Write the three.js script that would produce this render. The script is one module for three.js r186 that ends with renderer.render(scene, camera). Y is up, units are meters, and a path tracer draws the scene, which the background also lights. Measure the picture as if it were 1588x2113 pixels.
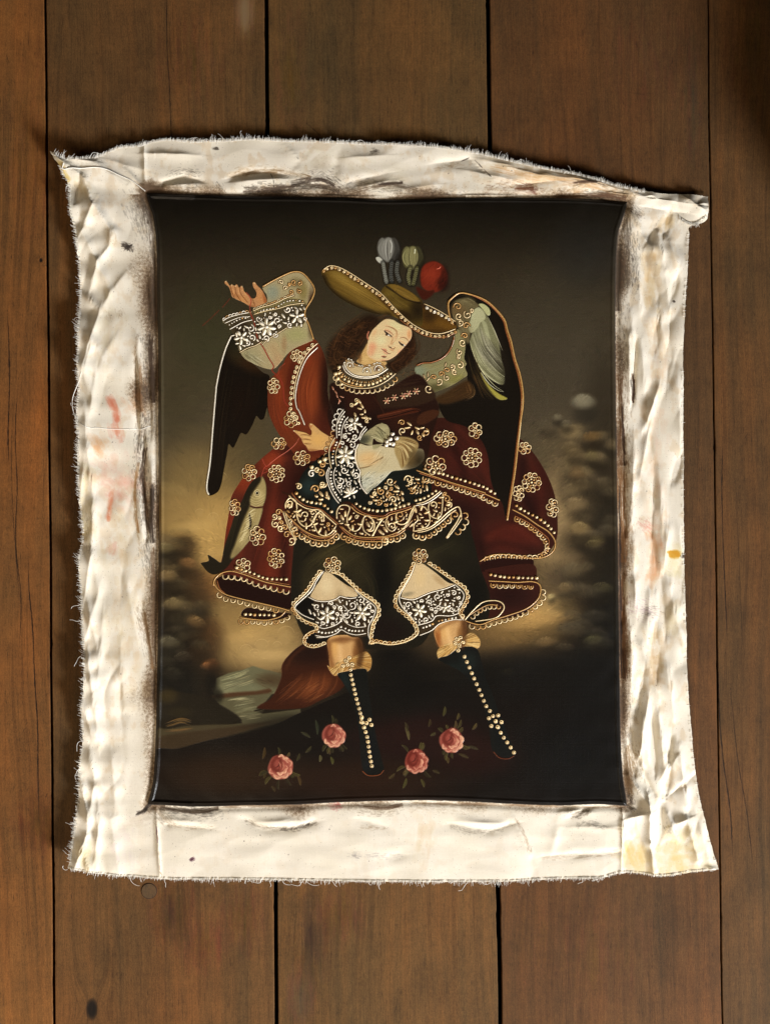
import * as THREE from 'three';
import { mergeGeometries } from 'three/addons/utils/BufferGeometryUtils.js';
import { RectAreaLightUniformsLib } from 'three/addons/lights/RectAreaLightUniformsLib.js';
import { ImprovedNoise } from 'three/addons/math/ImprovedNoise.js';

// ---------- camera, light, exposure ----------
const U = 0.0004;                                        // one sheet unit is 0.4 mm
const scene = new THREE.Scene();
scene.background = new THREE.Color(0.006, 0.006, 0.0065); // the dim rest of the room
const EYE = 1.3;
const camera = new THREE.PerspectiveCamera(2 * Math.atan(1056.5 * U / EYE) * 180 / Math.PI, 1588 / 2113, 0.05, 30);
camera.up.set(0, 0, -1); camera.position.set(0, EYE, 0); camera.lookAt(0, 0, 0);
const renderer = new THREE.WebGLRenderer({ antialias: true });
renderer.setSize(769, 1024); renderer.toneMapping = THREE.LinearToneMapping; renderer.toneMappingExposure = 1.33;
renderer.shadowMap.enabled = true;
RectAreaLightUniformsLib.init();
const lampMat = (c, k) => new THREE.MeshStandardMaterial({ color: 0x000000, emissive: c, emissiveIntensity: k, roughness: 1 });
// a daylit window or added fill light outside the picture: glowing pane, painted frame and glazing bars, and its light just in front of the pane
function windowOrFillAt(pos, aim, w, h, color, power, glow) {
  const t = new THREE.Group(); t.name = 'window'; t.userData = { kind: 'structure' }; scene.add(t);
  t.position.set(...pos); t.lookAt(...aim);              // +z looks into the room
  const frame = new THREE.MeshStandardMaterial({ color: new THREE.Color(0.6, 0.58, 0.54), roughness: 0.6 });
  const pane = new THREE.Mesh(new THREE.BoxGeometry(w, h, 0.01), lampMat(new THREE.Color(...color), glow)); pane.name = 'pane'; pane.position.z = -0.02; t.add(pane);
  for (const [x, y, a, b] of [[0, h / 2 + 0.03, w + 0.12, 0.06], [0, -h / 2 - 0.03, w + 0.12, 0.06], [w / 2 + 0.03, 0, 0.06, h], [-w / 2 - 0.03, 0, 0.06, h]]) { const m = new THREE.Mesh(new THREE.BoxGeometry(a, b, 0.05), frame); m.name = 'frame'; m.position.set(x, y, -0.025); t.add(m); }
  const l = new THREE.RectAreaLight(new THREE.Color(...color), power, w, h); l.name = 'window_or_fill_light'; l.position.set(0, 0, 0.002); l.lookAt(0, 0, 1); l.rotation.set(0, Math.PI, 0); t.add(l);
}
windowOrFillAt([1.6, 1.02, 1.72], [-0.25, 0, 0.12], 0.5, 0.6, [0.98, 0.985, 1.0], 92, 3);
windowOrFillAt([-1.3, 1.8, 1.5], [-0.3, 0, 0.2], 1.5, 1.1, [1.0, 0.81, 0.58], 3.3, 1);  // added warm fill light in window form, not a window of the room
{ // an added unseen block, placed only to shade the upper right corner of the picture
  const m = new THREE.Mesh(new THREE.BoxGeometry(0.4, 0.1, 0.9), new THREE.MeshStandardMaterial({ color: new THREE.Color(0.05, 0.032, 0.02), roughness: 0.7 }));
  m.name = 'added_shade_block'; m.userData = { kind: 'structure' }; m.position.set(0.585, 0.051, -0.62); m.castShadow = m.receiveShadow = true; scene.add(m);
}

// ---------- noise ----------
const perlin = new ImprovedNoise(), n3 = (x, y, z = 0) => perlin.noise(x, y, z);
const fbm = (x, y, z, o = 4) => { let s = 0, a = 0.5; for (let i = 0; i < o; i++) { s += a * n3(x, y, z + i * 7.3); x *= 2.03; y *= 2.03; a *= 0.5; } return s; };
const sstep = (a, b, x) => { const t = Math.max(0, Math.min(1, (x - a) / (b - a))); return t * t * (3 - 2 * t); };
const lerp = (a, b, t) => a + (b - a) * t;
const curve = (pts) => (t) => {                          // smooth function through [t, value] pairs
  let i = 0; while (i < pts.length - 2 && t > pts[i + 1][0]) i++;
  const [x0, y0] = pts[i], [x1, y1] = pts[i + 1], k = Math.max(0, Math.min(1, (t - x0) / (x1 - x0)));
  const m = (j) => { const a = pts[Math.max(0, j - 1)], b = pts[Math.min(pts.length - 1, j + 1)]; return (b[1] - a[1]) / (b[0] - a[0]); }, h = x1 - x0, k2 = k * k, k3 = k2 * k;
  return (2 * k3 - 3 * k2 + 1) * y0 + (k3 - 2 * k2 + k) * h * m(i) + (-2 * k3 + 3 * k2) * y1 + (k3 - k2) * h * m(i + 1);
};
const SH = 1 - 0.005 / EYE;                              // the sheet's own size: it lies a little nearer than the boards
const wx = (x) => (x - 794) * U, wz = (y) => (y - 1056.5) * U, sx = (x) => wx(x) * SH, sz = (y) => wz(y) * SH;
function texOf(c, srgb = true) { const t = new THREE.CanvasTexture(c); if (srgb) t.colorSpace = THREE.SRGBColorSpace; t.wrapS = t.wrapT = THREE.ClampToEdgeWrapping; t.anisotropy = 8; return t; }
// ---------- the painted picture: drawing helpers (coordinates are millimetre-like sheet units, 0.4 mm each) ----------
const rnd = (seed) => { let a = seed >>> 0; return () => { a = (a + 0x6D2B79F5) >>> 0; let t = a; t = Math.imul(t ^ (t >>> 15), t | 1); t ^= t + Math.imul(t ^ (t >>> 7), t | 61); return ((t ^ (t >>> 14)) >>> 0) / 4294967296; }; };
const grid = (x0, y0, k) => (...a) => { const o = []; for (let i = 0; i < a.length; i += 2) o.push([x0 + a[i] / k, y0 + a[i + 1] / k]); return o; };
const P0 = grid(0, 0, 1), Z1 = grid(400, 460, 3.97), Z2 = grid(640, 460, 3.452), Z3 = grid(400, 760, 3.97), Z4 = grid(640, 760, 3.054), Z5 = grid(410, 1060, 3.97), Z6 = grid(740, 1060, 3.609), Z7 = grid(310, 1320, 3.176), Z8 = grid(780, 1300, 3.114);
const ZA = grid(740, 620, 11.343), ZB = grid(450, 560, 6.904), ZC = grid(590, 840, 7.94), ZD = grid(770, 840, 6.904), ZE = grid(560, 1000, 6.904), ZF = grid(760, 980, 6.904), ZG = grid(660, 720, 6.108), ZH = grid(320, 1060, 4.593), ZI = grid(1020, 780, 3.407), ZJ = grid(590, 1130, 7.562), ZK = grid(400, 880, 6.604), ZL = grid(860, 590, 6.617);
function spline(p, closed, step = 2) {            // centripetal-like Catmull-Rom through the points, sampled about every `step` units
  const n = p.length, o = [];
  if (n < 3 && !closed) { const L = Math.hypot(p[1][0] - p[0][0], p[1][1] - p[0][1]), m = Math.max(1, Math.round(L / step)); for (let i = 0; i <= m; i++) o.push([p[0][0] + (p[1][0] - p[0][0]) * i / m, p[0][1] + (p[1][1] - p[0][1]) * i / m]); return o; }
  const at = (i) => closed ? p[(i + n) % n] : p[Math.max(0, Math.min(n - 1, i))];
  for (let i = 0; i < (closed ? n : n - 1); i++) {
    const a = at(i - 1), b = at(i), c = at(i + 1), d = at(i + 2), m = Math.max(1, Math.ceil(Math.hypot(c[0] - b[0], c[1] - b[1]) / step));
    for (let j = 0; j < m; j++) {
      const t = j / m, t2 = t * t, t3 = t2 * t, f = (k) => 0.5 * (2 * b[k] + (c[k] - a[k]) * t + (2 * a[k] - 5 * b[k] + 4 * c[k] - d[k]) * t2 + (3 * b[k] - a[k] - 3 * c[k] + d[k]) * t3);
      o.push([f(0), f(1)]);
    }
  }
  if (!closed) o.push(p[n - 1]);
  return o;
}
const PX0 = 290, PY0 = 388, PW = 1012, PH = 1284, PK = 1.58;   // the painted field on the sheet, and pixels per unit of its texture
const canvasOf = (w, h) => { const c = document.createElement('canvas'); c.width = w; c.height = h; return c; };
const rgba = (c, a = 1) => `rgba(${c[0] | 0},${c[1] | 0},${c[2] | 0},${a})`;
const mixc = (a, b, t) => [0, 1, 2].map((i) => a[i] + (b[i] - a[i]) * t);
let pc, g, RN = rnd(7);
function path(p, closed = true) { g.beginPath(); p.forEach((q, i) => i ? g.lineTo(q[0], q[1]) : g.moveTo(q[0], q[1])); if (closed) g.closePath(); }
function area(p, c, o = {}) {                     // a flat patch of paint, edges soft by o.blur
  g.save(); if (o.blur) g.filter = `blur(${o.blur * PK}px)`; g.globalAlpha = o.a ?? 1; path(o.sharp ? p : spline(p, true)); g.fillStyle = rgba(c); g.fill(); g.restore();
}
function blob(x, y, rx, ry, c, a = 1, rot = 0) {
  g.save(); g.translate(x, y); g.rotate(rot); g.scale(rx, ry);
  const q = g.createRadialGradient(0, 0, 0, 0, 0, 1); q.addColorStop(0, rgba(c, a)); q.addColorStop(0.45, rgba(c, a * 0.72)); q.addColorStop(0.75, rgba(c, a * 0.25)); q.addColorStop(1, rgba(c, 0));
  g.fillStyle = q; g.beginPath(); g.arc(0, 0, 1, 0, 7); g.fill(); g.restore();
}
function within(p, draw, sharp) { g.save(); path(sharp ? p : spline(p, true)); g.clip(); draw(); g.restore(); }
function line(p, c, w, o = {}) {                  // one stroke; o.taper thins its ends
  const q = o.raw ? p : spline(p, o.closed, 1.5); g.save(); if (o.blur) g.filter = `blur(${o.blur * PK}px)`; g.globalAlpha = o.a ?? 1; g.lineCap = 'round'; g.lineJoin = 'round'; g.strokeStyle = rgba(c);
  if (o.taper && q.length > 1) {
    const A = [], B = [], m = q.length - 1;
    q.forEach((e, k) => { const u = q[Math.max(0, k - 1)], v = q[Math.min(m, k + 1)], L = Math.hypot(v[0] - u[0], v[1] - u[1]) || 1, t = k / m, h = w / 2 * (0.22 + 0.78 * Math.sin(Math.PI * (o.taper > 1 ? 0.5 + t / 2 : t))), nx = -(v[1] - u[1]) / L * h, ny = (v[0] - u[0]) / L * h; A.push([e[0] + nx, e[1] + ny]); B.unshift([e[0] - nx, e[1] - ny]); });
    path(A.concat(B)); g.fillStyle = rgba(c); g.fill();
  }
  else { g.lineWidth = w; path(q, !!o.closed); g.stroke(); }
  g.restore();
}
function hairs(p, n, spread, cols, w, o = {}) {   // a bundle of fine bristle marks that follow a path
  const q = spline(p, false, 2);
  for (let k = 0; k < n; k++) {
    const off = (RN() - 0.5) * 2 * spread, a = Math.floor(RN() * q.length * (o.part ?? 0.5)), b = Math.min(q.length - 1, a + Math.floor(q.length * (o.len ?? 0.5) * (0.5 + RN()))), c = cols[Math.floor(RN() * cols.length)], m = [];
    for (let i = a; i <= b; i++) { const u = q[Math.max(0, i - 1)], v = q[Math.min(q.length - 1, i + 1)], L = Math.hypot(v[0] - u[0], v[1] - u[1]) || 1, s = off * (o.fan ? 0.3 + 0.7 * i / q.length * o.fan : 1); m.push([q[i][0] - (v[1] - u[1]) / L * s, q[i][1] + (v[0] - u[0]) / L * s]); }
    if (m.length > 1) line(m, c, w * (0.6 + RN() * 0.8), { raw: true, a: (o.a ?? 0.6) * (0.5 + RN() * 0.5), taper: o.taper ?? 1 });
  }
}
function dabs(x, y, rx, ry, n, cols, len, w, ang, a = 0.5) {   // short scattered strokes
  for (let k = 0; k < n; k++) { const t = RN() * 6.283, r = Math.sqrt(RN()), X = x + Math.cos(t) * rx * r, Y = y + Math.sin(t) * ry * r, L = len * (0.5 + RN()), A = ang + (RN() - 0.5) * 0.7; line([[X - Math.cos(A) * L / 2, Y - Math.sin(A) * L / 2], [X + Math.cos(A) * L / 2, Y + Math.sin(A) * L / 2]], cols[Math.floor(RN() * cols.length)], w * (0.6 + RN() * 0.8), { raw: true, a: a * (0.4 + RN() * 0.6) }); }
}
// ---------- raised relief paint (gold and white lace): every mark is drawn under and also built as a low ridge or dome ----------
const reliefs = []; let cur = null;
const TONE = [[204, 158, 92], [240, 216, 164], [246, 236, 216], [152, 92, 50], [208, 146, 118], [230, 208, 160]];
function relief(name, label) { cur = { name, label, ridges: [], domes: [] }; reliefs.push(cur); }
function cord(p, w, tone, o = {}) { cur.ridges.push({ p: o.raw ? p : spline(p, o.closed, 2.2), w, tone, closed: !!o.closed, taper: o.taper }); }
function bead(x, y, r, tone) { cur.domes.push({ x, y, rx: r, ry: r, a: 0, tone }); }
function petal(x, y, L, W, a, tone) { cur.domes.push({ x: x + Math.cos(a) * L * 0.5, y: y + Math.sin(a) * L * 0.5, rx: L * 0.5, ry: W * 0.5, a, tone }); }
function ring(x, y, r, w, tone, a0 = 0, sweep = 6.283) { const p = [], n = Math.max(6, Math.round(Math.abs(sweep) * 1.8)); for (let i = 0; i <= n; i++) p.push([x + Math.cos(a0 + sweep * i / n) * r, y + Math.sin(a0 + sweep * i / n) * r]); cur.ridges.push({ p, w, tone }); }
function scroll(x, y, r, a0, dir, w, tone, turns = 1.15) { const p = [], n = 14; for (let i = 0; i <= n; i++) { const t = i / n, q = r * (1 - 0.72 * t), a = a0 + dir * 6.283 * turns * t; p.push([x + Math.cos(a) * q, y + Math.sin(a) * q]); } cur.ridges.push({ p, w, tone }); bead(p[n][0], p[n][1], w * 0.85, tone); }
function along(p, gap, f, closed) {               // f(x, y, angle, k) every `gap` units along a path
  const q = spline(p, closed, 1); let d = gap / 2, k = 0;
  for (let i = 1; i < q.length; i++) { const L = Math.hypot(q[i][0] - q[i - 1][0], q[i][1] - q[i - 1][1]); d += L; if (d >= gap) { d -= gap; const u = q[Math.max(0, i - 3)], v = q[Math.min(q.length - 1, i + 3)]; f(q[i][0], q[i][1], Math.atan2(v[1] - u[1], v[0] - u[0]), k++); } }
}
const beads = (p, gap, r, tone) => along(p, gap, (x, y, a, k) => bead(x + (RN() - .5) * .6, y + (RN() - .5) * .6, r * (0.8 + RN() * 0.36), RN() < .12 ? 0 : tone));
function scallops(p, gap, r, side, w, tone, pearl) {   // loops hanging from a path
  along(p, gap, (x, y, a) => { const m = a + side * Math.PI / 2, R = r * (0.88 + RN() * 0.24), cx = x + Math.cos(m) * R * 0.35, cy = y + Math.sin(m) * R * 0.35; ring(cx, cy, R, w, RN() < 0.3 ? 0 : tone, m - 1.9, 3.8); if (pearl !== undefined) bead(cx, cy, R * 0.36, pearl); });
}
function rosette(x, y, r, n, rot = 0, sx = 1, sy = 1) { // a flower of small rings round a seeded heart
  relief('gold_flower');
  const m = n + 1;
  for (let i = 0; i < m; i++) { const a = rot + i * 6.283 / m + (RN() - .5) * 0.16, X = x + Math.cos(a) * r * 0.68 * sx, Y = y + Math.sin(a) * r * 0.68 * sy, q = r * Math.min(0.34, 2.05 / m) * (0.92 + RN() * .2); ring(X, Y, q, 1.9, RN() < .5 ? 1 : RN() < .5 ? 5 : 0, a + 2.2, 5.2); if (RN() < .6) bead(X, Y, q * .34, RN() < .5 ? 0 : 3); }
  for (let i = 0; i < 7; i++) bead(x + Math.cos(i * .9 + rot) * r * 0.3 * sx, y + Math.sin(i * .9 + rot) * r * 0.3 * sy, r * 0.08, i % 2 ? 1 : 0);
  bead(x, y, r * 0.1, 1); lay();
}
function blossom(x, y, r, n, rot, tone, heart = tone) { for (let i = 0; i < n; i++) { const a = rot + i * 6.283 / n; petal(x + Math.cos(a) * r * 0.22, y + Math.sin(a) * r * 0.22, r * 0.8, r * 0.42, a, tone); } bead(x, y, r * 0.2, heart); }
function fillIn(poly, gap, tone, o = {}) {         // more of the same marks wherever the pattern still has room
  const p = o.sharp ? poly : spline(poly, true, 6), xs = p.map((q) => q[0]), ys = p.map((q) => q[1]), x0 = Math.min(...xs), x1 = Math.max(...xs), y0 = Math.min(...ys), y1 = Math.max(...ys), used = [];
  for (const s of cur.ridges) s.p.forEach((q, i) => i % 2 || used.push([q[0], q[1], 0])); for (const d of cur.domes) { used.push([d.x, d.y, Math.min(d.rx, d.ry)]); const k = Math.max(0, d.rx - d.ry); used.push([d.x + Math.cos(d.a) * k, d.y + Math.sin(d.a) * k, 2], [d.x - Math.cos(d.a) * k, d.y - Math.sin(d.a) * k, 2]); }
  const inside = (x, y) => { let c = false; for (let i = 0, j = p.length - 1; i < p.length; j = i++) if ((p[i][1] > y) !== (p[j][1] > y) && x < (p[j][0] - p[i][0]) * (y - p[i][1]) / (p[j][1] - p[i][1]) + p[i][0]) c = !c; return c; };
  for (const [R, kind] of [[gap, 0], [gap * .72, 1], [gap * .5, 2]]) for (let k = 0; k < (o.tries ?? 500); k++) {
    const x = x0 + RN() * (x1 - x0), y = y0 + RN() * (y1 - y0); if (!inside(x, y) || used.some((u) => Math.hypot(u[0] - x, u[1] - y) < R + u[2])) continue;
    const a = RN() * 6.283, t = Array.isArray(tone) ? tone[Math.floor(RN() * tone.length)] : tone;
    if (kind === 0) { scroll(x, y, R * .62, a, RN() < .5 ? 1 : -1, o.w ?? 1.8, t, 1); used.push([x, y, R * .6]); } else if (kind === 1) { const L = R * 1.5; petal(x - Math.cos(a) * L / 2, y - Math.sin(a) * L / 2, L, R * .62, a, t); used.push([x, y, R * .4]); } else { bead(x, y, R * .42, t); used.push([x, y, R * .4]); }
  }
}
function soften(p, b) { const cp = canvasOf(pc.width, pc.height); cp.getContext('2d').drawImage(pc, 0, 0); g.save(); path(spline(p, true)); g.clip(); g.setTransform(1, 0, 0, 1, 0, 0); g.filter = `blur(${b * PK}px)`; g.drawImage(cp, 0, 0); g.restore(); }
function brushOver(n, len, w, jit, a, region) {   // goes over what is painted with short loaded strokes in its own colours
  const W = pc.width, d = g.getImageData(0, 0, W, pc.height).data, [x0, y0, x1, y1] = region;
  for (let k = 0; k < n; k++) {
    const x = x0 + RN() * (x1 - x0), y = y0 + RN() * (y1 - y0), i = (Math.min(pc.height - 1, Math.max(0, Math.round((y - PY0) * PK))) * W + Math.min(W - 1, Math.max(0, Math.round((x - PX0) * PK)))) * 4, f = 1 + (RN() - .5) * jit, t = .7 + 1.5 * Math.sin(x * .011 + 2 * Math.sin(y * .008)) + RN() * .9, L = len * (.4 + RN()), c = [d[i] * f, d[i + 1] * f, d[i + 2] * f];
    line([[x - Math.cos(t) * L / 2, y - Math.sin(t) * L / 2], [x + (RN() - .5) * 2, y + (RN() - .5) * 2], [x + Math.cos(t) * L / 2, y + Math.sin(t) * L / 2]], c, w * (.5 + RN()), { raw: true, a: a * (.4 + RN() * .6), taper: 1 });
  }
}
function lay() {                                  // the ground colour under the relief just described
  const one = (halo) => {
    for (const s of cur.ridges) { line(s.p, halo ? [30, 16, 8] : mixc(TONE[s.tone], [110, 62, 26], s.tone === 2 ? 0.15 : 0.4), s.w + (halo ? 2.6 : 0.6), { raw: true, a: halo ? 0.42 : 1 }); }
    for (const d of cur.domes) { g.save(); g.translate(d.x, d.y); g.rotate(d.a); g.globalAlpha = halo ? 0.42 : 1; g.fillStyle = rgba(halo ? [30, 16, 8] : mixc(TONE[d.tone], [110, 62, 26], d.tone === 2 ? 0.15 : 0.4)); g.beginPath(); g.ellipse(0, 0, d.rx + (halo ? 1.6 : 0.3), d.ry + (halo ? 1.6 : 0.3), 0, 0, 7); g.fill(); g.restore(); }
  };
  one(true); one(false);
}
// ---------- the board floor ----------
const floor = new THREE.Group(); floor.name = 'floor'; floor.userData = { kind: 'structure' }; scene.add(floor);
const YA = -700, YB = 2820;                              // boards run past both ends of the picture
const edges = [[-370, -350], [93.5, 112.5], [548.5, 571], [1005.5, 1031], [1459.5, 1489.5], [1920, 1950]], gaps = [6, 5, 8, 8.5, 3, 7];
const edgeAt = (k, y) => lerp(edges[k][0], edges[k][1], y / 2113) + n3(y * 0.004, k * 9.1, 1.7) * 1.6;
const chip = (k, side, y) => { const c = n3(y * 0.021, k * 5.3 + side * 2.7, 4.4), f = n3(y * 0.09, k * 3.3 + side, 8.4); return Math.max(0, c - 0.36) * 3 + Math.max(0, f - 0.3) * 2.4; };
const marks = {                                          // knots, cracks, stains of each board, in sheet units
  1: { knots: [[190, 2082, 11, 22, 1]], cracks: [], stainsAndShade: [] },
};
function boardTexture(k, x0, x1, tone, opt) {
  const W = 560, H = 2048, c = canvasOf(W, H), q = c.getContext('2d'), im = q.createImageData(W, H), d = im.data, PXW = (x1 - x0) / W, PYH = (YB - YA) / H, R = rnd(100 + k), ph = R() * 50;
  for (let j = 0; j < H; j++) for (let i = 0; i < W; i++) {
    const x = x0 + (i + .5) * PXW, y = YA + (j + .5) * PYH;
    let bend = n3(x * 0.004 + ph, y * 0.0011, k) * 40 + n3(x * 0.012, y * 0.004, k + 5) * 7;
    let dark = 0;
    for (const [kx, ky, rx, ry] of opt.knots ?? []) { const dx = (x - kx) / rx, dy = (y - ky) / ry, r = Math.sqrt(dx * dx + dy * dy); bend += 26 * Math.exp(-r * r / 14) * Math.sign(dx || 1) * Math.min(1, Math.abs(dx)); dark = Math.max(dark, sstep(1.35, .5, r)); }
    const u = x + bend;
    const ringv = n3(u * 0.052 + ph, y * 0.0006, k * 3), fine = n3(u * 0.42, y * 0.006, k + 11), hair = n3(u * 1.15, y * 0.016, k + 17), pore = n3(u * 0.9, y * 0.05, k + 23);
    const saw = n3(x * 0.01, y * 0.3, k + 31), blot = fbm(x * 0.006 + ph, y * 0.003, k + 40, 4), grime = fbm(x * 0.02, y * 0.014, k + 50, 4), speck = R() - .5;
    let v = 1 + ringv * .07 + fine * .075 + hair * .11 + saw * .03 + blot * .22 + grime * .16 + fbm(x * .11, y * .05, k + 80, 3) * .1 + speck * .22;
    if (pore > .38) v -= (pore - .38) * .8;
    const late = sstep(.16, .34, n3(u * 0.11 + 3, y * 0.0009, k + 60)); v *= 1 - late * .06 * (1 + 2 * n3(x * .01, y * .003, k + 90));
    const red = blot * .1 + ringv * .04 + n3(x * .004, y * .0016, k + 66) * .08, o = (j * W + i) * 4;
    const dd = 1 - dark * .72;
    d[o] = tone[0] * v * (1 + red) * dd; d[o + 1] = tone[1] * v * dd; d[o + 2] = tone[2] * v * (1 - red) * dd; d[o + 3] = 255;
  }
  q.putImageData(im, 0, 0);
  q.scale(1 / PXW, 1 / PYH); q.translate(-x0, -YA);
  const soft = (x, y, rx, ry, col, a) => { for (let m = 0; m < 260; m++) { const t = R() * 6.283, r = Math.pow(R(), .7), X = x + Math.cos(t) * rx * r, Y = y + Math.sin(t) * ry * r, L = 14 + R() * 60; q.strokeStyle = `rgba(${col},${a * (1 - r * .8) * (.4 + R() * .6)})`; q.lineWidth = 2 + R() * 9; q.lineCap = 'round'; q.beginPath(); q.moveTo(X, Y - L / 2); q.lineTo(X + (R() - .5) * 3, Y + L / 2); q.stroke(); } };
  for (const [x, y, rx, ry, col, a] of opt.stainsAndShade ?? []) soft(x, y, rx, ry, col, a);
  for (const [pts, w, a] of opt.cracks ?? []) { const p = spline(pts, false, 5); for (let i = 0; i < p.length - 1; i++) { const t = i / p.length; q.strokeStyle = `rgba(18,9,4,${Math.min(1, a * 1.25) * (.55 + .55 * Math.abs(n3(p[i][1] * .03, p[i][0] * .1, 3)) * 1.8)})`; q.lineWidth = w * 1.25 * (.55 + 1.1 * Math.abs(n3(p[i][1] * .05, 2.2, k))) * Math.min(1, 6 * t, 6 * (1 - t)); q.beginPath(); q.moveTo(p[i][0] + (R() - .5) * .8, p[i][1]); q.lineTo(p[i + 1][0] + (R() - .5) * .8, p[i + 1][1]); q.stroke(); } }
  for (let m = 0; m < 1500; m++) { const x = x0 + R() * (x1 - x0), y = YA + R() * (YB - YA), L = 20 + R() * R() * 150, li = R() < .35; q.strokeStyle = li ? `rgba(176,128,78,${.03 + R() * .06})` : `rgba(34,18,8,${.06 + R() * .17})`; q.lineWidth = .6 + R() * 1.2; q.beginPath(); q.moveTo(x, y); q.bezierCurveTo(x + (R() - .5) * 4, y + L * .3, x + (R() - .5) * 4, y + L * .6, x + (R() - .5) * 5, y + L); q.stroke(); }
  for (const [kx, ky, rx, ry] of opt.knots ?? []) { for (let m = 0; m < 5; m++) { q.strokeStyle = `rgba(18,10,5,${.5 - m * .07})`; q.lineWidth = 1.5; q.beginPath(); q.ellipse(kx, ky, rx * (.3 + m * .17), ry * (.3 + m * .17), .05, 0, 7); q.stroke(); } }
  for (let m = 0; m < (opt.dents ?? 26); m++) { const x = x0 + R() * (x1 - x0), y = YA + R() * (YB - YA), L = 3 + R() * 16, A = (R() - .5) * 1.2 + 1.57; q.strokeStyle = `rgba(30,17,8,${.2 + R() * .35})`; q.lineWidth = 1 + R() * 1.4; q.beginPath(); q.moveTo(x, y); q.lineTo(x + Math.cos(A) * L, y + Math.sin(A) * L); q.stroke(); }
  return c;
}
const PLANKS = [
  [0, [119, 78, 39], { cracks: [[P0(16, 640, 19, 720, 20, 800, 17, 900, 19, 960), 2.2, .7], [P0(38, 780, 32, 900, 36, 1000, 33, 1120, 44, 1240, 40, 1340), 1.8, .6], [P0(58, 1130, 60, 1210, 68, 1300, 72, 1400, 78, 1500, 79, 1600, 81, 1700), 2.4, .75], [P0(24, 900, 25, 1000, 30, 1100, 42, 1250), 1.4, .5]], knots: [[85, 537, 3, 4]], stainsAndShade: [[80, 1690, 60, 70, '34,18,9', .06], [60, 300, 60, 240, '96,48,18', .03]] }],  // the first dark patch paints the cast shadow by the lower left canvas corner
  [1, [101, 70, 38], { knots: [[190, 2082, 11, 21]], cracks: [[P0(344, -60, 345, 90, 350, 180, 353, 260, 357, 330), 1.8, .5], [P0(350, 30, 352, 120, 360, 150), 1.2, .3]], stainsAndShade: [[400, 120, 90, 90, '58,26,22', .045], [355, 1880, 50, 70, '44,22,14', .07], [500, 1900, 60, 80, '54,28,18', .035], [420, 1950, 60, 60, '78,40,24', .03], [505, 25, 22, 34, '128,104,74', .12]], }],
  [2, [98, 70, 38], { knots: [], cracks: [[P0(632, 254, 646, 266, 660, 280), 1.2, .5]], stainsAndShade: [[640, 1930, 46, 110, '40,24,18', .09], [620, 2060, 30, 60, '66,56,46', .05], [700, 1890, 60, 40, '70,34,22', .035], [600, 150, 40, 160, '80,44,20', .03]] }],
  [3, [91, 61, 33], { knots: [], cracks: [[P0(1296, 190, 1320, 194, 1350, 192), 1, .25]], stainsAndShade: [[1350, 130, 110, 120, '66,24,24', .045], [1430, 200, 20, 140, '50,40,32', .05], [1240, 1960, 120, 130, '74,36,24', .04], [1100, 1950, 60, 120, '92,50,28', .03]] }],
  [4, [91, 63, 34], { knots: [], cracks: [[P0(1467, 820, 1464, 900, 1463, 1000, 1462, 1090, 1466, 1180, 1470, 1190), 2.4, .75], [P0(1490, 900, 1488, 1000, 1490, 1100, 1494, 1200, 1499, 1320), 2, .6], [P0(1476, 1200, 1478, 1300, 1482, 1450, 1490, 1560, 1506, 1680, 1510, 1780), 2.4, .7], [P0(1506, 1420, 1520, 1560, 1540, 1680, 1552, 1790), 1.8, .5], [P0(1520, 1080, 1526, 1220, 1530, 1330), 1.4, .35]], stainsAndShade: [[1545, 120, 60, 160, '40,26,18', .05]] }],  // the one dark patch darkens this board towards its upper end
];
const plankUV = (x, y, x0, x1) => [(x - x0) / (x1 - x0), 1 - (y - YA) / (YB - YA)];
function plankGeometry(k, x0, x1) {
  const prof = [[0, -46], [0, -3], [0.15, -1.2], [0.7, -0.25], [1.8, 0]], rows = 520, inner = 7, pos = [], uv = [], idx = [];
  const cols = prof.length * 2 + inner;
  for (let j = 0; j <= rows; j++) {
    const y = lerp(YA, YB, j / rows), L = edgeAt(k, y) + gaps[k] / 2 + chip(k, 0, y), Rr = edgeAt(k + 1, y) - gaps[k + 1] / 2 - chip(k, 1, y);
    const put = (x, h) => { pos.push(wx(x), h * U, wz(y)); uv.push(...plankUV(x, y, x0, x1)); };
    const cup = (x) => 1.2 * Math.sin(Math.PI * (x - L) / (Rr - L)) + n3(x * .012, y * .004, k + 70) * .8;
    for (const [dx, h] of prof) put(L + dx, h + (h === 0 ? cup(L + dx) : 0));
    for (let i = 1; i <= inner; i++) { const x = lerp(L + 1.8, Rr - 1.8, i / (inner + 1)); put(x, cup(x)); }
    for (const [dx, h] of [...prof].reverse()) put(Rr - dx, h + (h === 0 ? cup(Rr - dx) : 0));
  }
  for (let j = 0; j < rows; j++) for (let i = 0; i < cols - 1; i++) { const a = j * cols + i, b = a + 1, c = a + cols, e = c + 1; idx.push(a, c, b, b, c, e); }
  for (const j of [0, rows]) for (let i = 1; i < cols - 1; i++) { const o = j * cols; j ? idx.push(o, o + i + 1, o + i) : idx.push(o, o + i, o + i + 1); }
  const q = new THREE.BufferGeometry(); q.setAttribute('position', new THREE.Float32BufferAttribute(pos, 3)); q.setAttribute('uv', new THREE.Float32BufferAttribute(uv, 2)); q.setIndex(idx); q.computeVertexNormals(); return q;
}
const plankMeshes = [];
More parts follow.
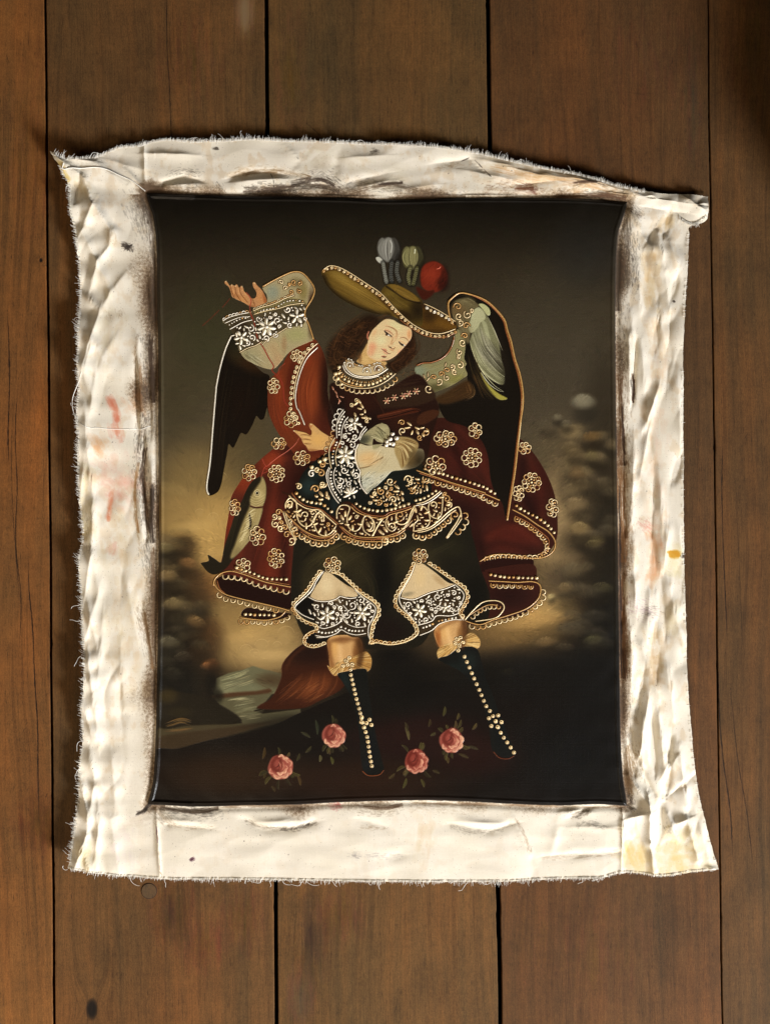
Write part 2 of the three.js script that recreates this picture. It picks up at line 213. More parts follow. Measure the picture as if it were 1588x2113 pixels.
for (const [k, tone, opt] of PLANKS) {
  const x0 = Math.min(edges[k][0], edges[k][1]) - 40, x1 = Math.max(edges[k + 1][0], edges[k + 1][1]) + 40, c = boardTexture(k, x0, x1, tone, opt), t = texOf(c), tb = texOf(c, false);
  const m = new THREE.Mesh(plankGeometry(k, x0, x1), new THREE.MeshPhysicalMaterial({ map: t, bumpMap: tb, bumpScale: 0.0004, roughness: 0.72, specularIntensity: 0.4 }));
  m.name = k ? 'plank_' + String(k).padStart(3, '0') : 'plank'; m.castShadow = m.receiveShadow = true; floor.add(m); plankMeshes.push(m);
}
{ // the dark ground under the joints
  const m = new THREE.Mesh(new THREE.BoxGeometry(1.2, 0.01, (YB - YA) * U), new THREE.MeshStandardMaterial({ color: new THREE.Color(0.012, 0.009, 0.007), roughness: 1 }));
  m.name = 'subfloor'; m.position.set(0, -46 * U - 0.006, wz((YA + YB) / 2)); floor.add(m); m.receiveShadow = true;
}
{ // a round wooden plug and the sunken knot
  const m = new THREE.Mesh(new THREE.CylinderGeometry(15 * U, 15.6 * U, 2.2 * U, 40).translate(0, 0, 0), new THREE.MeshStandardMaterial({ map: plankMeshes[1].material.map, color: new THREE.Color(0.62, 0.7, 0.68), roughness: 0.75 })); m.name = 'wood_plug';
  const p = m.geometry.attributes.position, uv = []; for (let i = 0; i < p.count; i++) uv.push(...plankUV(308 + p.getX(i) / U + 30, 1838 + p.getZ(i) / U - 180, edges[1][0] - 40, edges[2][1] + 40)); m.geometry.setAttribute('uv', new THREE.Float32BufferAttribute(uv, 2));
  m.position.set(wx(308), 1.55 * U, wz(1838)); plankMeshes[1].add(m);
  const rg = new THREE.Mesh(new THREE.TorusGeometry(15.6 * U, 1.1 * U, 6, 48).rotateX(Math.PI / 2), new THREE.MeshStandardMaterial({ color: new THREE.Color(0.02, 0.012, 0.007), roughness: 1 })); rg.name = 'plug_joint'; rg.position.set(wx(308), 0.75 * U, wz(1838)); plankMeshes[1].add(rg);
}
function paintPicture() {
  pc = canvasOf(Math.round(PW * PK), Math.round(PH * PK)); g = pc.getContext('2d'); g.scale(PK, PK); g.translate(-PX0, -PY0);
  // --- evening sky ---
  const sky = g.createLinearGradient(0, 395, 0, 1670);
  [[0, [17, 13, 8]], [0.05, [30, 25, 17]], [0.12, [52, 44, 32]], [0.24, [74, 64, 48]], [0.4, [84, 73, 54]], [0.5, [92, 77, 54]], [0.62, [84, 68, 45]], [0.75, [60, 47, 31]], [0.85, [30, 24, 16]], [1, [15, 11, 7]]].forEach(([t, c]) => sky.addColorStop(t, rgba(c)));
  g.fillStyle = sky; g.fillRect(PX0, PY0, PW, PH);
  blob(640, 600, 330, 130, [58, 50, 33], .45); blob(430, 690, 120, 150, [60, 60, 36], .6); blob(1150, 680, 170, 200, [70, 63, 50], .55); blob(720, 480, 420, 70, [40, 34, 23], .35); blob(1210, 520, 120, 110, [38, 38, 38], .5);  // the last grey blob paints the varnish sheen at upper right
  blob(360, 820, 90, 120, [72, 64, 44], .7); blob(500, 900, 90, 110, [88, 74, 48], .75); blob(420, 1020, 150, 150, [124, 101, 60], .85); blob(440, 1110, 110, 120, [150, 121, 72], .9); blob(380, 1080, 80, 90, [128, 104, 62], .8); blob(440, 1180, 90, 90, [140, 108, 62], .8);
  blob(430, 1090, 140, 130, [182, 147, 88], .85); blob(400, 980, 80, 80, [130, 108, 68], .7); blob(370, 1050, 60, 60, [140, 114, 70], .6); blob(520, 1310, 160, 105, [178, 145, 90], 1); blob(560, 1350, 120, 60, [160, 132, 86], .9); blob(470, 1270, 90, 60, [140, 112, 68], .75); blob(430, 1210, 50, 50, [140, 92, 48], .6);
  // right-hand clouds
  blob(1140, 800, 160, 150, [72, 63, 50], .6); blob(1250, 900, 70, 260, [40, 33, 24], .7); blob(1150, 960, 70, 120, [100, 84, 60], .6); blob(1170, 1060, 70, 110, [108, 92, 68], .6); blob(1140, 1180, 60, 90, [112, 92, 64], .6); blob(1090, 1270, 140, 52, [174, 137, 82], 1, -.15); blob(1152, 1080, 62, 150, [144, 120, 84], .85); blob(1120, 1310, 120, 40, [128, 100, 58], .7); blob(1020, 1310, 130, 50, [120, 92, 54], .75); blob(1150, 1250, 60, 30, [158, 132, 86], .5);
  blob(1255, 1140, 80, 200, [28, 24, 18], .9); blob(1200, 1400, 180, 130, [22, 20, 17], 1); blob(1080, 1440, 160, 110, [20, 19, 16], .95); blob(1250, 1320, 90, 180, [18, 18, 16], .9); blob(1170, 1010, 40, 40, [66, 56, 42], .5); blob(1195, 1120, 60, 50, [52, 42, 30], .7); blob(1170, 1190, 55, 40, [48, 40, 33], .6); blob(1110, 1345, 60, 25, [70, 54, 34], .5);
  const puff = (x, y, r, c, a, rot = 0, flat = 1) => {    // a billow: a brushed, uneven lit crown that fades down into shadow
    const q = RN() * 50, rad = (t) => r * (1 + .16 * n3(Math.cos(t) * 1.6 + q, Math.sin(t) * 1.6, 3) + .08 * n3(Math.cos(t) * 5, Math.sin(t) * 5, q));
    blob(x + r * .2, y + r * .55, r * 1.35, r * .95 * flat, mixc(c, [24, 19, 13], .78), a * .55, rot); blob(x, y - r * .38 * flat, r * 1.15, r * .7 * flat, mixc(c, [200, 176, 128], .06), Math.min(1, a * .72), rot);
    for (let k = 0; k < r * 5; k++) {
      const t = -3.0 + 2.8 * RN(), up = Math.sin(Math.PI * (t + 3.0) / 2.8), R0 = rad(t) * (.98 - .42 * RN() * RN()), L = r * (.14 + .26 * RN()), T = t + rot, X = x + Math.cos(T) * R0, Y = y + Math.sin(T) * R0 * flat, dir = T + Math.PI + (RN() - .5) * 1.3 + .5;
      line([[X, Y], [X + Math.cos(dir) * L * .5 + (RN() - .5), Y + Math.sin(dir) * L * .5 * flat], [X + Math.cos(dir + .3) * L, Y + Math.sin(dir + .3) * L * flat]], mixc(mixc(c, [206, 188, 146], .22 * RN() * up), [26, 21, 15], .5 * (1 - up) + .25 * (1 - R0 / r)), 1.1 + RN() * 1.5, { raw: true, a: a * (.18 + .5 * up) * RN(), taper: 2 });
    }
  };
  brushOver(6000, 22, 6, .26, .45, [295, 395, 1298, 1665]);
  const bank = (list) => list.sort((m, n) => m[1] - n[1]).forEach((m) => puff(...m));
  { const L = []; for (let k = 0; k < 40; k++) { const y = 880 + 470 * RN(), x = 1172 + 96 * RN() - (y > 1190 ? 36 * RN() : 0), r = 17 + RN() * 17, far = Math.min(1, Math.max(0, (x - 1150) / 130 + (y - 1120) / 420)); L.push([x, y, r, mixc([124, 104, 72], [46, 41, 33], far), .7 + RN() * .25, (RN() - .5) * .5, .75 + RN() * .2]); } bank(L); }
  for (const [x, y, r, c, a, rot, fl] of [[1203, 838, 27, [126, 118, 98], 1, 0, 1], [1150, 866, 11, [104, 96, 76], .8, 0, 1], [1166, 878, 13, [88, 80, 62], .7, 0, 1], [1128, 884, 22, [80, 70, 54], .6, 0, .8], [1222, 906, 19, [104, 76, 40], .8, -.3, .8], [1180, 934, 18, [88, 72, 46], .6, 0, 1], [1220, 941, 14, [98, 84, 50], .7, 0, 1], [1190, 974, 16, [104, 78, 48], .7, 0, .8], [1226, 992, 16, [74, 60, 46], .5, 0, .8], [1190, 1046, 26, [112, 92, 64], .6, 0, 1], [1194, 1097, 25, [116, 95, 60], .85, 0, .9], [1230, 1120, 20, [84, 72, 42], .7, -.2, .7], [1162, 1218, 17, [96, 78, 50], .6, 0, .9], [1188, 1212, 17, [70, 60, 44], .5, 0, .9], [1250, 1222, 19, [62, 58, 38], .55, 0, 1], [1136, 1236, 11, [170, 150, 104], .7, -.5, 1], [1127, 1330, 22, [92, 70, 44], .7, -.2, .6], [1160, 1338, 24, [56, 46, 34], .4, 0, .6], [1226, 1322, 20, [58, 54, 34], .6, 0, .6], [1046, 1392, 16, [84, 74, 38], .8, 0, .8], [1130, 1424, 16, [58, 50, 32], .6, 0, .7], [1100, 1434, 13, [60, 52, 34], .6, -.3, .6], [1160, 1366, 18, [38, 38, 36], .5, 0, .8], [1172, 1478, 18, [34, 34, 33], .5, 0, .8]]) puff(x, y, r, c, a, rot, fl);
  soften(P0(1140, 860, 1200, 800, 1290, 840, 1290, 1380, 1200, 1400, 1100, 1380, 1120, 1240, 1170, 1150, 1150, 1000), 2.2); brushOver(2600, 10, 3, .5, .45, [1080, 860, 1270, 1380]);
  for (const [x, y, r, c, a, rot, fl] of [[1203, 840, 28, [132, 124, 104], .85, 0, 1], [1150, 866, 13, [110, 100, 80], .7, 0, 1], [1168, 880, 14, [100, 90, 72], .6, 0, 1], [1222, 908, 24, [112, 84, 48], .6, -.3, .8], [1184, 942, 22, [104, 86, 58], .7, 0, .9], [1220, 950, 19, [108, 94, 60], .7, 0, 1], [1188, 1050, 28, [134, 112, 78], .7, 0, .9], [1196, 1102, 28, [132, 110, 72], .85, 0, .9], [1228, 1128, 23, [98, 84, 52], .7, -.2, .7], [1166, 1222, 23, [112, 92, 62], .7, 0, .9], [1136, 1234, 9, [176, 156, 108], .7, -.5, 1], [1127, 1332, 25, [112, 88, 54], .75, -.2, .7], [1165, 1342, 22, [70, 58, 42], .6, 0, .7], [1222, 1328, 22, [70, 66, 42], .6, 0, .8], [1190, 986, 20, [112, 86, 54], .65, 0, .8], [1240, 1220, 22, [74, 66, 44], .6, 0, .9]]) puff(x, y, r, c, a, rot, fl);
  // left-hand clouds
  blob(352, 1180, 74, 90, [34, 27, 18], .9); blob(380, 1130, 40, 40, [70, 52, 32], .9); blob(390, 1260, 66, 110, [38, 30, 20], .9); blob(360, 1340, 80, 140, [26, 22, 16], 1); blob(420, 1330, 60, 70, [58, 40, 24], .9); blob(430, 1300, 40, 40, [88, 60, 34], .6); blob(400, 1210, 44, 60, [84, 60, 36], .65); blob(350, 1420, 100, 90, [20, 18, 13], 1); blob(430, 1400, 40, 50, [32, 26, 17], .8);
  { const L = []; for (let k = 0; k < 26; k++) { const y = 1115 + 300 * RN(), x = 328 + 88 * RN(), r = 14 + RN() * 15; L.push([x, y, r, mixc([116, 94, 60], [40, 36, 27], Math.min(1, Math.max(0, (y - 1120) / 330 + RN() * .3))), .7 + RN() * .25, (RN() - .5) * .5, .75 + RN() * .2]); } bank(L); }
  for (const [x, y, r, c, a, rot, fl] of [[372, 1102, 22, [128, 102, 60], .45, 0, .6], [340, 1136, 17, [96, 84, 54], .8, 0, 1], [348, 1192, 19, [104, 84, 54], .9, 0, .9], [386, 1168, 20, [126, 84, 46], .5, .3, .8], [358, 1248, 21, [104, 88, 58], .85, 0, .8], [400, 1284, 17, [104, 78, 46], .7, .4, .9], [346, 1326, 20, [82, 76, 60], .7, 0, .9], [374, 1350, 17, [62, 54, 42], .6, -.3, .6], [360, 1302, 20, [66, 56, 40], .6, -.2, .6], [436, 1374, 18, [144, 84, 42], .75, 0, .8]]) puff(x, y, r, c, a, rot, fl);
  soften(P0(310, 1070, 390, 1080, 440, 1140, 460, 1300, 470, 1420, 400, 1450, 310, 1450), 2.2); brushOver(1800, 10, 3, .5, .45, [318, 1100, 450, 1440]);
  for (const [x, y, r, c, a, rot, fl] of [[372, 1106, 26, [140, 112, 66], .5, 0, .7], [340, 1140, 22, [118, 102, 68], .8, 0, 1], [388, 1170, 24, [140, 98, 56], .55, .3, .9], [348, 1198, 25, [126, 102, 66], .85, 0, .9], [358, 1256, 27, [126, 106, 70], .85, 0, .85], [402, 1292, 24, [124, 94, 56], .75, .3, .9], [346, 1334, 25, [100, 92, 72], .75, 0, .9], [378, 1362, 22, [72, 62, 48], .6, -.2, .8], [432, 1380, 20, [150, 92, 50], .7, 0, .8]]) puff(x, y, r, c, a, rot, fl);
  for (const [x, y, r] of [[540, 1334, 15], [572, 1334, 10], [508, 1344, 14], [590, 1310, 18], [525, 1350, 11], [440, 1070, 12], [412, 1060, 10], [423, 800, 16], [398, 828, 12], [430, 1000, 9], [458, 985, 10]]) { line([0, .25, .5, .75, 1].map((k) => [x + Math.cos(-3 + 2.9 * k) * r, y + Math.sin(-3 + 2.9 * k) * r]), y < 900 ? [104, 96, 66] : [198, 170, 116], 1.3, { a: .45, taper: 1 }); blob(x, y, r * 1.1, r, y < 900 ? [88, 80, 54] : [176, 148, 98], .25); }
  for (const [x, y, rx, ry, c, a, ro] of [[400, 1086, 60, 18, [190, 158, 100], .4, -.1], [360, 1010, 50, 16, [150, 126, 80], .4, .2], [450, 1140, 40, 16, [184, 150, 94], .4, 0], [420, 950, 60, 18, [118, 100, 66], .4, -.2], [560, 1352, 70, 16, [190, 158, 106], .5, 0], [500, 1316, 40, 14, [180, 146, 92], .4, .1], [400, 890, 60, 20, [92, 80, 55], .4, .2], [1130, 1020, 34, 60, [150, 126, 90], .4, .2], [1120, 1150, 40, 20, [150, 124, 84], .45, -.3], [1090, 1285, 70, 16, [172, 136, 82], .5, -.15], [1180, 1150, 30, 20, [120, 100, 72], .4, 0]]) blob(x, y, rx, ry, c, a, ro);
  // --- mountains, lake, banks ---
  area(ZH(580, 1560, 700, 1510, 830, 1480, 930, 1445, 1010, 1470, 1130, 1500, 1200, 1520, 1200, 1700, 1000, 1720, 560, 1715), [104, 100, 74], { sharp: 1, blur: .8 });
  within(ZH(590, 1560, 700, 1510, 830, 1480, 930, 1445, 1010, 1470, 1130, 1500, 1200, 1520, 1200, 1700, 1000, 1720, 560, 1700), () => { blob(560, 1405, 45, 25, [74, 56, 36], .9); blob(520, 1420, 60, 16, [120, 122, 94], .5); blob(460, 1425, 40, 20, [132, 130, 98], .7); hairs(ZH(620, 1600, 760, 1560, 900, 1500), 26, 10, [[176, 168, 124], [150, 148, 112], [92, 92, 68]], 1.6, { a: .7, len: .5 }); hairs(ZH(640, 1660, 780, 1610, 930, 1560), 26, 8, [[164, 152, 112], [120, 118, 90], [88, 84, 62]], 1.5, { a: .7, len: .5 }); hairs(ZH(930, 1560, 1040, 1600, 1120, 1640), 16, 10, [[66, 52, 36], [90, 76, 52]], 2, { a: .6 }); });
  area(ZH(540, 1720, 700, 1705, 960, 1700, 1130, 1680, 1050, 1780, 930, 1870, 1020, 1895, 1378, 1850, 1378, 1930, 1000, 2012, 760, 2064, 400, 2112, 20, 2150, 20, 2050, 360, 2040, 830, 1985, 640, 1850), [92, 86, 62], { sharp: 1, blur: .8 });
  area(ZH(540, 1730, 700, 1700, 960, 1680, 1080, 1660, 1080, 1700, 800, 1730, 600, 1750), [78, 52, 32], { blur: 1.5 });
  hairs(ZH(680, 1776, 800, 1758, 900, 1752), 14, 3, [[178, 168, 128], [140, 136, 104]], 1.2, { a: .7 }); hairs(ZH(740, 1840, 850, 1820, 960, 1800), 34, 12, [[134, 132, 104], [110, 108, 80], [160, 152, 116]], 1.2, { a: .55 }); hairs(ZH(780, 1940, 880, 1932, 1010, 1916), 14, 5, [[170, 160, 122], [128, 122, 92]], 1.2, { a: .7 }); hairs(ZH(760, 1900, 900, 1880, 1040, 1850), 26, 8, [[116, 112, 84], [84, 78, 56]], 1.2, { a: .5 });
  area(ZH(60, 2010, 400, 1985, 900, 1990, 1378, 1900, 1378, 1940, 1000, 2020, 760, 2080, 400, 2110, 40, 2140), [72, 62, 42], { blur: 2 }); area(P0(322, 1524, 380, 1512, 480, 1500, 560, 1490, 500, 1510, 430, 1530, 322, 1552), [60, 46, 29], { blur: 2 });
  area(ZH(40, 1700, 300, 1700, 560, 1780, 820, 1965, 500, 2000, 300, 2010, 40, 2020), [34, 28, 18], { blur: 1.2 }); blob(346, 1436, 30, 22, [74, 60, 30], .65); blob(370, 1470, 40, 16, [52, 44, 26], .6); hairs(ZH(90, 2010, 240, 1960, 350, 1985), 20, 6, [[126, 96, 52], [98, 72, 40]], 2, { a: .7 }); hairs(ZH(80, 2060, 200, 2056, 360, 2030), 12, 3, [[120, 92, 52], [90, 66, 40]], 2, { a: .7 });
  blob(436, 1412, 20, 40, [22, 18, 12], 1); blob(450, 1436, 16, 22, [24, 20, 13], .9); blob(440, 1375, 18, 20, [40, 28, 18], .7); blob(600, 1400, 30, 30, [50, 28, 16], .5);
  // dark foreground
  area(P0(310, 1558, 370, 1545, 430, 1528, 500, 1515, 560, 1498, 610, 1475, 640, 1462, 690, 1440, 760, 1420, 1000, 1400, 1300, 1400, 1320, 1690, 290, 1690), [20, 14, 9]);
  blob(1130, 1395, 260, 70, [20, 17, 13], 1); blob(1250, 1420, 120, 90, [18, 16, 13], 1); blob(960, 1390, 120, 50, [19, 16, 11], .9);
  blob(480, 1600, 220, 70, [50, 31, 15], .85); blob(760, 1610, 260, 70, [44, 24, 12], .85); blob(860, 1520, 200, 70, [44, 16, 12], .7); blob(980, 1560, 120, 60, [46, 18, 12], .6); blob(640, 1490, 180, 30, [19, 16, 11], .7); blob(800, 1420, 120, 90, [18, 16, 11], .8); blob(1200, 1560, 160, 160, [15, 14, 12], .95);
  for (let k = 0; k < 420; k++) { const x = 1020 + RN() * 250, y = 1300 + RN() * 320; line([[x, y], [x + (RN() - .5) * 3, y + 6 + RN() * 14]], [54, 54, 52], .9, { raw: true, a: .14 * RN() }); }
  blob(840, 1400, 110, 80, [17, 14, 10], 1); blob(810, 1352, 70, 40, [17, 14, 10], 1); blob(740, 1430, 60, 40, [19, 14, 9], .9);
  // brown hill behind the leg
  const hill = P0(532, 1462, 560, 1440, 580, 1400, 582, 1372, 600, 1348, 624, 1330, 660, 1318, 700, 1320, 712, 1400, 702, 1424, 660, 1446, 620, 1462);
  area(hill, [60, 26, 13], { blur: .8 }); within(hill, () => { blob(640, 1345, 80, 40, [32, 17, 11], .95); blob(648, 1418, 66, 36, [118, 60, 30], .9, -.3); line(P0(590, 1380, 606, 1352, 640, 1326), [84, 44, 24], 5, { blur: 2, a: .6 }); for (const [a, b, c, d, e, f] of [[560, 1452, 590, 1424, 616, 1392], [590, 1456, 626, 1420, 640, 1380], [630, 1452, 656, 1420, 664, 1384], [662, 1444, 684, 1416, 690, 1386]]) { line(P0(a, b, c, d, e, f), [60, 28, 15], 7, { blur: 2.4, a: .4, taper: 1 }); line(P0(a + 8, b - 2, c + 8, d - 2, e + 6, f + 4), [146, 86, 50], 2.4, { blur: 1, a: .35, taper: 1 }); } hairs(P0(570, 1450, 620, 1410, 650, 1380), 30, 14, [[124, 66, 34], [96, 46, 24], [140, 84, 48]], 1.8, { a: .3, len: .3 }); hairs(P0(610, 1450, 650, 1425, 690, 1400), 30, 16, [[120, 62, 32], [86, 42, 22], [146, 92, 54]], 1.8, { a: .3, len: .3 }); hairs(P0(560, 1455, 600, 1448, 650, 1446), 12, 5, [[64, 28, 16]], 2, { a: .7 }); });

  brushOver(7000, 8, 2.2, .4, .4, [295, 395, 1298, 1665]);
  // --- left wing ---
  const lwing = Z1(305, 920, 330, 930, 380, 1060, 460, 1130, 560, 1220, 620, 1260, 610, 1400, 610, 1588).concat(Z3(600, 320, 575, 405, 545, 420, 515, 390, 505, 400, 475, 470, 430, 540, 385, 530, 350, 600, 320, 650, 285, 620, 270, 700, 245, 830, 225, 940, 195, 1010, 130, 1042, 104, 1010, 106, 940, 130, 760, 150, 480, 180, 200), Z1(180, 1330, 220, 1150));
  area(lwing, [24, 17, 10]); within(lwing, () => { blob(510, 745, 60, 26, [62, 38, 16], .8, .5); blob(488, 720, 30, 40, [52, 50, 32], .6); blob(500, 840, 40, 80, [32, 18, 10], .6); hairs(P0(475, 740, 455, 860, 440, 1000), 30, 14, [[46, 34, 20], [34, 24, 14]], 1.6, { a: .4 }); hairs(P0(520, 770, 510, 840, 480, 900), 26, 24, [[44, 32, 18], [16, 11, 7]], 1.6, { a: .35 }); });
  line(P0(454, 1016, 444, 1023, 436, 1023), [150, 120, 64], 1.4, { a: .7 });
  // --- hair behind ---
  area(Z2(430, 650, 330, 690, 230, 760, 140, 850, 110, 940, 130, 1030, 190, 1070, 260, 1000, 330, 940, 380, 880, 420, 800, 500, 700), [40, 25, 14], { blur: 5 }); for (const [x, y, rx, ry, a] of [[742, 672, 16, 9, -.6], [720, 700, 14, 9, -.5], [702, 730, 12, 12, 0], [730, 735, 9, 12, .3], [690, 748, 10, 10, 0], [745, 700, 9, 14, .5]]) blob(x, y, rx, ry, [86, 54, 28], .55, a);
  area(Z2(720, 760, 752, 850, 745, 940, 700, 1000, 650, 1040, 600, 1070, 540, 1000, 600, 970, 690, 850), [46, 27, 15], { blur: 2 });
  // --- red cloak, left ---
  const capeL = P0(640, 895, 600, 905, 570, 922, 549, 938, 530, 955, 512, 972, 495, 995, 477, 1026, 472, 1060, 466, 1095, 461, 1136, 455, 1175, 470, 1190, 520, 1205, 560, 1214, 606, 1220, 606, 1130, 640, 1060, 720, 960);
  area(capeL, [84, 32, 22]);
  within(capeL, () => { blob(500, 990, 44, 46, [138, 46, 26], .95, -.8); blob(560, 950, 44, 30, [146, 48, 28], .95, -.6); blob(476, 1080, 18, 80, [128, 40, 24], .9, .15); blob(600, 1010, 70, 60, [58, 20, 14], .8); blob(640, 960, 60, 46, [46, 18, 13], .95, -.4); blob(570, 1090, 60, 90, [104, 30, 20], .6); blob(560, 1180, 70, 40, [112, 32, 20], .6); blob(600, 930, 40, 16, [56, 20, 13], .7); for (const [p, c, w, a] of [[P0(612, 985, 590, 1080, 584, 1205), [44, 14, 10], 16, .7], [P0(575, 960, 560, 1060, 556, 1190), [128, 44, 28], 12, .5], [P0(545, 990, 536, 1080, 520, 1190), [60, 18, 12], 9, .6], [P0(520, 985, 505, 1080, 488, 1190), [134, 48, 30], 8, .5], [P0(640, 940, 625, 990, 612, 1040), [40, 14, 10], 18, .7]]) line(p, c, w, { blur: 5, a }); hairs(P0(600, 1000, 570, 1090, 540, 1190), 40, 40, [[112, 38, 25], [80, 24, 16]], 2.2, { a: .22 }); });
  area(P0(446, 1196, 470, 1186, 505, 1196, 550, 1214, 602, 1226, 602, 1256, 540, 1246, 470, 1232, 452, 1214), [34, 13, 9]);
  area(P0(497, 1268, 512, 1254, 560, 1262, 600, 1266, 590, 1274, 560, 1280, 510, 1274), [38, 16, 10]);
  // --- red cloak, right ---
  area(P0(985, 1160, 1020, 1140, 1090, 1150, 1100, 1175, 1090, 1260, 1000, 1280, 960, 1270, 950, 1200), [40, 15, 11]);
  const capeR = P0(850, 915, 880, 880, 905, 862, 960, 870, 1010, 880, 1072, 905, 1098, 932, 1116, 958, 1131, 986, 1142, 1016, 1148, 1050, 1149, 1104, 1136, 1134, 1120, 1148, 1060, 1152, 1015, 1150, 990, 1166, 985, 1175, 1000, 1180, 1008, 1174, 1096, 1164, 1107, 1196, 1114, 1222, 1106, 1244, 1080, 1262, 1030, 1278, 975, 1290, 962, 1280, 980, 1256, 950, 1240, 930, 1150, 880, 1100, 900, 1040, 860, 980);
  area(capeR, [60, 25, 18]);
  within(capeR, () => { blob(960, 950, 90, 50, [78, 27, 20], .8); blob(990, 1020, 60, 30, [70, 22, 16], .7); blob(1050, 1110, 84, 50, [86, 26, 19], .95); blob(940, 1060, 70, 40, [34, 12, 10], .85); blob(980, 1120, 30, 60, [38, 14, 11], .8); blob(1106, 1000, 40, 70, [66, 20, 16], .6); blob(1100, 1040, 36, 26, [48, 15, 12], .7); blob(1050, 1230, 70, 40, [36, 13, 10], .9); blob(1050, 1184, 60, 14, [62, 20, 15], .8); line(P0(996, 1150, 992, 1120, 1012, 1096, 1060, 1076), [38, 13, 10], 7, { blur: 4, a: .7 }); for (const [p, c, w, a] of [[P0(910, 890, 940, 930, 960, 990), [32, 10, 8], 12, .6], [P0(940, 880, 985, 930, 1010, 1000), [104, 38, 26], 10, .5], [P0(1090, 940, 1112, 1000, 1120, 1070), [92, 34, 24], 10, .5], [P0(1078, 950, 1080, 1010, 1100, 1060), [28, 10, 8], 12, .6], [P0(1000, 1110, 1050, 1085, 1110, 1120), [110, 38, 26], 12, .45], [P0(990, 1140, 1030, 1120, 1100, 1136), [40, 14, 10], 10, .5], [P0(920, 1060, 950, 1100, 960, 1180), [24, 10, 8], 18, .7]]) line(p, c, w, { blur: 5, a }); hairs(P0(900, 900, 960, 960, 1020, 1020), 34, 40, [[92, 30, 22], [60, 18, 14]], 2.2, { a: .2 }); });
  // --- right wing ---
  const rw = P0(905, 828, 940, 812, 962, 795, 960, 760, 940, 690, 926, 650, 922, 622, 932, 608, 948, 602, 976, 606, 1004, 620, 1030, 648, 1046, 674, 1054, 708, 1062, 750, 1071, 786, 1077, 812, 1071, 860, 1066, 905, 1058, 970, 1048, 1060, 1044, 1074, 1036, 1040, 1024, 1024, 1012, 990, 1006, 940, 990, 905, 960, 880, 920, 866);
  area(rw, [24, 18, 11]); blob(1030, 720, 20, 90, [40, 32, 22], .6, -.25); blob(1040, 940, 20, 70, [20, 15, 11], .6);
  const small = Z2(745, 1030, 850, 990, 940, 960, 1000, 890, 1022, 830, 1040, 760, 1095, 780, 1105, 880, 1095, 960, 1112, 1000, 1100, 1030, 1118, 1080, 1080, 1110, 1000, 1160, 900, 1200, 850, 1210, 780, 1120);
  area(small, [140, 132, 92]); within(small, () => { blob(860, 766, 30, 20, [128, 138, 118], .9); blob(945, 750, 18, 40, [140, 134, 92], .7); blob(940, 782, 30, 14, [128, 122, 60], .7); blob(900, 800, 34, 14, [76, 70, 40], .8); hairs(ZL(520, 1330, 640, 1270, 690, 1180), 30, 12, [[150, 146, 84], [100, 98, 58]], 1, { a: .5 }); hairs(ZL(20, 1180, 200, 1160, 420, 1080), 30, 14, [[148, 152, 124], [104, 106, 80]], 1.2, { a: .4 }); });
  area(ZL(240, 1540, 400, 1450, 560, 1350, 690, 1290, 760, 1380, 740, 1500, 600, 1560, 420, 1610, 300, 1600), [66, 44, 22], { blur: 2 }); hairs(ZL(620, 1520, 740, 1460, 700, 1310), 22, 9, [[108, 72, 38], [48, 32, 18], [140, 102, 58]], 1, { a: .6 }); hairs(ZL(320, 1540, 500, 1500, 640, 1420), 22, 10, [[84, 58, 30], [50, 34, 18]], 1.6, { a: .4 });
  area(ZL(480, 260, 560, 180, 700, 165, 800, 220, 850, 280, 740, 360, 730, 560, 710, 780, 640, 720, 560, 560, 490, 420), [108, 96, 66], { blur: 1.4 }); hairs(ZL(560, 200, 680, 180, 800, 240), 26, 8, [[150, 138, 100], [92, 80, 52]], 1.4, { a: .5 }); hairs(ZL(520, 330, 600, 500, 690, 700), 26, 14, [[142, 130, 92], [88, 74, 48]], 1.3, { a: .4 });
  const plume = ZL(720, 760, 780, 560, 820, 300, 900, 320, 960, 420, 1060, 620, 1120, 800, 1150, 1000, 1190, 1160, 1180, 1340, 1060, 1310, 940, 1220, 860, 1120, 780, 960);
  area(plume, [126, 124, 92], { blur: .8 });
  within(plume, () => { blob(1010, 735, 22, 50, [92, 88, 72], .9, -.35); blob(990, 690, 12, 30, [160, 158, 126], .6, -.3); blob(1034, 760, 14, 60, [44, 38, 26], .8, -.3); blob(985, 730, 10, 40, [150, 150, 112], .7, -.25); hairs(ZL(740, 780, 820, 1000, 960, 1180, 1160, 1330), 90, 16, [[204, 200, 166], [150, 148, 112], [92, 88, 62]], 1.3, { a: .6, len: .6 }); hairs(ZL(830, 560, 900, 800, 1010, 960, 1180, 1160), 90, 18, [[170, 166, 140], [104, 100, 84], [206, 202, 172]], 1.2, { a: .5, len: .55 }); });
  area(ZL(840, 250, 900, 240, 980, 300, 1000, 380, 960, 400, 900, 320), [176, 176, 130]); area(ZL(760, 340, 840, 290, 910, 350, 930, 440, 860, 500, 830, 560, 740, 640, 700, 560, 720, 480), [172, 170, 134], { blur: .6 }); area(ZL(880, 470, 940, 500, 980, 640, 1000, 740, 930, 640), [166, 166, 130], { blur: .8, a: .8 });
  blob(944, 640, 24, 18, [112, 86, 52], .8); blob(950, 624, 20, 10, [120, 108, 74], .5); blob(962, 680, 18, 16, [130, 118, 84], .6);
  line(ZL(960, 410, 1050, 600, 1100, 720, 1165, 880), [206, 200, 166], 1.6, { taper: 1 }); line(ZL(720, 740, 760, 900, 840, 1080, 930, 1220, 1060, 1360, 1180, 1440), [214, 208, 164], 1.7, { taper: 1 }); line(ZL(870, 1180, 980, 1330, 1100, 1420, 1180, 1442), [230, 224, 190], 1.9, { taper: 2 });
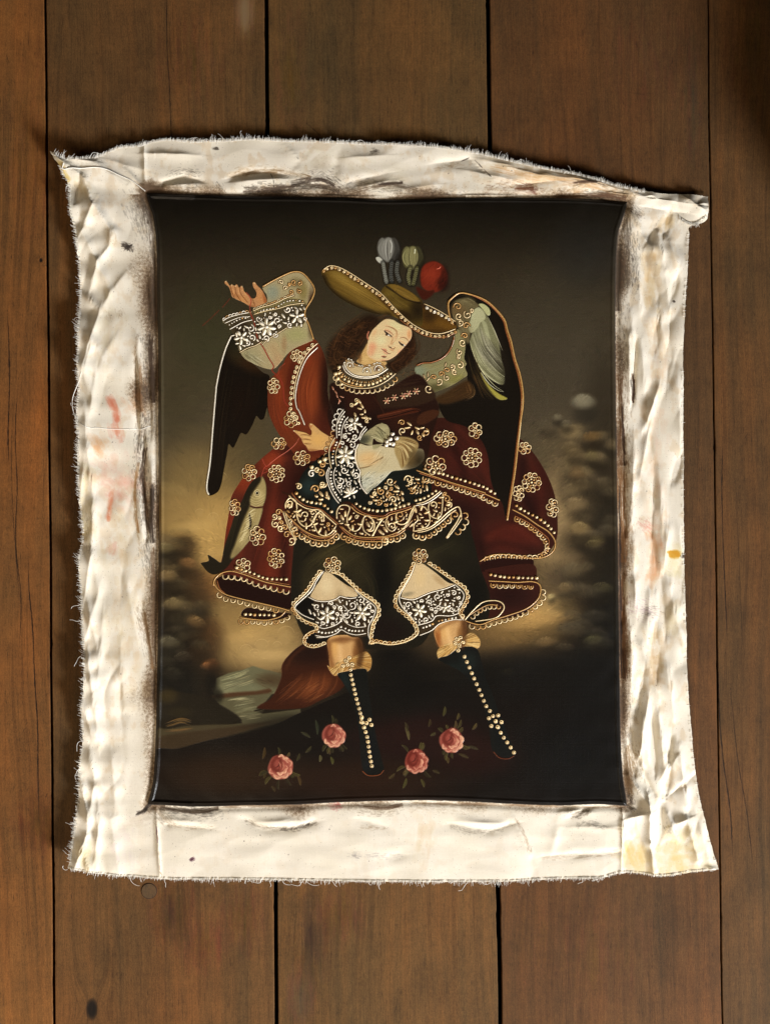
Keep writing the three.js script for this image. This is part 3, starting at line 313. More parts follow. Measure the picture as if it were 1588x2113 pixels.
  area(ZL(860, 1180, 920, 1270, 1010, 1380, 1120, 1470, 1230, 1530, 1190, 1555, 1110, 1545, 1000, 1450, 920, 1340), [156, 146, 66], { blur: .5 }); hairs(ZL(740, 900, 800, 1150, 920, 1380, 1060, 1540), 50, 9, [[94, 78, 40], [66, 50, 26], [40, 30, 16]], 1.2, { a: .5 }); hairs(ZL(760, 1180, 840, 1350, 940, 1550), 16, 6, [[96, 66, 34], [52, 36, 20]], .9, { a: .6 });
  // --- red sleeve of the raised arm ---
  const sleeve = P0(652, 702, 640, 704, 622, 712, 600, 724, 590, 738, 578, 762, 556, 784, 552, 812, 553, 845, 562, 872, 578, 900, 598, 925, 620, 950, 650, 950, 700, 930, 700, 880, 684, 850, 676, 810, 676, 770, 668, 730);
  area(sleeve, [112, 46, 25]);
  within(sleeve, () => { blob(640, 800, 26, 80, [138, 58, 29], .85); blob(678, 800, 26, 130, [30, 15, 10], 1); blob(668, 880, 30, 50, [74, 26, 16], .8); blob(576, 800, 14, 60, [150, 54, 28], .6); blob(590, 860, 26, 50, [128, 44, 24], .7); blob(600, 770, 10, 50, [84, 26, 15], .8, .2); blob(630, 740, 22, 26, [150, 50, 26], .6); blob(640, 930, 46, 16, [92, 30, 20], .9); hairs(P0(650, 735, 628, 800, 634, 880), 34, 16, [[168, 76, 40], [110, 36, 20]], 1.5, { a: .35 }); hairs(P0(568, 800, 572, 860, 600, 920), 26, 12, [[160, 62, 32], [100, 32, 18]], 1.5, { a: .35 }); });
  // --- doublet ---
  const body = P0(684, 790, 680, 820, 676, 860, 690, 900, 720, 930, 790, 960, 870, 960, 890, 900, 905, 850, 900, 826, 862, 772, 800, 800, 730, 800);
  area(body, [40, 21, 14], { blur: 1 });
  within(body, () => { blob(740, 830, 60, 40, [58, 26, 17], .7); blob(830, 815, 60, 24, [58, 38, 24], .6, .15); blob(700, 850, 20, 50, [24, 18, 14], .8); blob(830, 870, 70, 26, [64, 30, 17], .6); blob(760, 880, 60, 40, [24, 12, 9], .7); });
  area(P0(778, 812, 830, 800, 880, 796, 898, 820, 862, 836, 800, 842, 786, 838), [52, 34, 22], { blur: 1.5 }); line(P0(770, 818, 784, 838, 796, 862), [88, 48, 30], 1.1, { a: .6 }); hairs(P0(786, 806, 830, 792, 880, 784), 10, 5, [[72, 50, 32]], 1, { a: .5 });
  const fold = Z4(420, 300, 440, 290, 560, 260, 650, 250, 690, 262, 680, 275, 560, 300, 470, 322, 430, 322); area(fold, [76, 34, 20]); line(Z4(425, 318, 520, 300, 660, 262, 692, 280, 680, 320), [24, 12, 8], 1.6); area(Z4(690, 290, 760, 262, 810, 270, 790, 310, 720, 350, 670, 345), [70, 38, 22], { blur: .8 }); line(Z4(430, 300, 520, 280, 640, 252), [128, 66, 42], 1.2, { a: .7 }); for (let k = 0; k < 7; k++) line(P0(678 + k * 2, 830 + k * 6, 684 + k * 2, 838 + k * 7, 680 + k * 3, 846 + k * 7), [84, 70, 56], 1.1, { a: .35 });
  // --- teal under-skirt and dark breeches ---
  area(P0(640, 960, 618, 990, 612, 1030, 660, 1060, 700, 1070, 860, 1060, 890, 1000, 860, 950, 780, 940, 690, 930), [22, 24, 20]); blob(638, 1004, 26, 26, [40, 54, 52], .95, -.5); blob(650, 980, 26, 12, [32, 44, 42], .8); blob(690, 1040, 12, 24, [34, 44, 44], .8); blob(800, 980, 50, 30, [26, 30, 26], .8); blob(860, 950, 40, 24, [46, 36, 20], .9);
  const pants = P0(612, 1100, 604, 1150, 600, 1210, 604, 1260, 640, 1330, 690, 1330, 765, 1340, 860, 1335, 900, 1290, 956, 1280, 1000, 1290, 1010, 1230, 990, 1170, 975, 1110, 950, 1070, 800, 1080, 650, 1080);
  area(pants, [30, 26, 17], { blur: .6 });
  within(pants, () => { blob(690, 1150, 76, 46, [62, 54, 31], .95); blob(640, 1200, 30, 64, [56, 48, 28], .85); blob(740, 1180, 34, 66, [50, 43, 25], .85); blob(860, 1160, 66, 66, [54, 47, 27], .95); blob(930, 1130, 40, 30, [40, 36, 20], .7); blob(790, 1200, 26, 110, [14, 12, 8], .95); blob(980, 1230, 40, 70, [16, 14, 9], .9); blob(800, 1300, 60, 40, [24, 14, 10], .9); for (const [x, y, s, c] of [[690, 1135, 1, [72, 62, 34]], [670, 1140, -1, [66, 58, 34]], [730, 1150, 1, [58, 50, 30]], [660, 1128, 1, [14, 12, 8]], [850, 1130, -1, [56, 50, 30]], [900, 1140, 1, [52, 46, 28]]]) hairs([[x - 40, y + 30], [x - 8 * s, y + 2], [x + 40, y - 22 * s]], 14, 6, [c], 1.8, { a: .5 }); hairs(P0(630, 1240, 640, 1190, 672, 1160), 22, 8, [[60, 52, 30], [40, 34, 20]], 1.6, { a: .5 }); hairs(P0(770, 1260, 766, 1200, 730, 1160), 22, 9, [[54, 46, 27], [34, 30, 18]], 1.6, { a: .5 }); });
  // --- legs ---
  area(P0(676, 1320, 702, 1310, 740, 1316, 748, 1340, 742, 1372, 716, 1390, 684, 1384, 678, 1350), [188, 146, 96]); blob(690, 1335, 14, 34, [206, 156, 92], .8); blob(736, 1350, 14, 40, [104, 62, 28], .9); blob(706, 1322, 22, 10, [124, 76, 40], .6);
  area(P0(896, 1300, 930, 1276, 956, 1272, 962, 1300, 955, 1340, 925, 1350, 906, 1336), [190, 148, 98]); blob(918, 1300, 16, 30, [212, 164, 100], .7); blob(904, 1312, 8, 26, [160, 92, 40], .8); blob(950, 1310, 12, 30, [116, 74, 36], .8);
  line(P0(742, 1318, 748, 1345, 742, 1378), [60, 34, 16], 9, { blur: 3, a: .8 }); line(P0(677, 1322, 679, 1350, 686, 1386), [112, 66, 30], 5, { blur: 2, a: .7 }); line(P0(958, 1280, 962, 1310, 955, 1342), [70, 42, 20], 8, { blur: 3, a: .8 }); line(P0(897, 1302, 906, 1334), [130, 76, 34], 5, { blur: 2, a: .7 });
  const ruffle = (p, c, d) => { area(p, c, { blur: .6 }); within(p, () => { const [x, y] = p[0]; for (let k = 0; k < 120; k++) { const i = Math.floor(RN() * p.length), v = p[(i + 1) % p.length], w = RN(), q = [p[i][0] * (1 - w) + v[0] * w, p[i][1] * (1 - w) + v[1] * w], t = .15 + RN() * .7; line([[q[0], q[1]], [q[0] + (d[0] - q[0]) * t, q[1] + (d[1] - q[1]) * t]], RN() < .5 ? [226, 200, 146] : [110, 76, 38], 1.4, { raw: true, a: .42 }); } }); };
  ruffle(Z5(1050, 1240, 1090, 1260, 1150, 1200, 1230, 1190, 1290, 1160, 1370, 1130, 1415, 1190, 1400, 1280, 1330, 1300, 1250, 1260, 1190, 1290, 1120, 1330, 1080, 1300), [168, 124, 66], [716, 1360]);
  ruffle(Z6(580, 1040, 600, 1000, 660, 970, 740, 960, 800, 900, 850, 890, 900, 940, 890, 1000, 800, 1000, 740, 1010, 700, 1070, 650, 1110, 600, 1090), [186, 146, 86], [945, 1325]);
  // boots
  const bootL = P0(696, 1392, 712, 1386, 752, 1380, 758, 1400, 764, 1450, 776, 1520, 788, 1570, 792, 1588, 784, 1598, 766, 1600, 750, 1592, 744, 1560, 740, 1510, 728, 1450, 708, 1410);
  area(bootL, [20, 20, 17]); within(bootL, () => { blob(712, 1404, 14, 30, [28, 36, 34], .9, -.4); blob(768, 1540, 18, 60, [14, 17, 18], .8); blob(756, 1580, 18, 18, [28, 30, 34], .5); }); line(P0(748, 1592, 758, 1600, 772, 1601, 784, 1598, 791, 1590), [134, 66, 32], 1.8, { a: .85 });
  const bootR = P0(905, 1362, 925, 1352, 950, 1336, 982, 1338, 994, 1370, 1002, 1400, 1018, 1440, 1040, 1500, 1060, 1545, 1062, 1558, 1048, 1564, 1030, 1560, 1014, 1545, 1008, 1500, 990, 1440, 955, 1390);
  area(bootR, [20, 20, 17]); within(bootR, () => { blob(965, 1365, 26, 30, [29, 37, 35], .8); blob(935, 1385, 26, 26, [26, 34, 32], .8, .6); blob(1030, 1500, 16, 60, [13, 15, 15], .8); }); line(P0(1018, 1552, 1030, 1564, 1048, 1566, 1060, 1560), [120, 56, 30], 1.7, { a: .8 });
  // --- sleeves and shirt of the raised arm ---
  const shirt = ZB(640, 210, 780, 130, 960, 40, 1130, 10, 1230, 60, 1320, 170, 1360, 260, 1320, 400, 1240, 540, 1230, 620, 1280, 760, 1350, 960, 1280, 1010, 1100, 1090, 980, 1180, 900, 1280, 800, 1381, 680, 1381, 480, 1300, 330, 1180, 180, 820, 70, 700, 300, 600, 470, 570, 600, 470, 690, 440, 690, 340, 640, 260);
  area(shirt, [166, 152, 116]);
  within(shirt, () => { blob(562, 604, 20, 24, [140, 146, 130], .9); blob(625, 600, 14, 30, [128, 112, 60], .8); blob(610, 583, 20, 16, [106, 92, 58], .6); blob(612, 690, 36, 24, [158, 154, 104], .9); blob(566, 720, 24, 26, [178, 152, 112], .9); blob(576, 745, 20, 22, [186, 142, 104], .6); blob(586, 710, 8, 26, [150, 110, 76], .6); blob(515, 738, 30, 26, [150, 142, 108], .9); blob(480, 690, 34, 40, [120, 108, 76], .6); blob(642, 640, 10, 60, [54, 26, 14], .9); blob(640, 680, 8, 30, [80, 60, 40], .5); hairs(ZB(340, 1180, 470, 1280, 640, 1390), 70, 14, [[196, 190, 160], [84, 76, 54], [150, 144, 112]], .9, { a: .6, len: .4 }); hairs(ZB(880, 830, 1000, 1000, 1100, 1080), 30, 30, [[176, 170, 120], [138, 132, 90]], 1, { a: .4 }); hairs(ZB(660, 1030, 740, 1150, 820, 1300), 30, 16, [[204, 176, 132], [160, 132, 96]], 1.1, { a: .4 }); hairs(ZB(720, 230, 740, 300, 760, 390), 16, 16, [[166, 172, 150], [120, 122, 104]], 1.2, { a: .4 }); });
  const lace = ZB(80, 700, 300, 600, 460, 590, 520, 510, 760, 450, 1000, 380, 1230, 440, 1240, 540, 1220, 740, 1000, 800, 860, 860, 640, 1000, 540, 1050, 320, 1120, 180, 830);
  within(lace, () => { area(lace, [70, 58, 38], { a: .82 }); blob(498, 676, 26, 22, [36, 24, 15], .7); blob(556, 670, 24, 20, [40, 26, 16], .7); blob(602, 650, 24, 22, [60, 52, 34], .6); });
  area(ZB(520, 520, 760, 450, 1000, 360, 1240, 420, 1220, 470, 960, 500, 760, 560, 540, 600), [144, 132, 86], { a: .75, blur: 1 });
  // raised hand
  const skin = [186, 134, 90], skinD = [112, 62, 30], skinL = [216, 160, 104];
  blob(466, 580, 14, 20, [62, 58, 44], .5);
  const handA = ZB(100, 130, 130, 150, 165, 200, 190, 180, 230, 200, 265, 180, 300, 230, 330, 200, 360, 240, 370, 280, 440, 340, 480, 380, 530, 370, 545, 300, 500, 220, 490, 160, 520, 150, 560, 200, 620, 260, 660, 330, 690, 430, 600, 480, 520, 510, 440, 490, 360, 440, 270, 400, 200, 360, 175, 280, 150, 220, 95, 170);
  area(handA, skin); within(handA, () => { blob(500, 620, 16, 14, [200, 142, 86], .8); blob(536, 612, 12, 26, [196, 136, 84], .7, -.4); blob(548, 622, 6, 26, [146, 74, 36], .7, -.3); blob(512, 634, 22, 8, [120, 66, 34], .7); blob(486, 608, 20, 6, [150, 92, 48], .4, .6); for (const [a, b, c, d, e, f] of [[170, 200, 200, 300, 240, 400], [240, 220, 260, 320, 330, 430], [310, 230, 320, 310, 420, 440], [480, 380, 500, 420, 520, 480]]) line(ZB(a, b, c, d, e, f), skinD, 1.4, { a: .75, blur: .3 }); for (const [x, y, u, v] of [[205, 240, 225, 330], [275, 230, 300, 340], [345, 250, 400, 350], [130, 170, 150, 210]]) line(ZB(x, y, (x + u) / 2 + 5, (y + v) / 2, u, v), skinL, 2.4, { a: .75, blur: .5, taper: 1 }); });
  for (const [x, y, r] of [[195, 195, .4], [250, 205, .3], [340, 215, .3], [110, 140, .9], [515, 165, -.2]]) { const q = ZB(x, y)[0]; blob(q[0], q[1], 1.7, 3, [248, 216, 168], .8, r); }
  line(ZB(100, 130, 80, 150, 110, 190), skinD, 1, { a: .5 });
  // the line in the hand
  line(P0(474, 616, 466, 626, 459, 634), [120, 44, 30], 1.6, { a: .8 }); line(P0(452, 640, 436, 656, 418, 672), [122, 46, 32], 1.7, { a: .7, blur: .4 }); line(ZB(400, 300, 450, 360, 470, 430, 450, 510, 470, 620, 510, 720), [164, 66, 50], 2.2, { a: .8 });
  line(ZB(470, 620, 510, 720, 540, 860, 570, 980, 640, 1080, 720, 1230, 790, 1350).concat(Z1(640, 1210, 700, 1270, 730, 1340, 740, 1450, 770, 1500)), [146, 44, 34], 2.4, { a: .9 }); line(Z1(690, 1240, 700, 1190, 745, 1150), [170, 60, 44], 1.4, { a: .8 });
  const FACE = () => {
  // --- neck, face ---
  area(Z2(330, 985, 350, 960, 380, 900, 420, 850, 460, 960, 540, 990, 520, 1020, 460, 1040, 380, 1010), [196, 158, 102], { blur: .8 }); blob(754, 742, 12, 12, [214, 180, 122], .7); blob(742, 738, 6, 16, [110, 72, 40], .6);
  area(ZG(290, 200, 350, 140, 420, 170, 470, 200, 560, 220, 700, 200, 800, 200, 840, 250, 800, 300, 640, 350, 480, 340, 380, 290), [196, 172, 132]); blob(776, 760, 9, 8, [96, 62, 44], .8); blob(724, 754, 8, 8, [150, 112, 80], .6); blob(752, 770, 24, 6, [216, 200, 168], .5);
  const face = ZA(640, 430, 520, 500, 420, 590, 320, 690, 240, 840, 210, 960, 190, 1100, 190, 1240, 260, 1340, 400, 1400, 540, 1415, 700, 1390, 840, 1310, 960, 1200, 1080, 1070, 1180, 950, 1230, 850, 1235, 740, 1200, 640, 1080, 590, 960, 545, 880, 500, 800, 450);
  area(face, [226, 190, 146], { blur: .35 });
  within(face, () => {
    blob(816, 672, 22, 14, [238, 206, 156], .9, .5); blob(786, 702, 16, 14, [240, 210, 166], .75); blob(768, 716, 12, 14, [210, 130, 98], .62); blob(764, 728, 12, 10, [206, 134, 100], .5); blob(782, 734, 14, 8, [238, 202, 156], .7); blob(826, 726, 10, 7, [206, 128, 98], .6, -.7); blob(844, 690, 7, 14, [198, 136, 88], .7); blob(762, 742, 14, 6, [172, 108, 70], .7, .35); blob(790, 744, 10, 5, [216, 156, 112], .7); blob(772, 686, 6, 12, [216, 160, 112], .5, .5); blob(818, 720, 12, 7, [232, 184, 136], .5);
    // nose
    blob(808, 704, 3.2, 12, [178, 140, 98], .75, .32); blob(814, 704, 2.6, 12, [246, 216, 170], .7, .3); line(ZA(905, 780, 880, 850, 850, 930, 800, 990, 780, 1020), [160, 118, 80], 2.2, { a: .45, blur: .8 }); blob(805, 715, 4.6, 3.8, [236, 196, 150], .7); line(ZA(690, 1050, 710, 1085, 770, 1115, 815, 1130, 840, 1095), [112, 70, 46], 1.5, { a: .75, blur: .35 }); line(ZA(725, 1080, 760, 1105), [58, 34, 26], 1.6, { a: .8 }); blob(808, 722, 7, 2.6, [176, 122, 84], .6, .4);
    // eyes
    blob(801, 684, 11, 5, [212, 150, 112], .7, .6); line(ZA(620, 590, 700, 605, 790, 640, 860, 690, 890, 740, 880, 800), [120, 80, 50], 2.3, { a: .7, blur: .6, taper: 1 }); line(ZA(870, 700, 880, 760, 860, 830, 840, 870), [170, 128, 88], 2.2, { a: .4, blur: .9 });
    line(ZA(590, 700, 640, 750, 700, 800, 780, 840), [30, 17, 14], 4, { a: .92, blur: .25, taper: 1 }); line(ZA(600, 690, 660, 700, 740, 740, 800, 800), [132, 80, 56], 1.3, { a: .8 }); line(ZA(660, 720, 720, 760, 780, 800), [234, 186, 148], 2.6, { a: .7, blur: .5 }); blob(801, 691.3, 6, 2.6, [252, 242, 226], 1, .5); blob(797, 690, 3.4, 3.1, [24, 13, 11], 1); line(ZA(640, 800, 720, 850, 800, 860), [146, 100, 68], 1.2, { a: .5 });
    line(ZA(950, 880, 1010, 860, 1080, 870, 1140, 920, 1170, 970), [122, 82, 52], 2.1, { a: .7, blur: .5, taper: 1 }); line(ZA(930, 950, 970, 1000, 1020, 1040, 1080, 1070), [30, 17, 14], 3.4, { a: .9, blur: .25, taper: 1 }); line(ZA(950, 940, 1030, 970, 1100, 1040), [220, 168, 122], 2.6, { a: .7, blur: .5 }); blob(833, 712, 5, 2.2, [250, 238, 218], 1, .6); blob(830, 711, 3, 2.7, [24, 13, 11], 1);
    // mouth
    line(ZA(522, 1112, 560, 1150, 640, 1200, 690, 1236, 748, 1238), [110, 48, 40], 1.7, { a: .9, blur: .25, taper: 1 }); line(ZA(560, 1130, 620, 1150, 660, 1180), [176, 94, 74], 2.6, { a: .75, blur: .5, taper: 1 }); line(ZA(560, 1180, 620, 1230, 680, 1255), [226, 150, 118], 3, { a: .75, blur: .5, taper: 1 }); blob(792, 735.5, 5, 2.6, [92, 38, 28], .85, .25); line(ZA(530, 1300, 580, 1325, 640, 1310), [104, 46, 34], 1.7, { a: .7, blur: .3 });
  });
  line(ZA(540, 1415, 700, 1392, 840, 1315, 960, 1205, 1085, 1068, 1190, 940), [70, 36, 22], 1.6, { a: .6, blur: .5 });
  line(ZA(230, 730, 205, 790, 200, 860, 225, 900), [196, 120, 92], 3, { a: .8, blur: .5 });
  };
  FACE();
  // hair locks over the face edge
  for (const [p, n, s] of [[Z2(470, 680, 420, 760, 390, 850, 330, 930), 50, 9], [Z2(420, 670, 330, 730, 250, 800, 200, 900, 210, 1010), 60, 18], [Z2(380, 780, 300, 860, 270, 940, 300, 1000), 40, 12], [Z2(250, 790, 180, 860, 170, 960, 210, 1040), 36, 10], [Z2(740, 790, 745, 880, 700, 960, 640, 1030), 44, 9], [Z2(700, 900, 650, 970, 590, 1010, 620, 1060), 36, 9], [Z2(560, 655, 620, 665, 700, 730), 24, 4], [Z2(480, 690, 540, 662, 600, 665), 24, 5]]) hairs(p.map(([x, y], i) => [x + (i % 2 ? 3 : -2), y]), n, s, [[84, 52, 28], [66, 40, 21], [40, 24, 14], [48, 28, 15], [104, 66, 35]], 1.5, { a: .34, len: .45 });
  for (const [x0, y0, rx, ry, n, sa] of [[706, 725, 34, 42, 120, .6], [735, 676, 34, 16, 46, -.5], [838, 745, 24, 28, 70, -.7], [700, 752, 22, 16, 46, .2]]) for (let k = 0; k < n; k++) { const t = RN() * 6.283, r = Math.sqrt(RN()), x = x0 + Math.cos(t) * rx * r, y = y0 + Math.sin(t) * ry * r, R = 3 + RN() * 5, a = sa + RN() * 1.6 + 1.2, d = RN() < .5 ? 1 : -1; line([0, 1, 2, 3, 4, 5].map((m) => [x + Math.cos(a + d * m * .62) * R + m * .8, y + Math.sin(a + d * m * .62) * R + m * 1.3]), RN() < .35 ? [112, 72, 38] : RN() < .5 ? [30, 18, 10] : [70, 43, 23], 1.6, { a: .34, taper: 1 }); }
  // --- hat ---
  for (const [x, y, r, c, l] of [[801, 515, 25, [104, 102, 96], [206, 204, 196]], [851, 532, 24, [92, 88, 52], [196, 188, 132]], [894, 571, 31, [126, 34, 22], [172, 56, 38]]]) {
    blob(x, y, r * 1.25, r * 1.25, [22, 17, 13], .8); area([0, 1, 2, 3, 4, 5, 6, 7].map((k) => [x + Math.cos(k * .785) * r * (.93 + .07 * Math.sin(k * 2.6)), y + Math.sin(k * .785) * r * 1.04]), c, { blur: 1.2 }); blob(x - r * .2, y - r * .15, r * .7, r * .75, mixc(c, l, .55), .8); blob(x + r * .6, y + r * .5, r * .6, r * .7, mixc(c, [14, 10, 8], .8), .8); blob(x + r * .75, y - r * .1, r * .4, r * .9, mixc(c, [14, 10, 8], .75), .7);
    if (l[1] > 100) { for (const [dx, w2, m2] of [[-.55, .34, .25], [.5, .34, .75], [.02, .46, .1]]) { area([[x + dx * r * .4, y + r * .95], [x + (dx - w2) * r, y + r * .1], [x + (dx - w2 * .8) * r, y - r * .7], [x + dx * r * .9, y - r * 1.02], [x + (dx + w2 * .8) * r, y - r * .66], [x + (dx + w2) * r, y + r * .1]], mixc(mixc(c, l, .45), [22, 18, 13], m2 * .8), { blur: .9, a: .9 }); } for (let k = 0; k < 40; k++) { const dx = (RN() - .55) * 1.7 * r, sh = dx > r * .35 ? mixc(c, [20, 16, 12], .5) : RN() < .62 ? mixc(l, c, RN() * .6) : mixc(c, [24, 19, 14], .5); line([[x + dx * .25, y + r * .95], [x + dx * .9, y + r * .35], [x + dx, y - r * .25], [x + dx * .62, y - r * (.75 + RN() * .25)]], sh, 1.6, { a: .4, taper: 1 }); } } else { dabs(x, y, r * .8, r * .8, 60, [[150, 46, 30], [100, 26, 18]], 8, 2, -1, .3); line([[x + 6, y - 16], [x + 12, y - 18], [x + 15, y - 22]], [214, 112, 92], 2, { taper: 1 }); }
  }
  line(P0(805, 496, 808, 505, 806, 520), [222, 220, 214], 2.4, { a: .6, blur: .5 }); line(P0(856, 514, 855, 522), [236, 230, 200], 2, { a: .9 });
  area(Z2(465, 245, 490, 240, 520, 270, 525, 292, 500, 288, 475, 268), [190, 188, 178], { blur: .4 });
  for (const [p, c] of [[P0(790, 542, 793, 562, 797, 582), [112, 112, 104]], [P0(808, 540, 806, 562, 808, 580), [58, 58, 56]], [P0(820, 540, 818, 560, 824, 580), [70, 70, 66]], [P0(846, 552, 842, 572, 846, 586), [96, 92, 56]], [P0(860, 552, 856, 570, 852, 586), [84, 80, 46]]]) { line(p, [22, 18, 13], 12, { blur: 1.5, a: .7 }); line(p, c, 7, { blur: .8 }); along(p, 4, (x, y) => line([[x - 4, y + 1], [x, y - 1.5], [x + 4, y + .5]], mixc(c, [220, 216, 196], .5), 1.1, { a: .55 })); }
  area(P0(858, 592, 880, 600, 896, 598, 890, 610, 872, 618), [74, 26, 16], { blur: 1.4 });
  const brimR = Z2(800, 600, 860, 625, 940, 670, 1030, 720, 1030, 765, 940, 780, 850, 775, 780, 740, 770, 650); area(brimR, [92, 62, 22]); within(brimR, () => { blob(920, 670, 40, 12, [116, 80, 28], .7, .3); blob(885, 650, 22, 22, [48, 32, 14], .8); blob(890, 684, 46, 7, [60, 40, 16], .6); });
  const crown = Z2(505, 500, 525, 455, 560, 435, 620, 440, 700, 480, 770, 530, 798, 560, 800, 640, 795, 730, 730, 720, 640, 650, 570, 560);
  area(crown, [92, 72, 28]); within(crown, () => { blob(815, 600, 26, 14, [126, 104, 44], .8, .5); blob(862, 640, 26, 34, [34, 24, 12], .95); blob(836, 650, 30, 14, [40, 28, 13], .9, .6); blob(800, 606, 14, 12, [120, 98, 40], .7); line(Z2(540, 450, 600, 490, 680, 540, 780, 570), [36, 25, 12], 3.6, { blur: .8, a: .9 }); area(Z2(565, 440, 620, 442, 700, 482, 770, 540, 775, 560, 700, 545, 620, 500), [122, 94, 38], { blur: .8 }); hairs(Z2(590, 455, 660, 490, 750, 545), 26, 5, [[150, 120, 56], [100, 76, 30]], 1.2, { a: .5 }); hairs(Z2(530, 490, 600, 560, 700, 620), 34, 9, [[138, 114, 52], [88, 68, 28]], 1.4, { a: .45 }); });
  const brimL = Z2(80, 350, 110, 320, 150, 305, 200, 320, 300, 385, 400, 445, 500, 510, 600, 620, 700, 705, 770, 765, 700, 735, 640, 690, 560, 655, 480, 650, 380, 620, 280, 575, 190, 520, 120, 450, 90, 390);
  area(brimL, [112, 86, 34]); within(brimL, () => { blob(730, 592, 60, 14, [152, 120, 52], .85, .5); blob(700, 570, 30, 12, [150, 122, 58], .7, .5); blob(790, 632, 36, 10, [140, 108, 46], .7, .5); line(Z2(85, 380, 120, 455, 190, 525, 280, 580, 380, 625, 480, 655, 560, 660), [30, 21, 11], 13, { blur: 4, a: .95 }); hairs(Z2(130, 400, 260, 460, 420, 550, 580, 640), 70, 14, [[160, 130, 62], [96, 74, 30], [128, 100, 42]], 1.2, { a: .4 }); line(Z2(100, 330, 200, 322, 320, 395, 450, 480, 560, 590, 660, 680, 760, 760), [72, 46, 20], 10, { a: .75, blur: 1 }); });
  line(Z2(640, 690, 700, 730, 780, 780, 860, 800, 940, 805, 1030, 775), [56, 36, 16], 9, { a: .75, blur: .8 }); line(Z2(805, 590, 880, 620, 960, 660, 1030, 715), [60, 38, 17], 8, { a: .75, blur: .8 });
  // --- fish ---
  const fish = ZK(920, 675, 950, 700, 980, 780, 988, 880, 980, 980, 945, 1080, 935, 1160, 900, 1280, 850, 1400, 760, 1550, 640, 1700, 540, 1800, 440, 1930, 300, 2015, 200, 1990, 120, 1900, 100, 1860, 200, 1830, 190, 1750, 280, 1800, 370, 1850, 400, 1700, 440, 1560, 500, 1380, 560, 1200, 640, 1040, 720, 860, 800, 740);
  area(fish, [36, 30, 19]);
  const belly = ZK(920, 675, 952, 705, 982, 780, 988, 880, 978, 980, 950, 1080, 935, 1160, 900, 1280, 850, 1400, 760, 1550, 640, 1700, 520, 1800, 500, 1760, 560, 1600, 620, 1420, 680, 1260, 760, 1080, 760, 1000, 800, 900, 870, 800, 910, 740);
  within(fish, () => { area(belly, [156, 138, 92], { blur: 1.6 }); blob(537, 1022, 12, 16, [186, 168, 118], .7); blob(528, 1066, 10, 24, [170, 150, 100], .7, .3); blob(505, 1110, 10, 34, [176, 158, 108], .6, .5); blob(488, 1140, 14, 20, [112, 98, 64], .5, .6); line(ZK(770, 1085, 840, 1105, 940, 1095), [70, 30, 20], 3, { blur: .5 }); line(ZK(750, 1180, 770, 1280, 765, 1370, 740, 1400), [34, 24, 16], 5, { taper: 1, blur: .3 }); for (let k = 0; k < 34; k++) { const t = k / 33, x = 750 - 170 * t + RN() * 50, y = 1130 + 420 * t; line(ZK(x, y + 36, x + 16, y + 12, x + 54 + RN() * 30, y - 14), [222, 208, 164], 1.3, { a: .62, taper: 1 }); } hairs(ZK(900, 1120, 860, 1300, 740, 1520, 580, 1740), 60, 7, [[196, 180, 132], [122, 106, 70]], 1, { a: .4 }); hairs(ZK(700, 900, 560, 1260, 440, 1700), 40, 9, [[58, 50, 32], [24, 20, 13]], 1.4, { a: .5 }); for (const q of [960, 1000, 1030, 1060]) line(ZK(770, q - 10, 850, q + 25, 960, q - 30), [206, 188, 138], 1.1, { a: .55 }); });
  { const [e] = ZK(862, 908); for (const [r, c] of [[8, [196, 178, 130]], [6, [120, 100, 62]], [4.4, [214, 200, 156]], [2.9, [12, 9, 7]]]) { g.fillStyle = rgba(c, .9); g.beginPath(); g.ellipse(e[0], e[1], r * .9, r, 0, 0, 7); g.fill(); } }
  line(ZK(1430, 160, 1380, 240, 1280, 330, 1130, 430, 1010, 530), [190, 100, 84], 1.8, { a: .8 }); line(ZK(930, 440, 960, 510, 1000, 540, 1040, 490), [172, 66, 56], 1.5, { a: .8 }); line(ZK(1000, 540, 960, 560, 930, 640, 915, 690), [172, 60, 50], 1.8, { a: .8 }); line(ZK(960, 560, 1010, 600, 940, 640), [172, 60, 50], 1.4, { a: .7 });
  // --- lower hand and white cuff ---
  const handB = ZC(120, 380, 220, 395, 320, 420, 400, 460, 420, 400, 380, 320, 385, 265, 430, 270, 500, 330, 580, 400, 660, 450, 740, 500, 800, 560, 690, 680, 560, 700, 440, 720, 370, 710, 330, 640, 280, 590, 250, 520, 200, 460);
  area(handB, [194, 152, 98]); within(handB, () => { blob(656, 908, 24, 20, [212, 164, 94], .8); blob(640, 892, 14, 8, [206, 160, 92], .6, .4); for (const q of [[230, 455, 330, 450, 420, 480], [250, 520, 340, 525, 420, 545], [290, 590, 350, 600, 420, 600]]) line(ZC(...q), [112, 66, 30], 1.6, { a: .8, blur: .4, taper: 1 }); for (const q of [[180, 410, 300, 425, 400, 460], [240, 490, 330, 488, 420, 510], [270, 560, 350, 560, 420, 570]]) line(ZC(...q), [222, 180, 112], 2.6, { a: .6, blur: .6, taper: 1 }); blob(646, 930, 24, 6, [128, 80, 40], .7, .1); blob(640, 878, 6, 12, [150, 84, 44], .6, .4); }); for (const q of [[130, 390], [410, 285]]) { const [e] = ZC(...q); blob(e[0], e[1], 2.6, 1.8, [250, 222, 180], .9, .5); }
  const cuff = ZC(1180, 610, 1330, 625, 1480, 610, 1588, 600).concat(ZD(60, 530, 160, 560, 300, 580, 420, 620, 520, 640, 600, 600, 700, 600, 720, 720, 640, 830, 520, 880, 380, 900, 260, 920, 150, 1030, 0, 1160), ZC(1520, 1230, 1400, 1350, 1320, 1420, 1260, 1340, 1200, 1000, 1140, 850));
  area(cuff, [190, 176, 142], { blur: .5 });
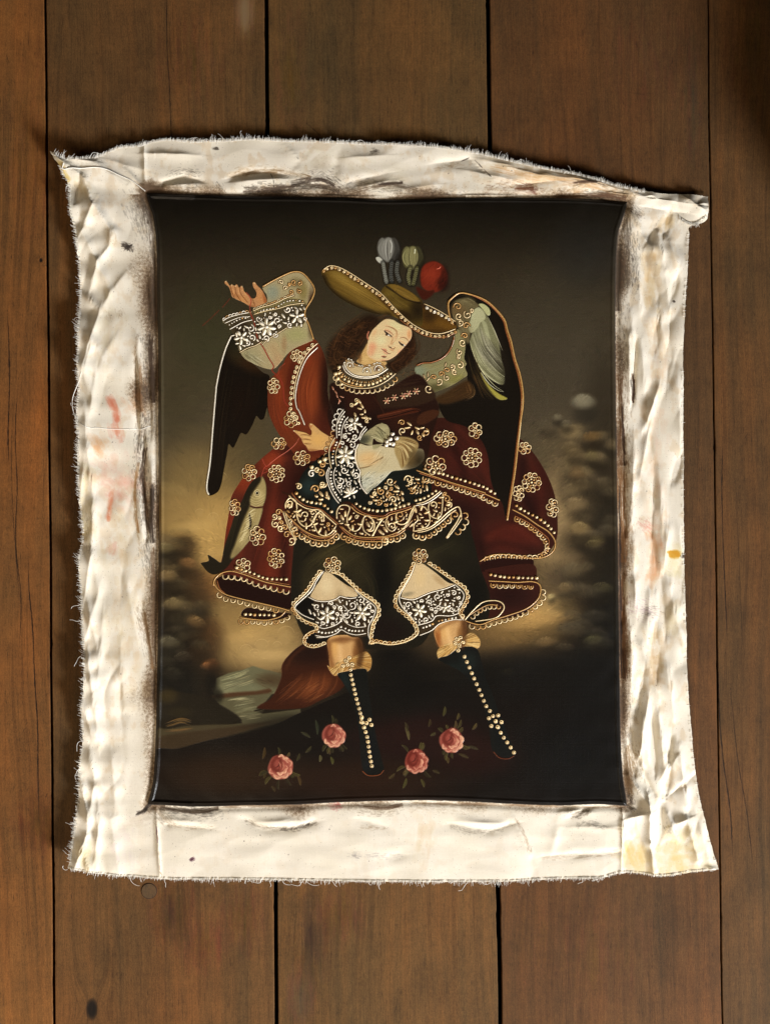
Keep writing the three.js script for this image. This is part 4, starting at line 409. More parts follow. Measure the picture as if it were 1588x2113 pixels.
  within(cuff, () => { blob(862, 950, 40, 40, [52, 42, 26], 1); blob(842, 944, 24, 30, [104, 80, 44], .85); blob(760, 946, 36, 22, [206, 168, 116], .95); blob(750, 1000, 46, 20, [176, 178, 166], .9, -.6); blob(790, 985, 30, 12, [198, 194, 176], .8, -.6); blob(770, 1010, 26, 10, [110, 116, 110], .7, -.6); line(ZC(1200, 1000, 1340, 970, 1460, 890, 1588, 820), [112, 80, 46], 3, { a: .6, blur: .6 }); dabs(766, 996, 30, 24, 260, [[226, 224, 212], [92, 96, 90], [206, 202, 186]], 7, .9, -.65, .45); hairs(ZD(180, 620, 100, 760, 0, 880), 40, 16, [[226, 212, 180], [150, 130, 96]], 1, { a: .4 }); hairs(ZC(1200, 900, 1350, 860, 1500, 780), 30, 14, [[224, 190, 140], [186, 146, 98]], 1.2, { a: .4 }); });
  const puffA = ZC(1200, 560, 1300, 420, 1420, 330, 1500, 280, 1588, 260).concat(ZD(100, 225, 190, 250, 235, 330, 230, 400, 160, 500, 60, 490, 0, 450, 0, 600), ZC(1588, 600, 1400, 620)); area(puffA, [156, 146, 110]); within(puffA, () => { blob(748, 908, 24, 14, [58, 58, 48], .9, -.4); blob(786, 895, 14, 16, [150, 144, 108], .8); blob(790, 885, 12, 8, [180, 172, 130], .6); hairs(ZD(160, 480, 60, 380, 0, 350), 34, 10, [[184, 176, 134], [74, 68, 46]], 1.3, { a: .5, fan: 1.6 }); line(ZD(60, 280, 110, 320, 170, 370), [62, 54, 34], 1.6, { a: .7 }); line(ZC(1400, 480, 1500, 510, 1588, 570), [206, 198, 160], 1.4, { a: .8 }); });
  const puffB = ZD(330, 440, 440, 420, 560, 450, 640, 520, 620, 620, 540, 720, 470, 820, 400, 870, 360, 780, 300, 620); area(puffB, [158, 134, 88], { blur: 1 }); within(puffB, () => { blob(852, 945, 16, 30, [66, 50, 28], .7); for (let k = 0; k < 9; k++) { const t = k / 8; hairs([ZD(310 + 20 * t, 520 - 70 * t + 60 * (1 - t))[0], ZD(400 + 70 * t, 620 - 150 * t)[0], ZD(420 + 210 * t, 850 - 330 * t)[0]], 8, 2.4, k % 2 ? [[222, 204, 156], [190, 166, 116]] : [[92, 66, 34], [130, 88, 44]], 1.3, { a: .6, len: .8 }); } });
  // inside of the breeches' openings: white linen
  const linen = (p, sh) => { area(p, [196, 172, 134]); within(p, sh); };
  linen(ZJ(600, 380, 680, 390, 800, 480, 940, 580, 1060, 650, 1110, 760, 850, 770, 780, 830, 560, 840, 380, 790, 440, 640, 520, 520), () => { blob(674, 1208, 20, 26, [216, 196, 158], .8); blob(722, 1210, 30, 9, [146, 118, 82], .5, .75); blob(648, 1230, 12, 10, [184, 158, 120], .6); });
  linen(Z6(420, 370, 470, 370, 560, 430, 660, 510, 720, 530, 540, 580, 420, 630, 320, 630, 340, 540, 390, 450), () => { blob(866, 1190, 18, 30, [206, 178, 132], .8); blob(906, 1198, 26, 9, [150, 118, 78], .5, .7); blob(840, 1226, 20, 7, [96, 90, 74], .5, -.2); });
  area(ZJ(160, 900, 340, 790, 440, 840, 440, 1120, 330, 1080, 200, 980), [16, 12, 8]); area(ZJ(290, 1440, 330, 1360, 470, 1310, 660, 1360, 640, 1440, 500, 1500, 330, 1500), [18, 13, 9]);
  area(ZJ(430, 860, 560, 840, 780, 830, 860, 770, 1100, 780, 1250, 850, 1380, 940, 1340, 1080, 1280, 1240, 1270, 1370, 1050, 1400, 880, 1340, 660, 1400, 470, 1420, 480, 1250), [58, 44, 28]); blob(660, 1260, 30, 20, [40, 28, 18], .8); blob(740, 1265, 26, 24, [26, 19, 13], .9); blob(700, 1250, 14, 40, [104, 82, 54], .6);
  area(Z6(310, 650, 420, 640, 540, 590, 720, 550, 770, 640, 740, 700, 750, 780, 600, 820, 460, 910, 450, 820, 360, 740), [62, 48, 30]); blob(860, 1252, 26, 18, [36, 26, 17], .8); blob(920, 1250, 20, 16, [110, 84, 52], .6); blob(926, 1235, 16, 10, [40, 28, 18], .7);
  // roses
  const rose = (x, y, r, hue, seed) => {           // a cup of dark petals, a pale outer row turned to the light, drawn with a loaded brush
    const q = rnd(seed), cD = mixc([112, 40, 34], [96, 22, 18], hue), cM = mixc([146, 78, 66], [126, 44, 36], hue), cL = [[190, 134, 112], [206, 154, 126], [168, 98, 82]];
    for (let k = 0; k < 9; k++) { const a = .2 + q() * 2.9 + (q() < .25 ? 3 : 0), e = r * (.85 + q() * .25), L = r * (.35 + q() * .5), X = x + Math.cos(a) * e, Y = y + Math.sin(a) * e, c = [[58, 54, 28], [74, 66, 34], [44, 38, 22], [86, 70, 42]][Math.floor(q() * 4)]; line([[X, Y], [X + Math.cos(a + .3) * L * .5, Y + Math.sin(a + .3) * L * .5], [X + Math.cos(a) * L, Y + Math.sin(a) * L]], c, 5 + q() * 4, { taper: 1, a: .75 }); line([[X, Y], [X + Math.cos(a) * L, Y + Math.sin(a) * L]], mixc(c, [170, 160, 110], .35), .9, { a: .5 }); }
    blob(x, y + 2, r * 1.2, r * 1.2, [24, 13, 8], .7); area([0, 1, 2, 3, 4, 5, 6, 7, 8].map((k) => [x + Math.cos(k * .698) * r * (.9 + q() * .18), y + Math.sin(k * .698) * r * (.88 + q() * .18)]), cM, { blur: 1 });
    area([[x - r * .75, y - r * .3], [x - r * .35, y - r * .85], [x + r * .1, y - r * .6], [x + r * .16, y], [x - r * .2, y + r * .45], [x - r * .7, y + r * .2]], cD, { blur: 1.4, a: .9 }); area([[x - r * .5, y - r * .2], [x - r * .25, y - r * .6], [x, y - r * .4], [x, y], [x - r * .25, y + r * .2]], mixc(cM, [180, 84, 70], .3), { blur: 1.6, a: .7 }); line([[x - r * .4, y + r * .1], [x - r * .1, y - r * .1], [x, y - r * .5]], mixc(cD, [60, 16, 14], .6), 2.4, { a: .8, blur: .6, taper: 1 });
    const petalAt = (a, d, len, wd, c) => { const X = x + Math.cos(a) * r * d, Y = y + Math.sin(a) * r * d, u = a + 1.57, C = Math.cos(u) * len * r, S = Math.sin(u) * len * r; line([[X - C, Y - S], [X + Math.cos(a) * r * .16, Y + Math.sin(a) * r * .16], [X + C, Y + S]], c, wd * r, { taper: 1, a: .88, blur: .3 }); line([[X - C * .8 + 1, Y - S * .8], [X + Math.cos(a) * r * .24, Y + Math.sin(a) * r * .24], [X + C * .8, Y + S * .8]], mixc(c, [244, 206, 170], .45), wd * r * .28, { taper: 1, a: .75 }); };
    for (const [a, d, l, w] of [[-.9, .62, .3, .34], [-.25, .72, .34, .36], [.45, .74, .36, .36], [1.1, .72, .36, .36], [1.8, .74, .36, .34], [2.5, .72, .28, .28], [.1, .36, .26, .26], [.9, .4, .28, .28], [1.6, .44, .26, .24], [-1.5, .74, .24, .22]]) petalAt(a + (q() - .5) * .3, d, l, w, mixc(cL[Math.floor(q() * 3)], cM, hue * .4 + q() * .3));
    hairs([[x + r * .05, y - r * .5], [x + r * .3, y], [x + r * .1, y + r * .5]], 12, r * .25, [[232, 176, 140], [150, 66, 54]], 1.2, { a: .5 });
  };
  const leaf = (x, y, a, L, c) => { line([[x, y], [x + Math.cos(a) * L * .5 + 1.5, y + Math.sin(a) * L * .5], [x + Math.cos(a) * L, y + Math.sin(a) * L]], mixc(c, [96, 84, 46], .25), 7, { taper: 1, a: .75 }); line([[x, y], [x + Math.cos(a) * L, y + Math.sin(a) * L]], mixc(c, [150, 140, 90], .4), .9, { a: .5 }); };
  for (const [x, y, a, L, c] of [[542, 1566, -1.4, 24, [64, 44, 20]], [545, 1590, 1.6, 16, [52, 40, 20]], [612, 1570, -1.2, 16, [42, 38, 22]], [614, 1600, 1.3, 22, [66, 46, 22]], [560, 1622, 1, 14, [46, 32, 18]], [655, 1516, -1.7, 30, [30, 38, 30]], [640, 1522, -2.6, 22, [42, 42, 32]], [642, 1540, 2.3, 18, [44, 40, 24]], [660, 1558, 1.6, 14, [90, 86, 56]], [682, 1562, 1.3, 16, [72, 74, 36]], [914, 1478, -1.4, 20, [62, 58, 28]], [942, 1485, -1.3, 14, [70, 60, 30]], [898, 1512, 2.6, 12, [58, 56, 36]], [974, 1506, -1, 16, [84, 70, 40]], [946, 1556, .4, 22, [50, 42, 24]], [965, 1540, .3, 22, [44, 42, 32]], [920, 1560, 1.3, 16, [66, 52, 26]], [814, 1596, 2.4, 16, [58, 44, 24]], [838, 1606, 1.9, 22, [66, 66, 30]], [868, 1608, 1.2, 18, [62, 58, 26]], [892, 1590, .4, 16, [46, 36, 22]], [836, 1500, 1.3, 28, [90, 84, 52]], [840, 1510, -1.8, 20, [40, 34, 20]], [884, 1500, -1.4, 16, [44, 34, 20]]]) leaf(x, y, a, L, c);
  rose(578, 1582, 26, .15, 3); rose(688, 1518, 24, .1, 9); rose(858, 1571, 25, .6, 5); rose(931, 1528, 25, .2, 14);
  brushOver(7000, 8, 2.2, .3, .4, [430, 560, 1150, 1610]); brushOver(4000, 5, 1.2, .5, .45, [430, 560, 1150, 1610]);
  FACE();
  for (const [p, c, w, a] of [[P0(739, 1322, 745, 1348, 740, 1372), [70, 40, 18], 12, .75], [P0(680, 1326, 682, 1350, 688, 1376), [120, 72, 34], 6, .6], [P0(684, 1322, 710, 1318, 736, 1320), [104, 64, 34], 7, .7], [P0(700, 1334, 702, 1356, 706, 1376), [226, 186, 134], 9, .5], [P0(955, 1284, 958, 1310, 952, 1336), [84, 50, 24], 10, .75], [P0(902, 1308, 910, 1332), [140, 84, 42], 6, .6], [P0(906, 1298, 930, 1284, 954, 1278), [116, 74, 40], 6, .6], [P0(922, 1298, 926, 1318, 932, 1336), [228, 190, 138], 8, .5]]) line(p, c, w, { blur: 2.6, a });
  // --- relief ---
  relief('gold_edge'); cord(ZB(640, 210, 780, 130, 960, 40, 1080, 0, 1200, 20, 1320, 150, 1370, 260, 1340, 380, 1250, 530, 1235, 630, 1290, 760, 1355, 960), 2.6, 0); lay();
  relief('gold_edge'); cord(Z1(305, 925, 255, 1040, 210, 1200, 185, 1330).concat(Z3(180, 180, 155, 480, 132, 760, 106, 940, 106, 1000, 120, 1030)), 2.8, 2); lay();
  relief('gold_edge'); cord(ZL(490, 520, 440, 400, 425, 240, 470, 170, 580, 95, 720, 110, 930, 190, 1080, 320, 1190, 460, 1230, 600, 1280, 750, 1330, 980, 1400, 1200, 1440, 1440, 1440, 1640).concat(P0(1073, 870, 1068, 915, 1062, 970, 1054, 1020, 1046, 1072)), 3.4, 0); cord(ZL(740, 118, 940, 215, 1090, 350, 1180, 480, 1215, 620, 1260, 770, 1310, 980, 1375, 1200, 1420, 1440, 1420, 1650).concat(P0(1070, 880, 1065, 920, 1059, 975, 1051, 1025, 1045, 1068)), 2.4, 3); cord(P0(1077, 820, 1073, 880, 1067, 930, 1059, 990, 1050, 1050, 1046, 1073), 1.8, 1); lay();
  relief('gold_edge'); cord(ZL(0, 1080, 80, 1050, 200, 1040, 330, 990, 420, 910, 480, 800, 505, 690), 2.6, 3); cord(ZL(380, 960, 440, 880, 488, 790, 506, 690), 1.6, 2); lay();
  relief('hat_braid'); { const p = Z2(85, 350, 120, 315, 165, 312, 230, 335, 320, 392, 400, 445, 500, 515, 580, 595, 650, 665, 720, 730, 800, 775, 880, 800, 960, 800, 1035, 770); cord(Z2(90, 335, 130, 306, 180, 306, 260, 340, 400, 430, 500, 498, 600, 605, 690, 690, 770, 745, 860, 782, 940, 785, 1030, 755), 1.7, 1); along(p, 9, (x, y, a, k) => { scroll(x, y + 1.5, 3.4, a + k, k % 2 ? 1 : -1, 1.7, k % 3 ? 1 : 0, .9); }); cord(Z2(640, 690, 720, 748, 800, 795, 880, 815, 960, 812, 1030, 785), 1.4, 3); lay(); }
  relief('hat_braid'); { const p = Z2(815, 600, 880, 630, 960, 670, 1025, 715); cord(Z2(812, 575, 880, 605, 960, 650, 1030, 700), 1.5, 1); along(p, 8.5, (x, y, a, k) => scroll(x, y, 3.2, a + k, k % 2 ? 1 : -1, 1.7, k % 2 ? 1 : 2, .9)); lay(); }
  // sleeve trims
  relief('gold_braid'); { const p = Z1(990, 985, 900, 1080, 850, 1180, 815, 1300, 800, 1430, 800, 1530).concat(Z3(830, 400, 880, 470)); along(p, 11, (x, y, a, k) => scroll(x - 1, y, 4, a + (k % 2 ? 0 : 3), k % 2 ? 1 : -1, 2, k % 3 ? 1 : 5, .95)); cord(Z1(1010, 1020, 930, 1100, 880, 1200, 845, 1320, 830, 1430, 840, 1510).concat(Z3(860, 350, 905, 460)), 1.9, 2); cord(Z1(1012, 985, 960, 1030, 905, 1100, 860, 1200, 826, 1330, 815, 1440), 1.6, 5); lay(); }
  rosette(612, 734, 13, 6, .3); rosette(564, 796, 15, 6, .2, .8, 1.15); rosette(600, 865, 16, 6, .7, .9, 1.1);
  relief('gold_flower'); { const c = [612, 598]; for (const [x, y, r, a] of [[588, 594, 7, 0], [600, 602, 7, 2], [618, 600, 7, 4], [606, 582, 8, 1], [580, 582, 7, 3], [618, 584, 7, 5], [596, 586, 5, 2]]) scroll(x, y, r * .8, a, a % 2 ? 1 : -1, 1.9, a % 3 ? 0 : 5, 1); lay(); }
  // raised cuff lace
  relief('lace_cuff'); {
    const up = ZB(70, 700, 160, 650, 300, 610, 430, 585), up2 = ZB(100, 735, 200, 690, 320, 650, 450, 640), lo = ZB(170, 820, 260, 770, 360, 720, 480, 690); scallops(up, 7, 3.4, -1, 1.4, 2); cord(up, 1.5, 2); cord(up2, 1.3, 2); beads(ZB(140, 775, 240, 710, 330, 670, 440, 650), 6, 1.4, 2); cord(lo, 1.6, 2);
    const vp = ZB(500, 560, 620, 510, 760, 470, 860, 430, 960, 380, 1080, 340), vq = ZB(510, 610, 640, 570, 780, 540, 880, 520, 1000, 480, 1120, 460, 1230, 450); scallops(vp, 7.5, 3.2, -1, 1.2, 5); cord(vp, 1.3, 5); beads(ZB(540, 590, 660, 545, 800, 520, 940, 440, 1060, 410, 1180, 420, 1230, 440), 6.5, 1.5, 2); cord(vq, 1.3, 5);
    for (const [x, y, r, a, n] of [[330, 940, 15, .4, 5], [690, 790, 19, .2, 7], [1120, 640, 16, 2.2, 5]]) { const [q] = ZB(x, y); blossom(q[0], q[1], r, n, a, 2); }
    for (const [x, y, r, a, d] of [[575, 670, 6.5, 0, 1], [480, 940, 7, 1, -1], [845, 700, 7.5, 2, 1], [990, 540, 7, 3, -1], [810, 900, 6, 0, 1], [680, 950, 7, 1, -1], [460, 810, 8, 5, 1], [1020, 760, 6, 1, 1], [420, 1010, 6, 2, -1]]) { const [q] = ZB(x, y); scroll(q[0], q[1], r, a, d, 2, 2, .95); }
    for (const [x, y, L, a] of [[370, 770, 11, .5], [900, 600, 12, .9], [920, 720, 9, .3], [1080, 500, 9, .7], [580, 900, 9, 1.2], [250, 870, 11, 1.3], [300, 1050, 10, 1.2], [1210, 500, 9, 1], [1180, 740, 7, 1.5]]) { const [q] = ZB(x, y); petal(q[0], q[1], L, 4, a, 2); }
    cord(ZB(310, 1150, 420, 1090, 540, 1050, 620, 1000), 1.4, 5); cord(ZB(625, 1050, 720, 960, 850, 880, 980, 800), 1, 5); fillIn(ZB(200, 840, 480, 720, 620, 600, 860, 560, 1000, 500, 1220, 470, 1230, 720, 1000, 790, 860, 850, 640, 980, 520, 1040, 320, 1100), 7, 2); lay();
  }
  // collar
  relief('lace_collar'); { scallops(ZG(300, 190, 370, 130, 440, 200, 540, 220, 640, 210, 740, 180, 820, 240), 5.4, 1.6, -1, 1.1, 2); for (const [x, y, r] of [[375, 210, 8], [590, 280, 9], [740, 260, 10]]) { const [q] = ZG(x, y); ring(q[0], q[1], r * .9, 1.3, 2, 3, 3.6); bead(q[0], q[1], 2, 2); } cord(ZG(300, 180, 340, 260, 440, 330, 600, 350, 740, 320, 850, 250), 2, 2); cord(ZG(285, 210, 330, 290, 440, 350, 600, 368, 740, 340), 1.4, 2); lay(); }
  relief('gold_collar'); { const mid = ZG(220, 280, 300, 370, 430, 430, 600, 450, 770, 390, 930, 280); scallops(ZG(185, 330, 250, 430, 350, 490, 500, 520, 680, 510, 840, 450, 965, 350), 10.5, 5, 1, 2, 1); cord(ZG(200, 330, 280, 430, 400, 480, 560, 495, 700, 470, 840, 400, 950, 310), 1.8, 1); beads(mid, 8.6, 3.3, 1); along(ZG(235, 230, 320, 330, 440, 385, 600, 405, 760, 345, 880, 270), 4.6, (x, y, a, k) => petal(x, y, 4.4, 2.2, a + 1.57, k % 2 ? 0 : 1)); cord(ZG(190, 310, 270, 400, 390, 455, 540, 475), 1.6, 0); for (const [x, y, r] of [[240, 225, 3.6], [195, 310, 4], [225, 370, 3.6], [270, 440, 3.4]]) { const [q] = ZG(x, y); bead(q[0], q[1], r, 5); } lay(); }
  for (const [x, y] of [[840, 650], [935, 610], [1050, 590], [1115, 562], [1210, 530]]) { relief('embroidered_flower'); const [q] = ZG(x, y); for (let k = 0; k < 6; k++) petal(q[0] + Math.cos(k * 1.05) * 1.6, q[1] + Math.sin(k * 1.05) * 1.6, 6, 2.4, k * 1.05, k % 2 ? 4 : 5); bead(q[0], q[1], 2, 4); lay(); }
  relief('embroidered_spray'); for (const [x, y, a] of [[150, 470, 1.1], [180, 520, .9], [205, 565, 1.2], [230, 620, 1], [250, 590, .4], [245, 640, 1.8]]) { const [q] = ZG(x, y); petal(q[0], q[1], 9, 2.6, a, 4); } lay();
  relief('gold_flower'); for (const [x, y, L, a] of [[470, 630, 12, .9], [420, 710, 12, -.6], [510, 690, 11, 1], [470, 740, 10, .3], [560, 760, 8, 1.4], [430, 800, 10, 1.2], [500, 820, 8, 0], [560, 840, 9, .8], [600, 860, 8, .5], [520, 860, 9, .2], [440, 850, 8, 1.4]]) { const [q] = ZG(x, y); petal(q[0], q[1], L, 4.6, a, L > 10 ? 1 : 5); } for (const [x, y] of [[400, 700], [590, 900], [460, 640]]) { const [q] = ZG(x, y); scroll(q[0], q[1], 4.5, 1, 1, 1.8, 1, 1); } lay();
  // lower cuff lace
  relief('lace_cuff'); {
    scallops(ZC(920, 30, 850, 140, 815, 240, 800, 340, 780, 440), 12, 5, 1, 1.5, 2); cord(ZC(935, 40, 865, 150, 835, 260, 825, 370, 830, 500), 1.6, 2); beads(ZC(965, 130, 905, 215, 875, 310, 865, 400, 870, 490), 6.6, 2, 2); cord(ZC(1015, 160, 960, 230, 925, 320, 905, 420, 905, 510), 1.6, 2); cord(ZC(960, 70, 890, 170, 850, 260), 1.6, 2);
    scallops(ZC(780, 480, 720, 560, 690, 650, 665, 760, 690, 860, 690, 960), 12, 4.6, 1, 1.3, 5); cord(ZC(800, 500, 740, 600, 705, 720, 710, 850, 740, 1000), 1.5, 5); beads(ZC(840, 545, 800, 640, 770, 730, 760, 830, 765, 960), 6.4, 1.9, 2); cord(ZC(900, 530, 860, 620, 820, 730, 810, 850, 830, 960), 1.5, 5);
    cord(ZC(700, 990, 660, 1090, 670, 1200, 720, 1350, 790, 1480, 860, 1570), 1.6, 2); cord(ZC(720, 1000, 690, 1100, 700, 1200, 760, 1350, 830, 1460, 890, 1540), 1.3, 2); beads(ZC(745, 1030, 730, 1120, 740, 1230, 780, 1350, 830, 1450, 890, 1520), 6.2, 2, 2); cord(ZC(810, 990, 780, 1080, 785, 1200, 820, 1310, 890, 1410), 1.6, 2);
    const [c1] = ZC(970, 790), [c2] = ZC(1060, 1420), [c3] = ZC(1120, 260); blossom(c1[0], c1[1], 19, 7, .3, 2); for (let k = 0; k < 5; k++) petal(c2[0], c2[1], 16, 6, -2.75 + k * .56, 2); petal(c2[0], c2[1], 17, 5, 2.7, 2); blossom(c3[0], c3[1], 14, 5, .2, 2);
    for (const [x, y, r, a, d] of [[950, 1030, 8, 0, 1], [900, 1200, 8, 3, -1], [1030, 1250, 6.5, 1, 1], [1080, 620, 8, 4, 1], [1140, 1110, 7, 2, -1], [1130, 480, 6, 1, 1], [870, 1290, 6, 5, 1], [1060, 960, 7, 3, 1], [1000, 310, 6, 2, 1], [1060, 360, 5, 0, -1], [920, 590, 5, 3, 1], [970, 480, 6, 5, -1]]) { const [q] = ZC(x, y); scroll(q[0], q[1], r, a, d, 2, 2, 1); }
    for (const [x, y, L, a] of [[1020, 200, 10, .6], [1200, 290, 8, .6], [1150, 350, 10, 1.2], [860, 1060, 9, 1.1], [1110, 1010, 9, 1.9], [860, 880, 9, .6], [930, 430, 10, 1.2], [990, 560, 9, -.9], [850, 1150, 8, .3], [970, 1160, 9, 1.3], [1090, 890, 8, .4], [960, 620, 8, .8], [1180, 1180, 8, 1.2], [1110, 1200, 10, 1], [1000, 420, 8, .2], [1060, 1050, 12, 1.1]]) { const [q] = ZC(x, y); petal(q[0], q[1], L, 3.4, a, 2); }
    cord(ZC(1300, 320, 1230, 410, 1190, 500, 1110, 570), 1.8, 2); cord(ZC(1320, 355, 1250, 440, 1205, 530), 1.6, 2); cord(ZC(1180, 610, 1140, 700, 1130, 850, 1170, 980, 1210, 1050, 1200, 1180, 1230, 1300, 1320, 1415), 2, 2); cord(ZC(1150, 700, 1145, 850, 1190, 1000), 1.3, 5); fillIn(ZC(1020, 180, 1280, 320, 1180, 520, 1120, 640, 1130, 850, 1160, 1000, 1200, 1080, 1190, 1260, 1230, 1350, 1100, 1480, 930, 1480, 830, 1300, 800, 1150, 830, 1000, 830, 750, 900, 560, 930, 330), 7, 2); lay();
  }
  relief('pearl_clasp'); for (const [x, y, r] of [[275, 380, 4], [330, 440, 4.6], [240, 455, 4.4], [280, 525, 4.4], [190, 490, 4], [185, 540, 4], [235, 520, 3]]) { const [q] = ZD(x, y); bead(q[0], q[1], r, 2); } lay();
  // cloak flowers
  for (const f of [[575, 915, 14, 5, 0, 1.1, .8], [622, 945, 17, 6, .5, 1.1, .9], [570, 977, 19, 8, .2, 1, 1.1], [514, 975, 17, 6, .8, .9, 1.05], [484, 1047, 15, 6, .3, .7, 1.2], [531, 1106, 20, 6, .1, .8, 1.05], [569, 1152, 21, 8, .3, .9, 1.1], [501, 1166, 15, 5, .6, 1, .9], [918, 905, 22, 7, 0, 1.15, .75], [980, 888, 16, 5, .4, .8, 1], [973, 944, 23, 8, .3, 1, .95], [898, 960, 22, 6, .2, 1, .9], [1082, 924, 14, 5, .9, .9, .8], [1096, 995, 23, 9, .1, .95, 1], [1139, 1048, 16, 5, .2, .65, 1.3], [1069, 1018, 15, 6, .4, .7, 1.2], [659, 942, 0, 0]]) if (f[3]) rosette(...f);
  relief('gold_flower'); { const [q] = ZD(560, 320); for (const [x, y, L, a] of [[480, 210, 12, .7], [530, 285, 13, 3.0], [590, 280, 11, .5], [560, 330, 10, 1.9], [610, 330, 10, 1], [660, 300, 10, -.2], [720, 330, 10, .2], [690, 370, 9, 1]]) { const [e] = ZD(x, y); petal(e[0], e[1], L, 4.4, a, 1); } for (const [x, y, r, a] of [[405, 220, 7, 3], [415, 340, 8, 2], [740, 360, 8, 5], [660, 430, 6, 1]]) { const [e] = ZD(x, y); scroll(e[0], e[1], r, a, 1, 2, a % 2 ? 0 : 1, 1); } lay(); }
  relief('gold_flower'); for (const [x, y, r, t] of [[630, 850, 5, 5], [420, 980, 4, 1], [590, 940, 6, 0], [510, 1020, 6, 1], [570, 1080, 8, 0], [420, 1090, 8, 2], [550, 890, 4, 1]]) { const [e] = ZC(x, y); r > 5.5 ? scroll(e[0], e[1], r, x, x % 20 ? 1 : -1, 2.6, t, 1) : bead(e[0], e[1], r, t); } lay();
  relief('gold_flower'); for (const [x, y, r, a] of [[205, 1300, 7, 4], [480, 1340, 9, 3], [600, 1260, 8, 0], [590, 1290, 5, 2]]) { const [e] = ZC(x, y); scroll(e[0], e[1], r, a, 1, 2.6, a % 2 ? 0 : 1, 1.05); } for (const [x, y, L, a] of [[540, 1380, 14, .9], [660, 1380, 12, 1.5], [530, 1510, 10, 0], [640, 1470, 9, .3], [470, 1440, 8, .6], [680, 1440, 10, 1.3]]) { const [e] = ZC(x, y); petal(e[0], e[1], L, 5.4, a, 1); } lay();
  // skirt border, left panel
  area(ZE(220, 150, 330, 150, 470, 280, 700, 340, 800, 420, 940, 540, 960, 300, 1100, 240, 1250, 340, 1588, 420).concat(ZF(300, 500, 600, 420, 800, 360, 1020, 210, 1180, 330, 1200, 430, 1100, 600, 960, 720, 700, 840, 560, 780, 400, 850, 250, 900)), [52, 26, 14], { blur: 1 }); area(ZE(190, 380, 260, 170, 940, 560, 1588, 480, 1588, 830, 1200, 790, 1000, 680, 940, 700, 820, 800, 600, 790, 460, 730, 300, 600), [50, 25, 13], { blur: 1, sharp: 1 });
  relief('skirt_border'); {
    beads(ZE(335, 95, 400, 170, 470, 225, 560, 250, 660, 265, 730, 275, 800, 340, 890, 410), 9.3, 3.1, 1); cord(ZE(290, 120, 360, 210, 470, 290, 600, 325, 700, 350, 800, 430, 950, 560), 2, 3); cord(ZE(250, 155, 340, 240, 460, 320, 560, 350, 680, 360, 760, 430, 920, 570), 2, 1); cord(ZE(200, 330, 200, 270, 260, 190, 340, 230, 360, 330, 360, 440, 400, 540, 480, 595, 560, 570, 600, 490, 640, 420, 700, 380, 740, 430, 745, 520), 2.5, 1); cord(ZE(640, 440, 605, 520, 620, 610, 680, 700, 760, 725, 850, 680, 915, 590), 2.4, 1);
    cord(ZE(190, 390, 260, 470, 360, 570, 460, 650, 580, 710, 720, 745, 850, 720, 920, 650), 2.2, 0); cord(ZE(235, 430, 330, 560, 450, 660, 580, 735, 720, 765, 850, 745), 1.8, 3);
    for (const [x, y, L, a] of [[430, 350, 13, 2.6], [420, 460, 13, 3.9], [490, 540, 14, 1.5], [545, 480, 12, .8], [590, 380, 9, 3.4], [660, 545, 11, 2.8], [710, 610, 14, 2.1], [770, 650, 13, 1.6], [860, 620, 12, .7], [290, 250, 12, 1.7], [310, 385, 11, -.2], [570, 640, 9, .2], [230, 320, 9, 4.8], [700, 470, 9, 1.2]]) { const [e] = ZE(x, y); petal(e[0], e[1], L, 5.2, a, a > 2 ? 1 : 5); }
    for (const [x, y, r, a, d] of [[480, 430, 8, 3, 1], [590, 400, 7, 0, -1], [270, 270, 8, 2, 1], [690, 450, 6, 4, 1], [230, 300, 6, 1, -1]]) { const [e] = ZE(x, y); scroll(e[0], e[1], r, a, d, 2, 1, .9); }
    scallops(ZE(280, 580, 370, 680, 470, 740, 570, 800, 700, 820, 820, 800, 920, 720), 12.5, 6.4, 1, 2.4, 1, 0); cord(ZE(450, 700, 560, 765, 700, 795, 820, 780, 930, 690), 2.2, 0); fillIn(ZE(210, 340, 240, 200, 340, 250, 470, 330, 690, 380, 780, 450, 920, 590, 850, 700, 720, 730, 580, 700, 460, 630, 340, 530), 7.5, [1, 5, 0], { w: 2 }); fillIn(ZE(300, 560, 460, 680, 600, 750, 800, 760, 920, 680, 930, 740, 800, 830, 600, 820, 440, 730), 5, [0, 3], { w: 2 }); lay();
  }
  relief('skirt_border'); { cord(ZE(165, 390, 200, 500, 250, 620, 340, 790), 2.4, 1); cord(ZE(195, 390, 235, 520, 290, 640, 355, 780), 1.8, 1); for (const [x, y, r, a] of [[100, 390, 7, 0], [40, 450, 7, 2], [55, 560, 8, 4], [130, 620, 7, 1], [190, 610, 7, 3], [220, 710, 8, 0], [285, 800, 9, 2], [110, 470, 4, 2], [140, 540, 5, 3], [330, 620, 7, 4], [270, 520, 6, 1]]) { const [e] = ZE(x, y); scroll(e[0], e[1], r, a, a % 2 ? 1 : -1, 2.3, a % 3 ? 1 : 0, 1.05); } lay(); }
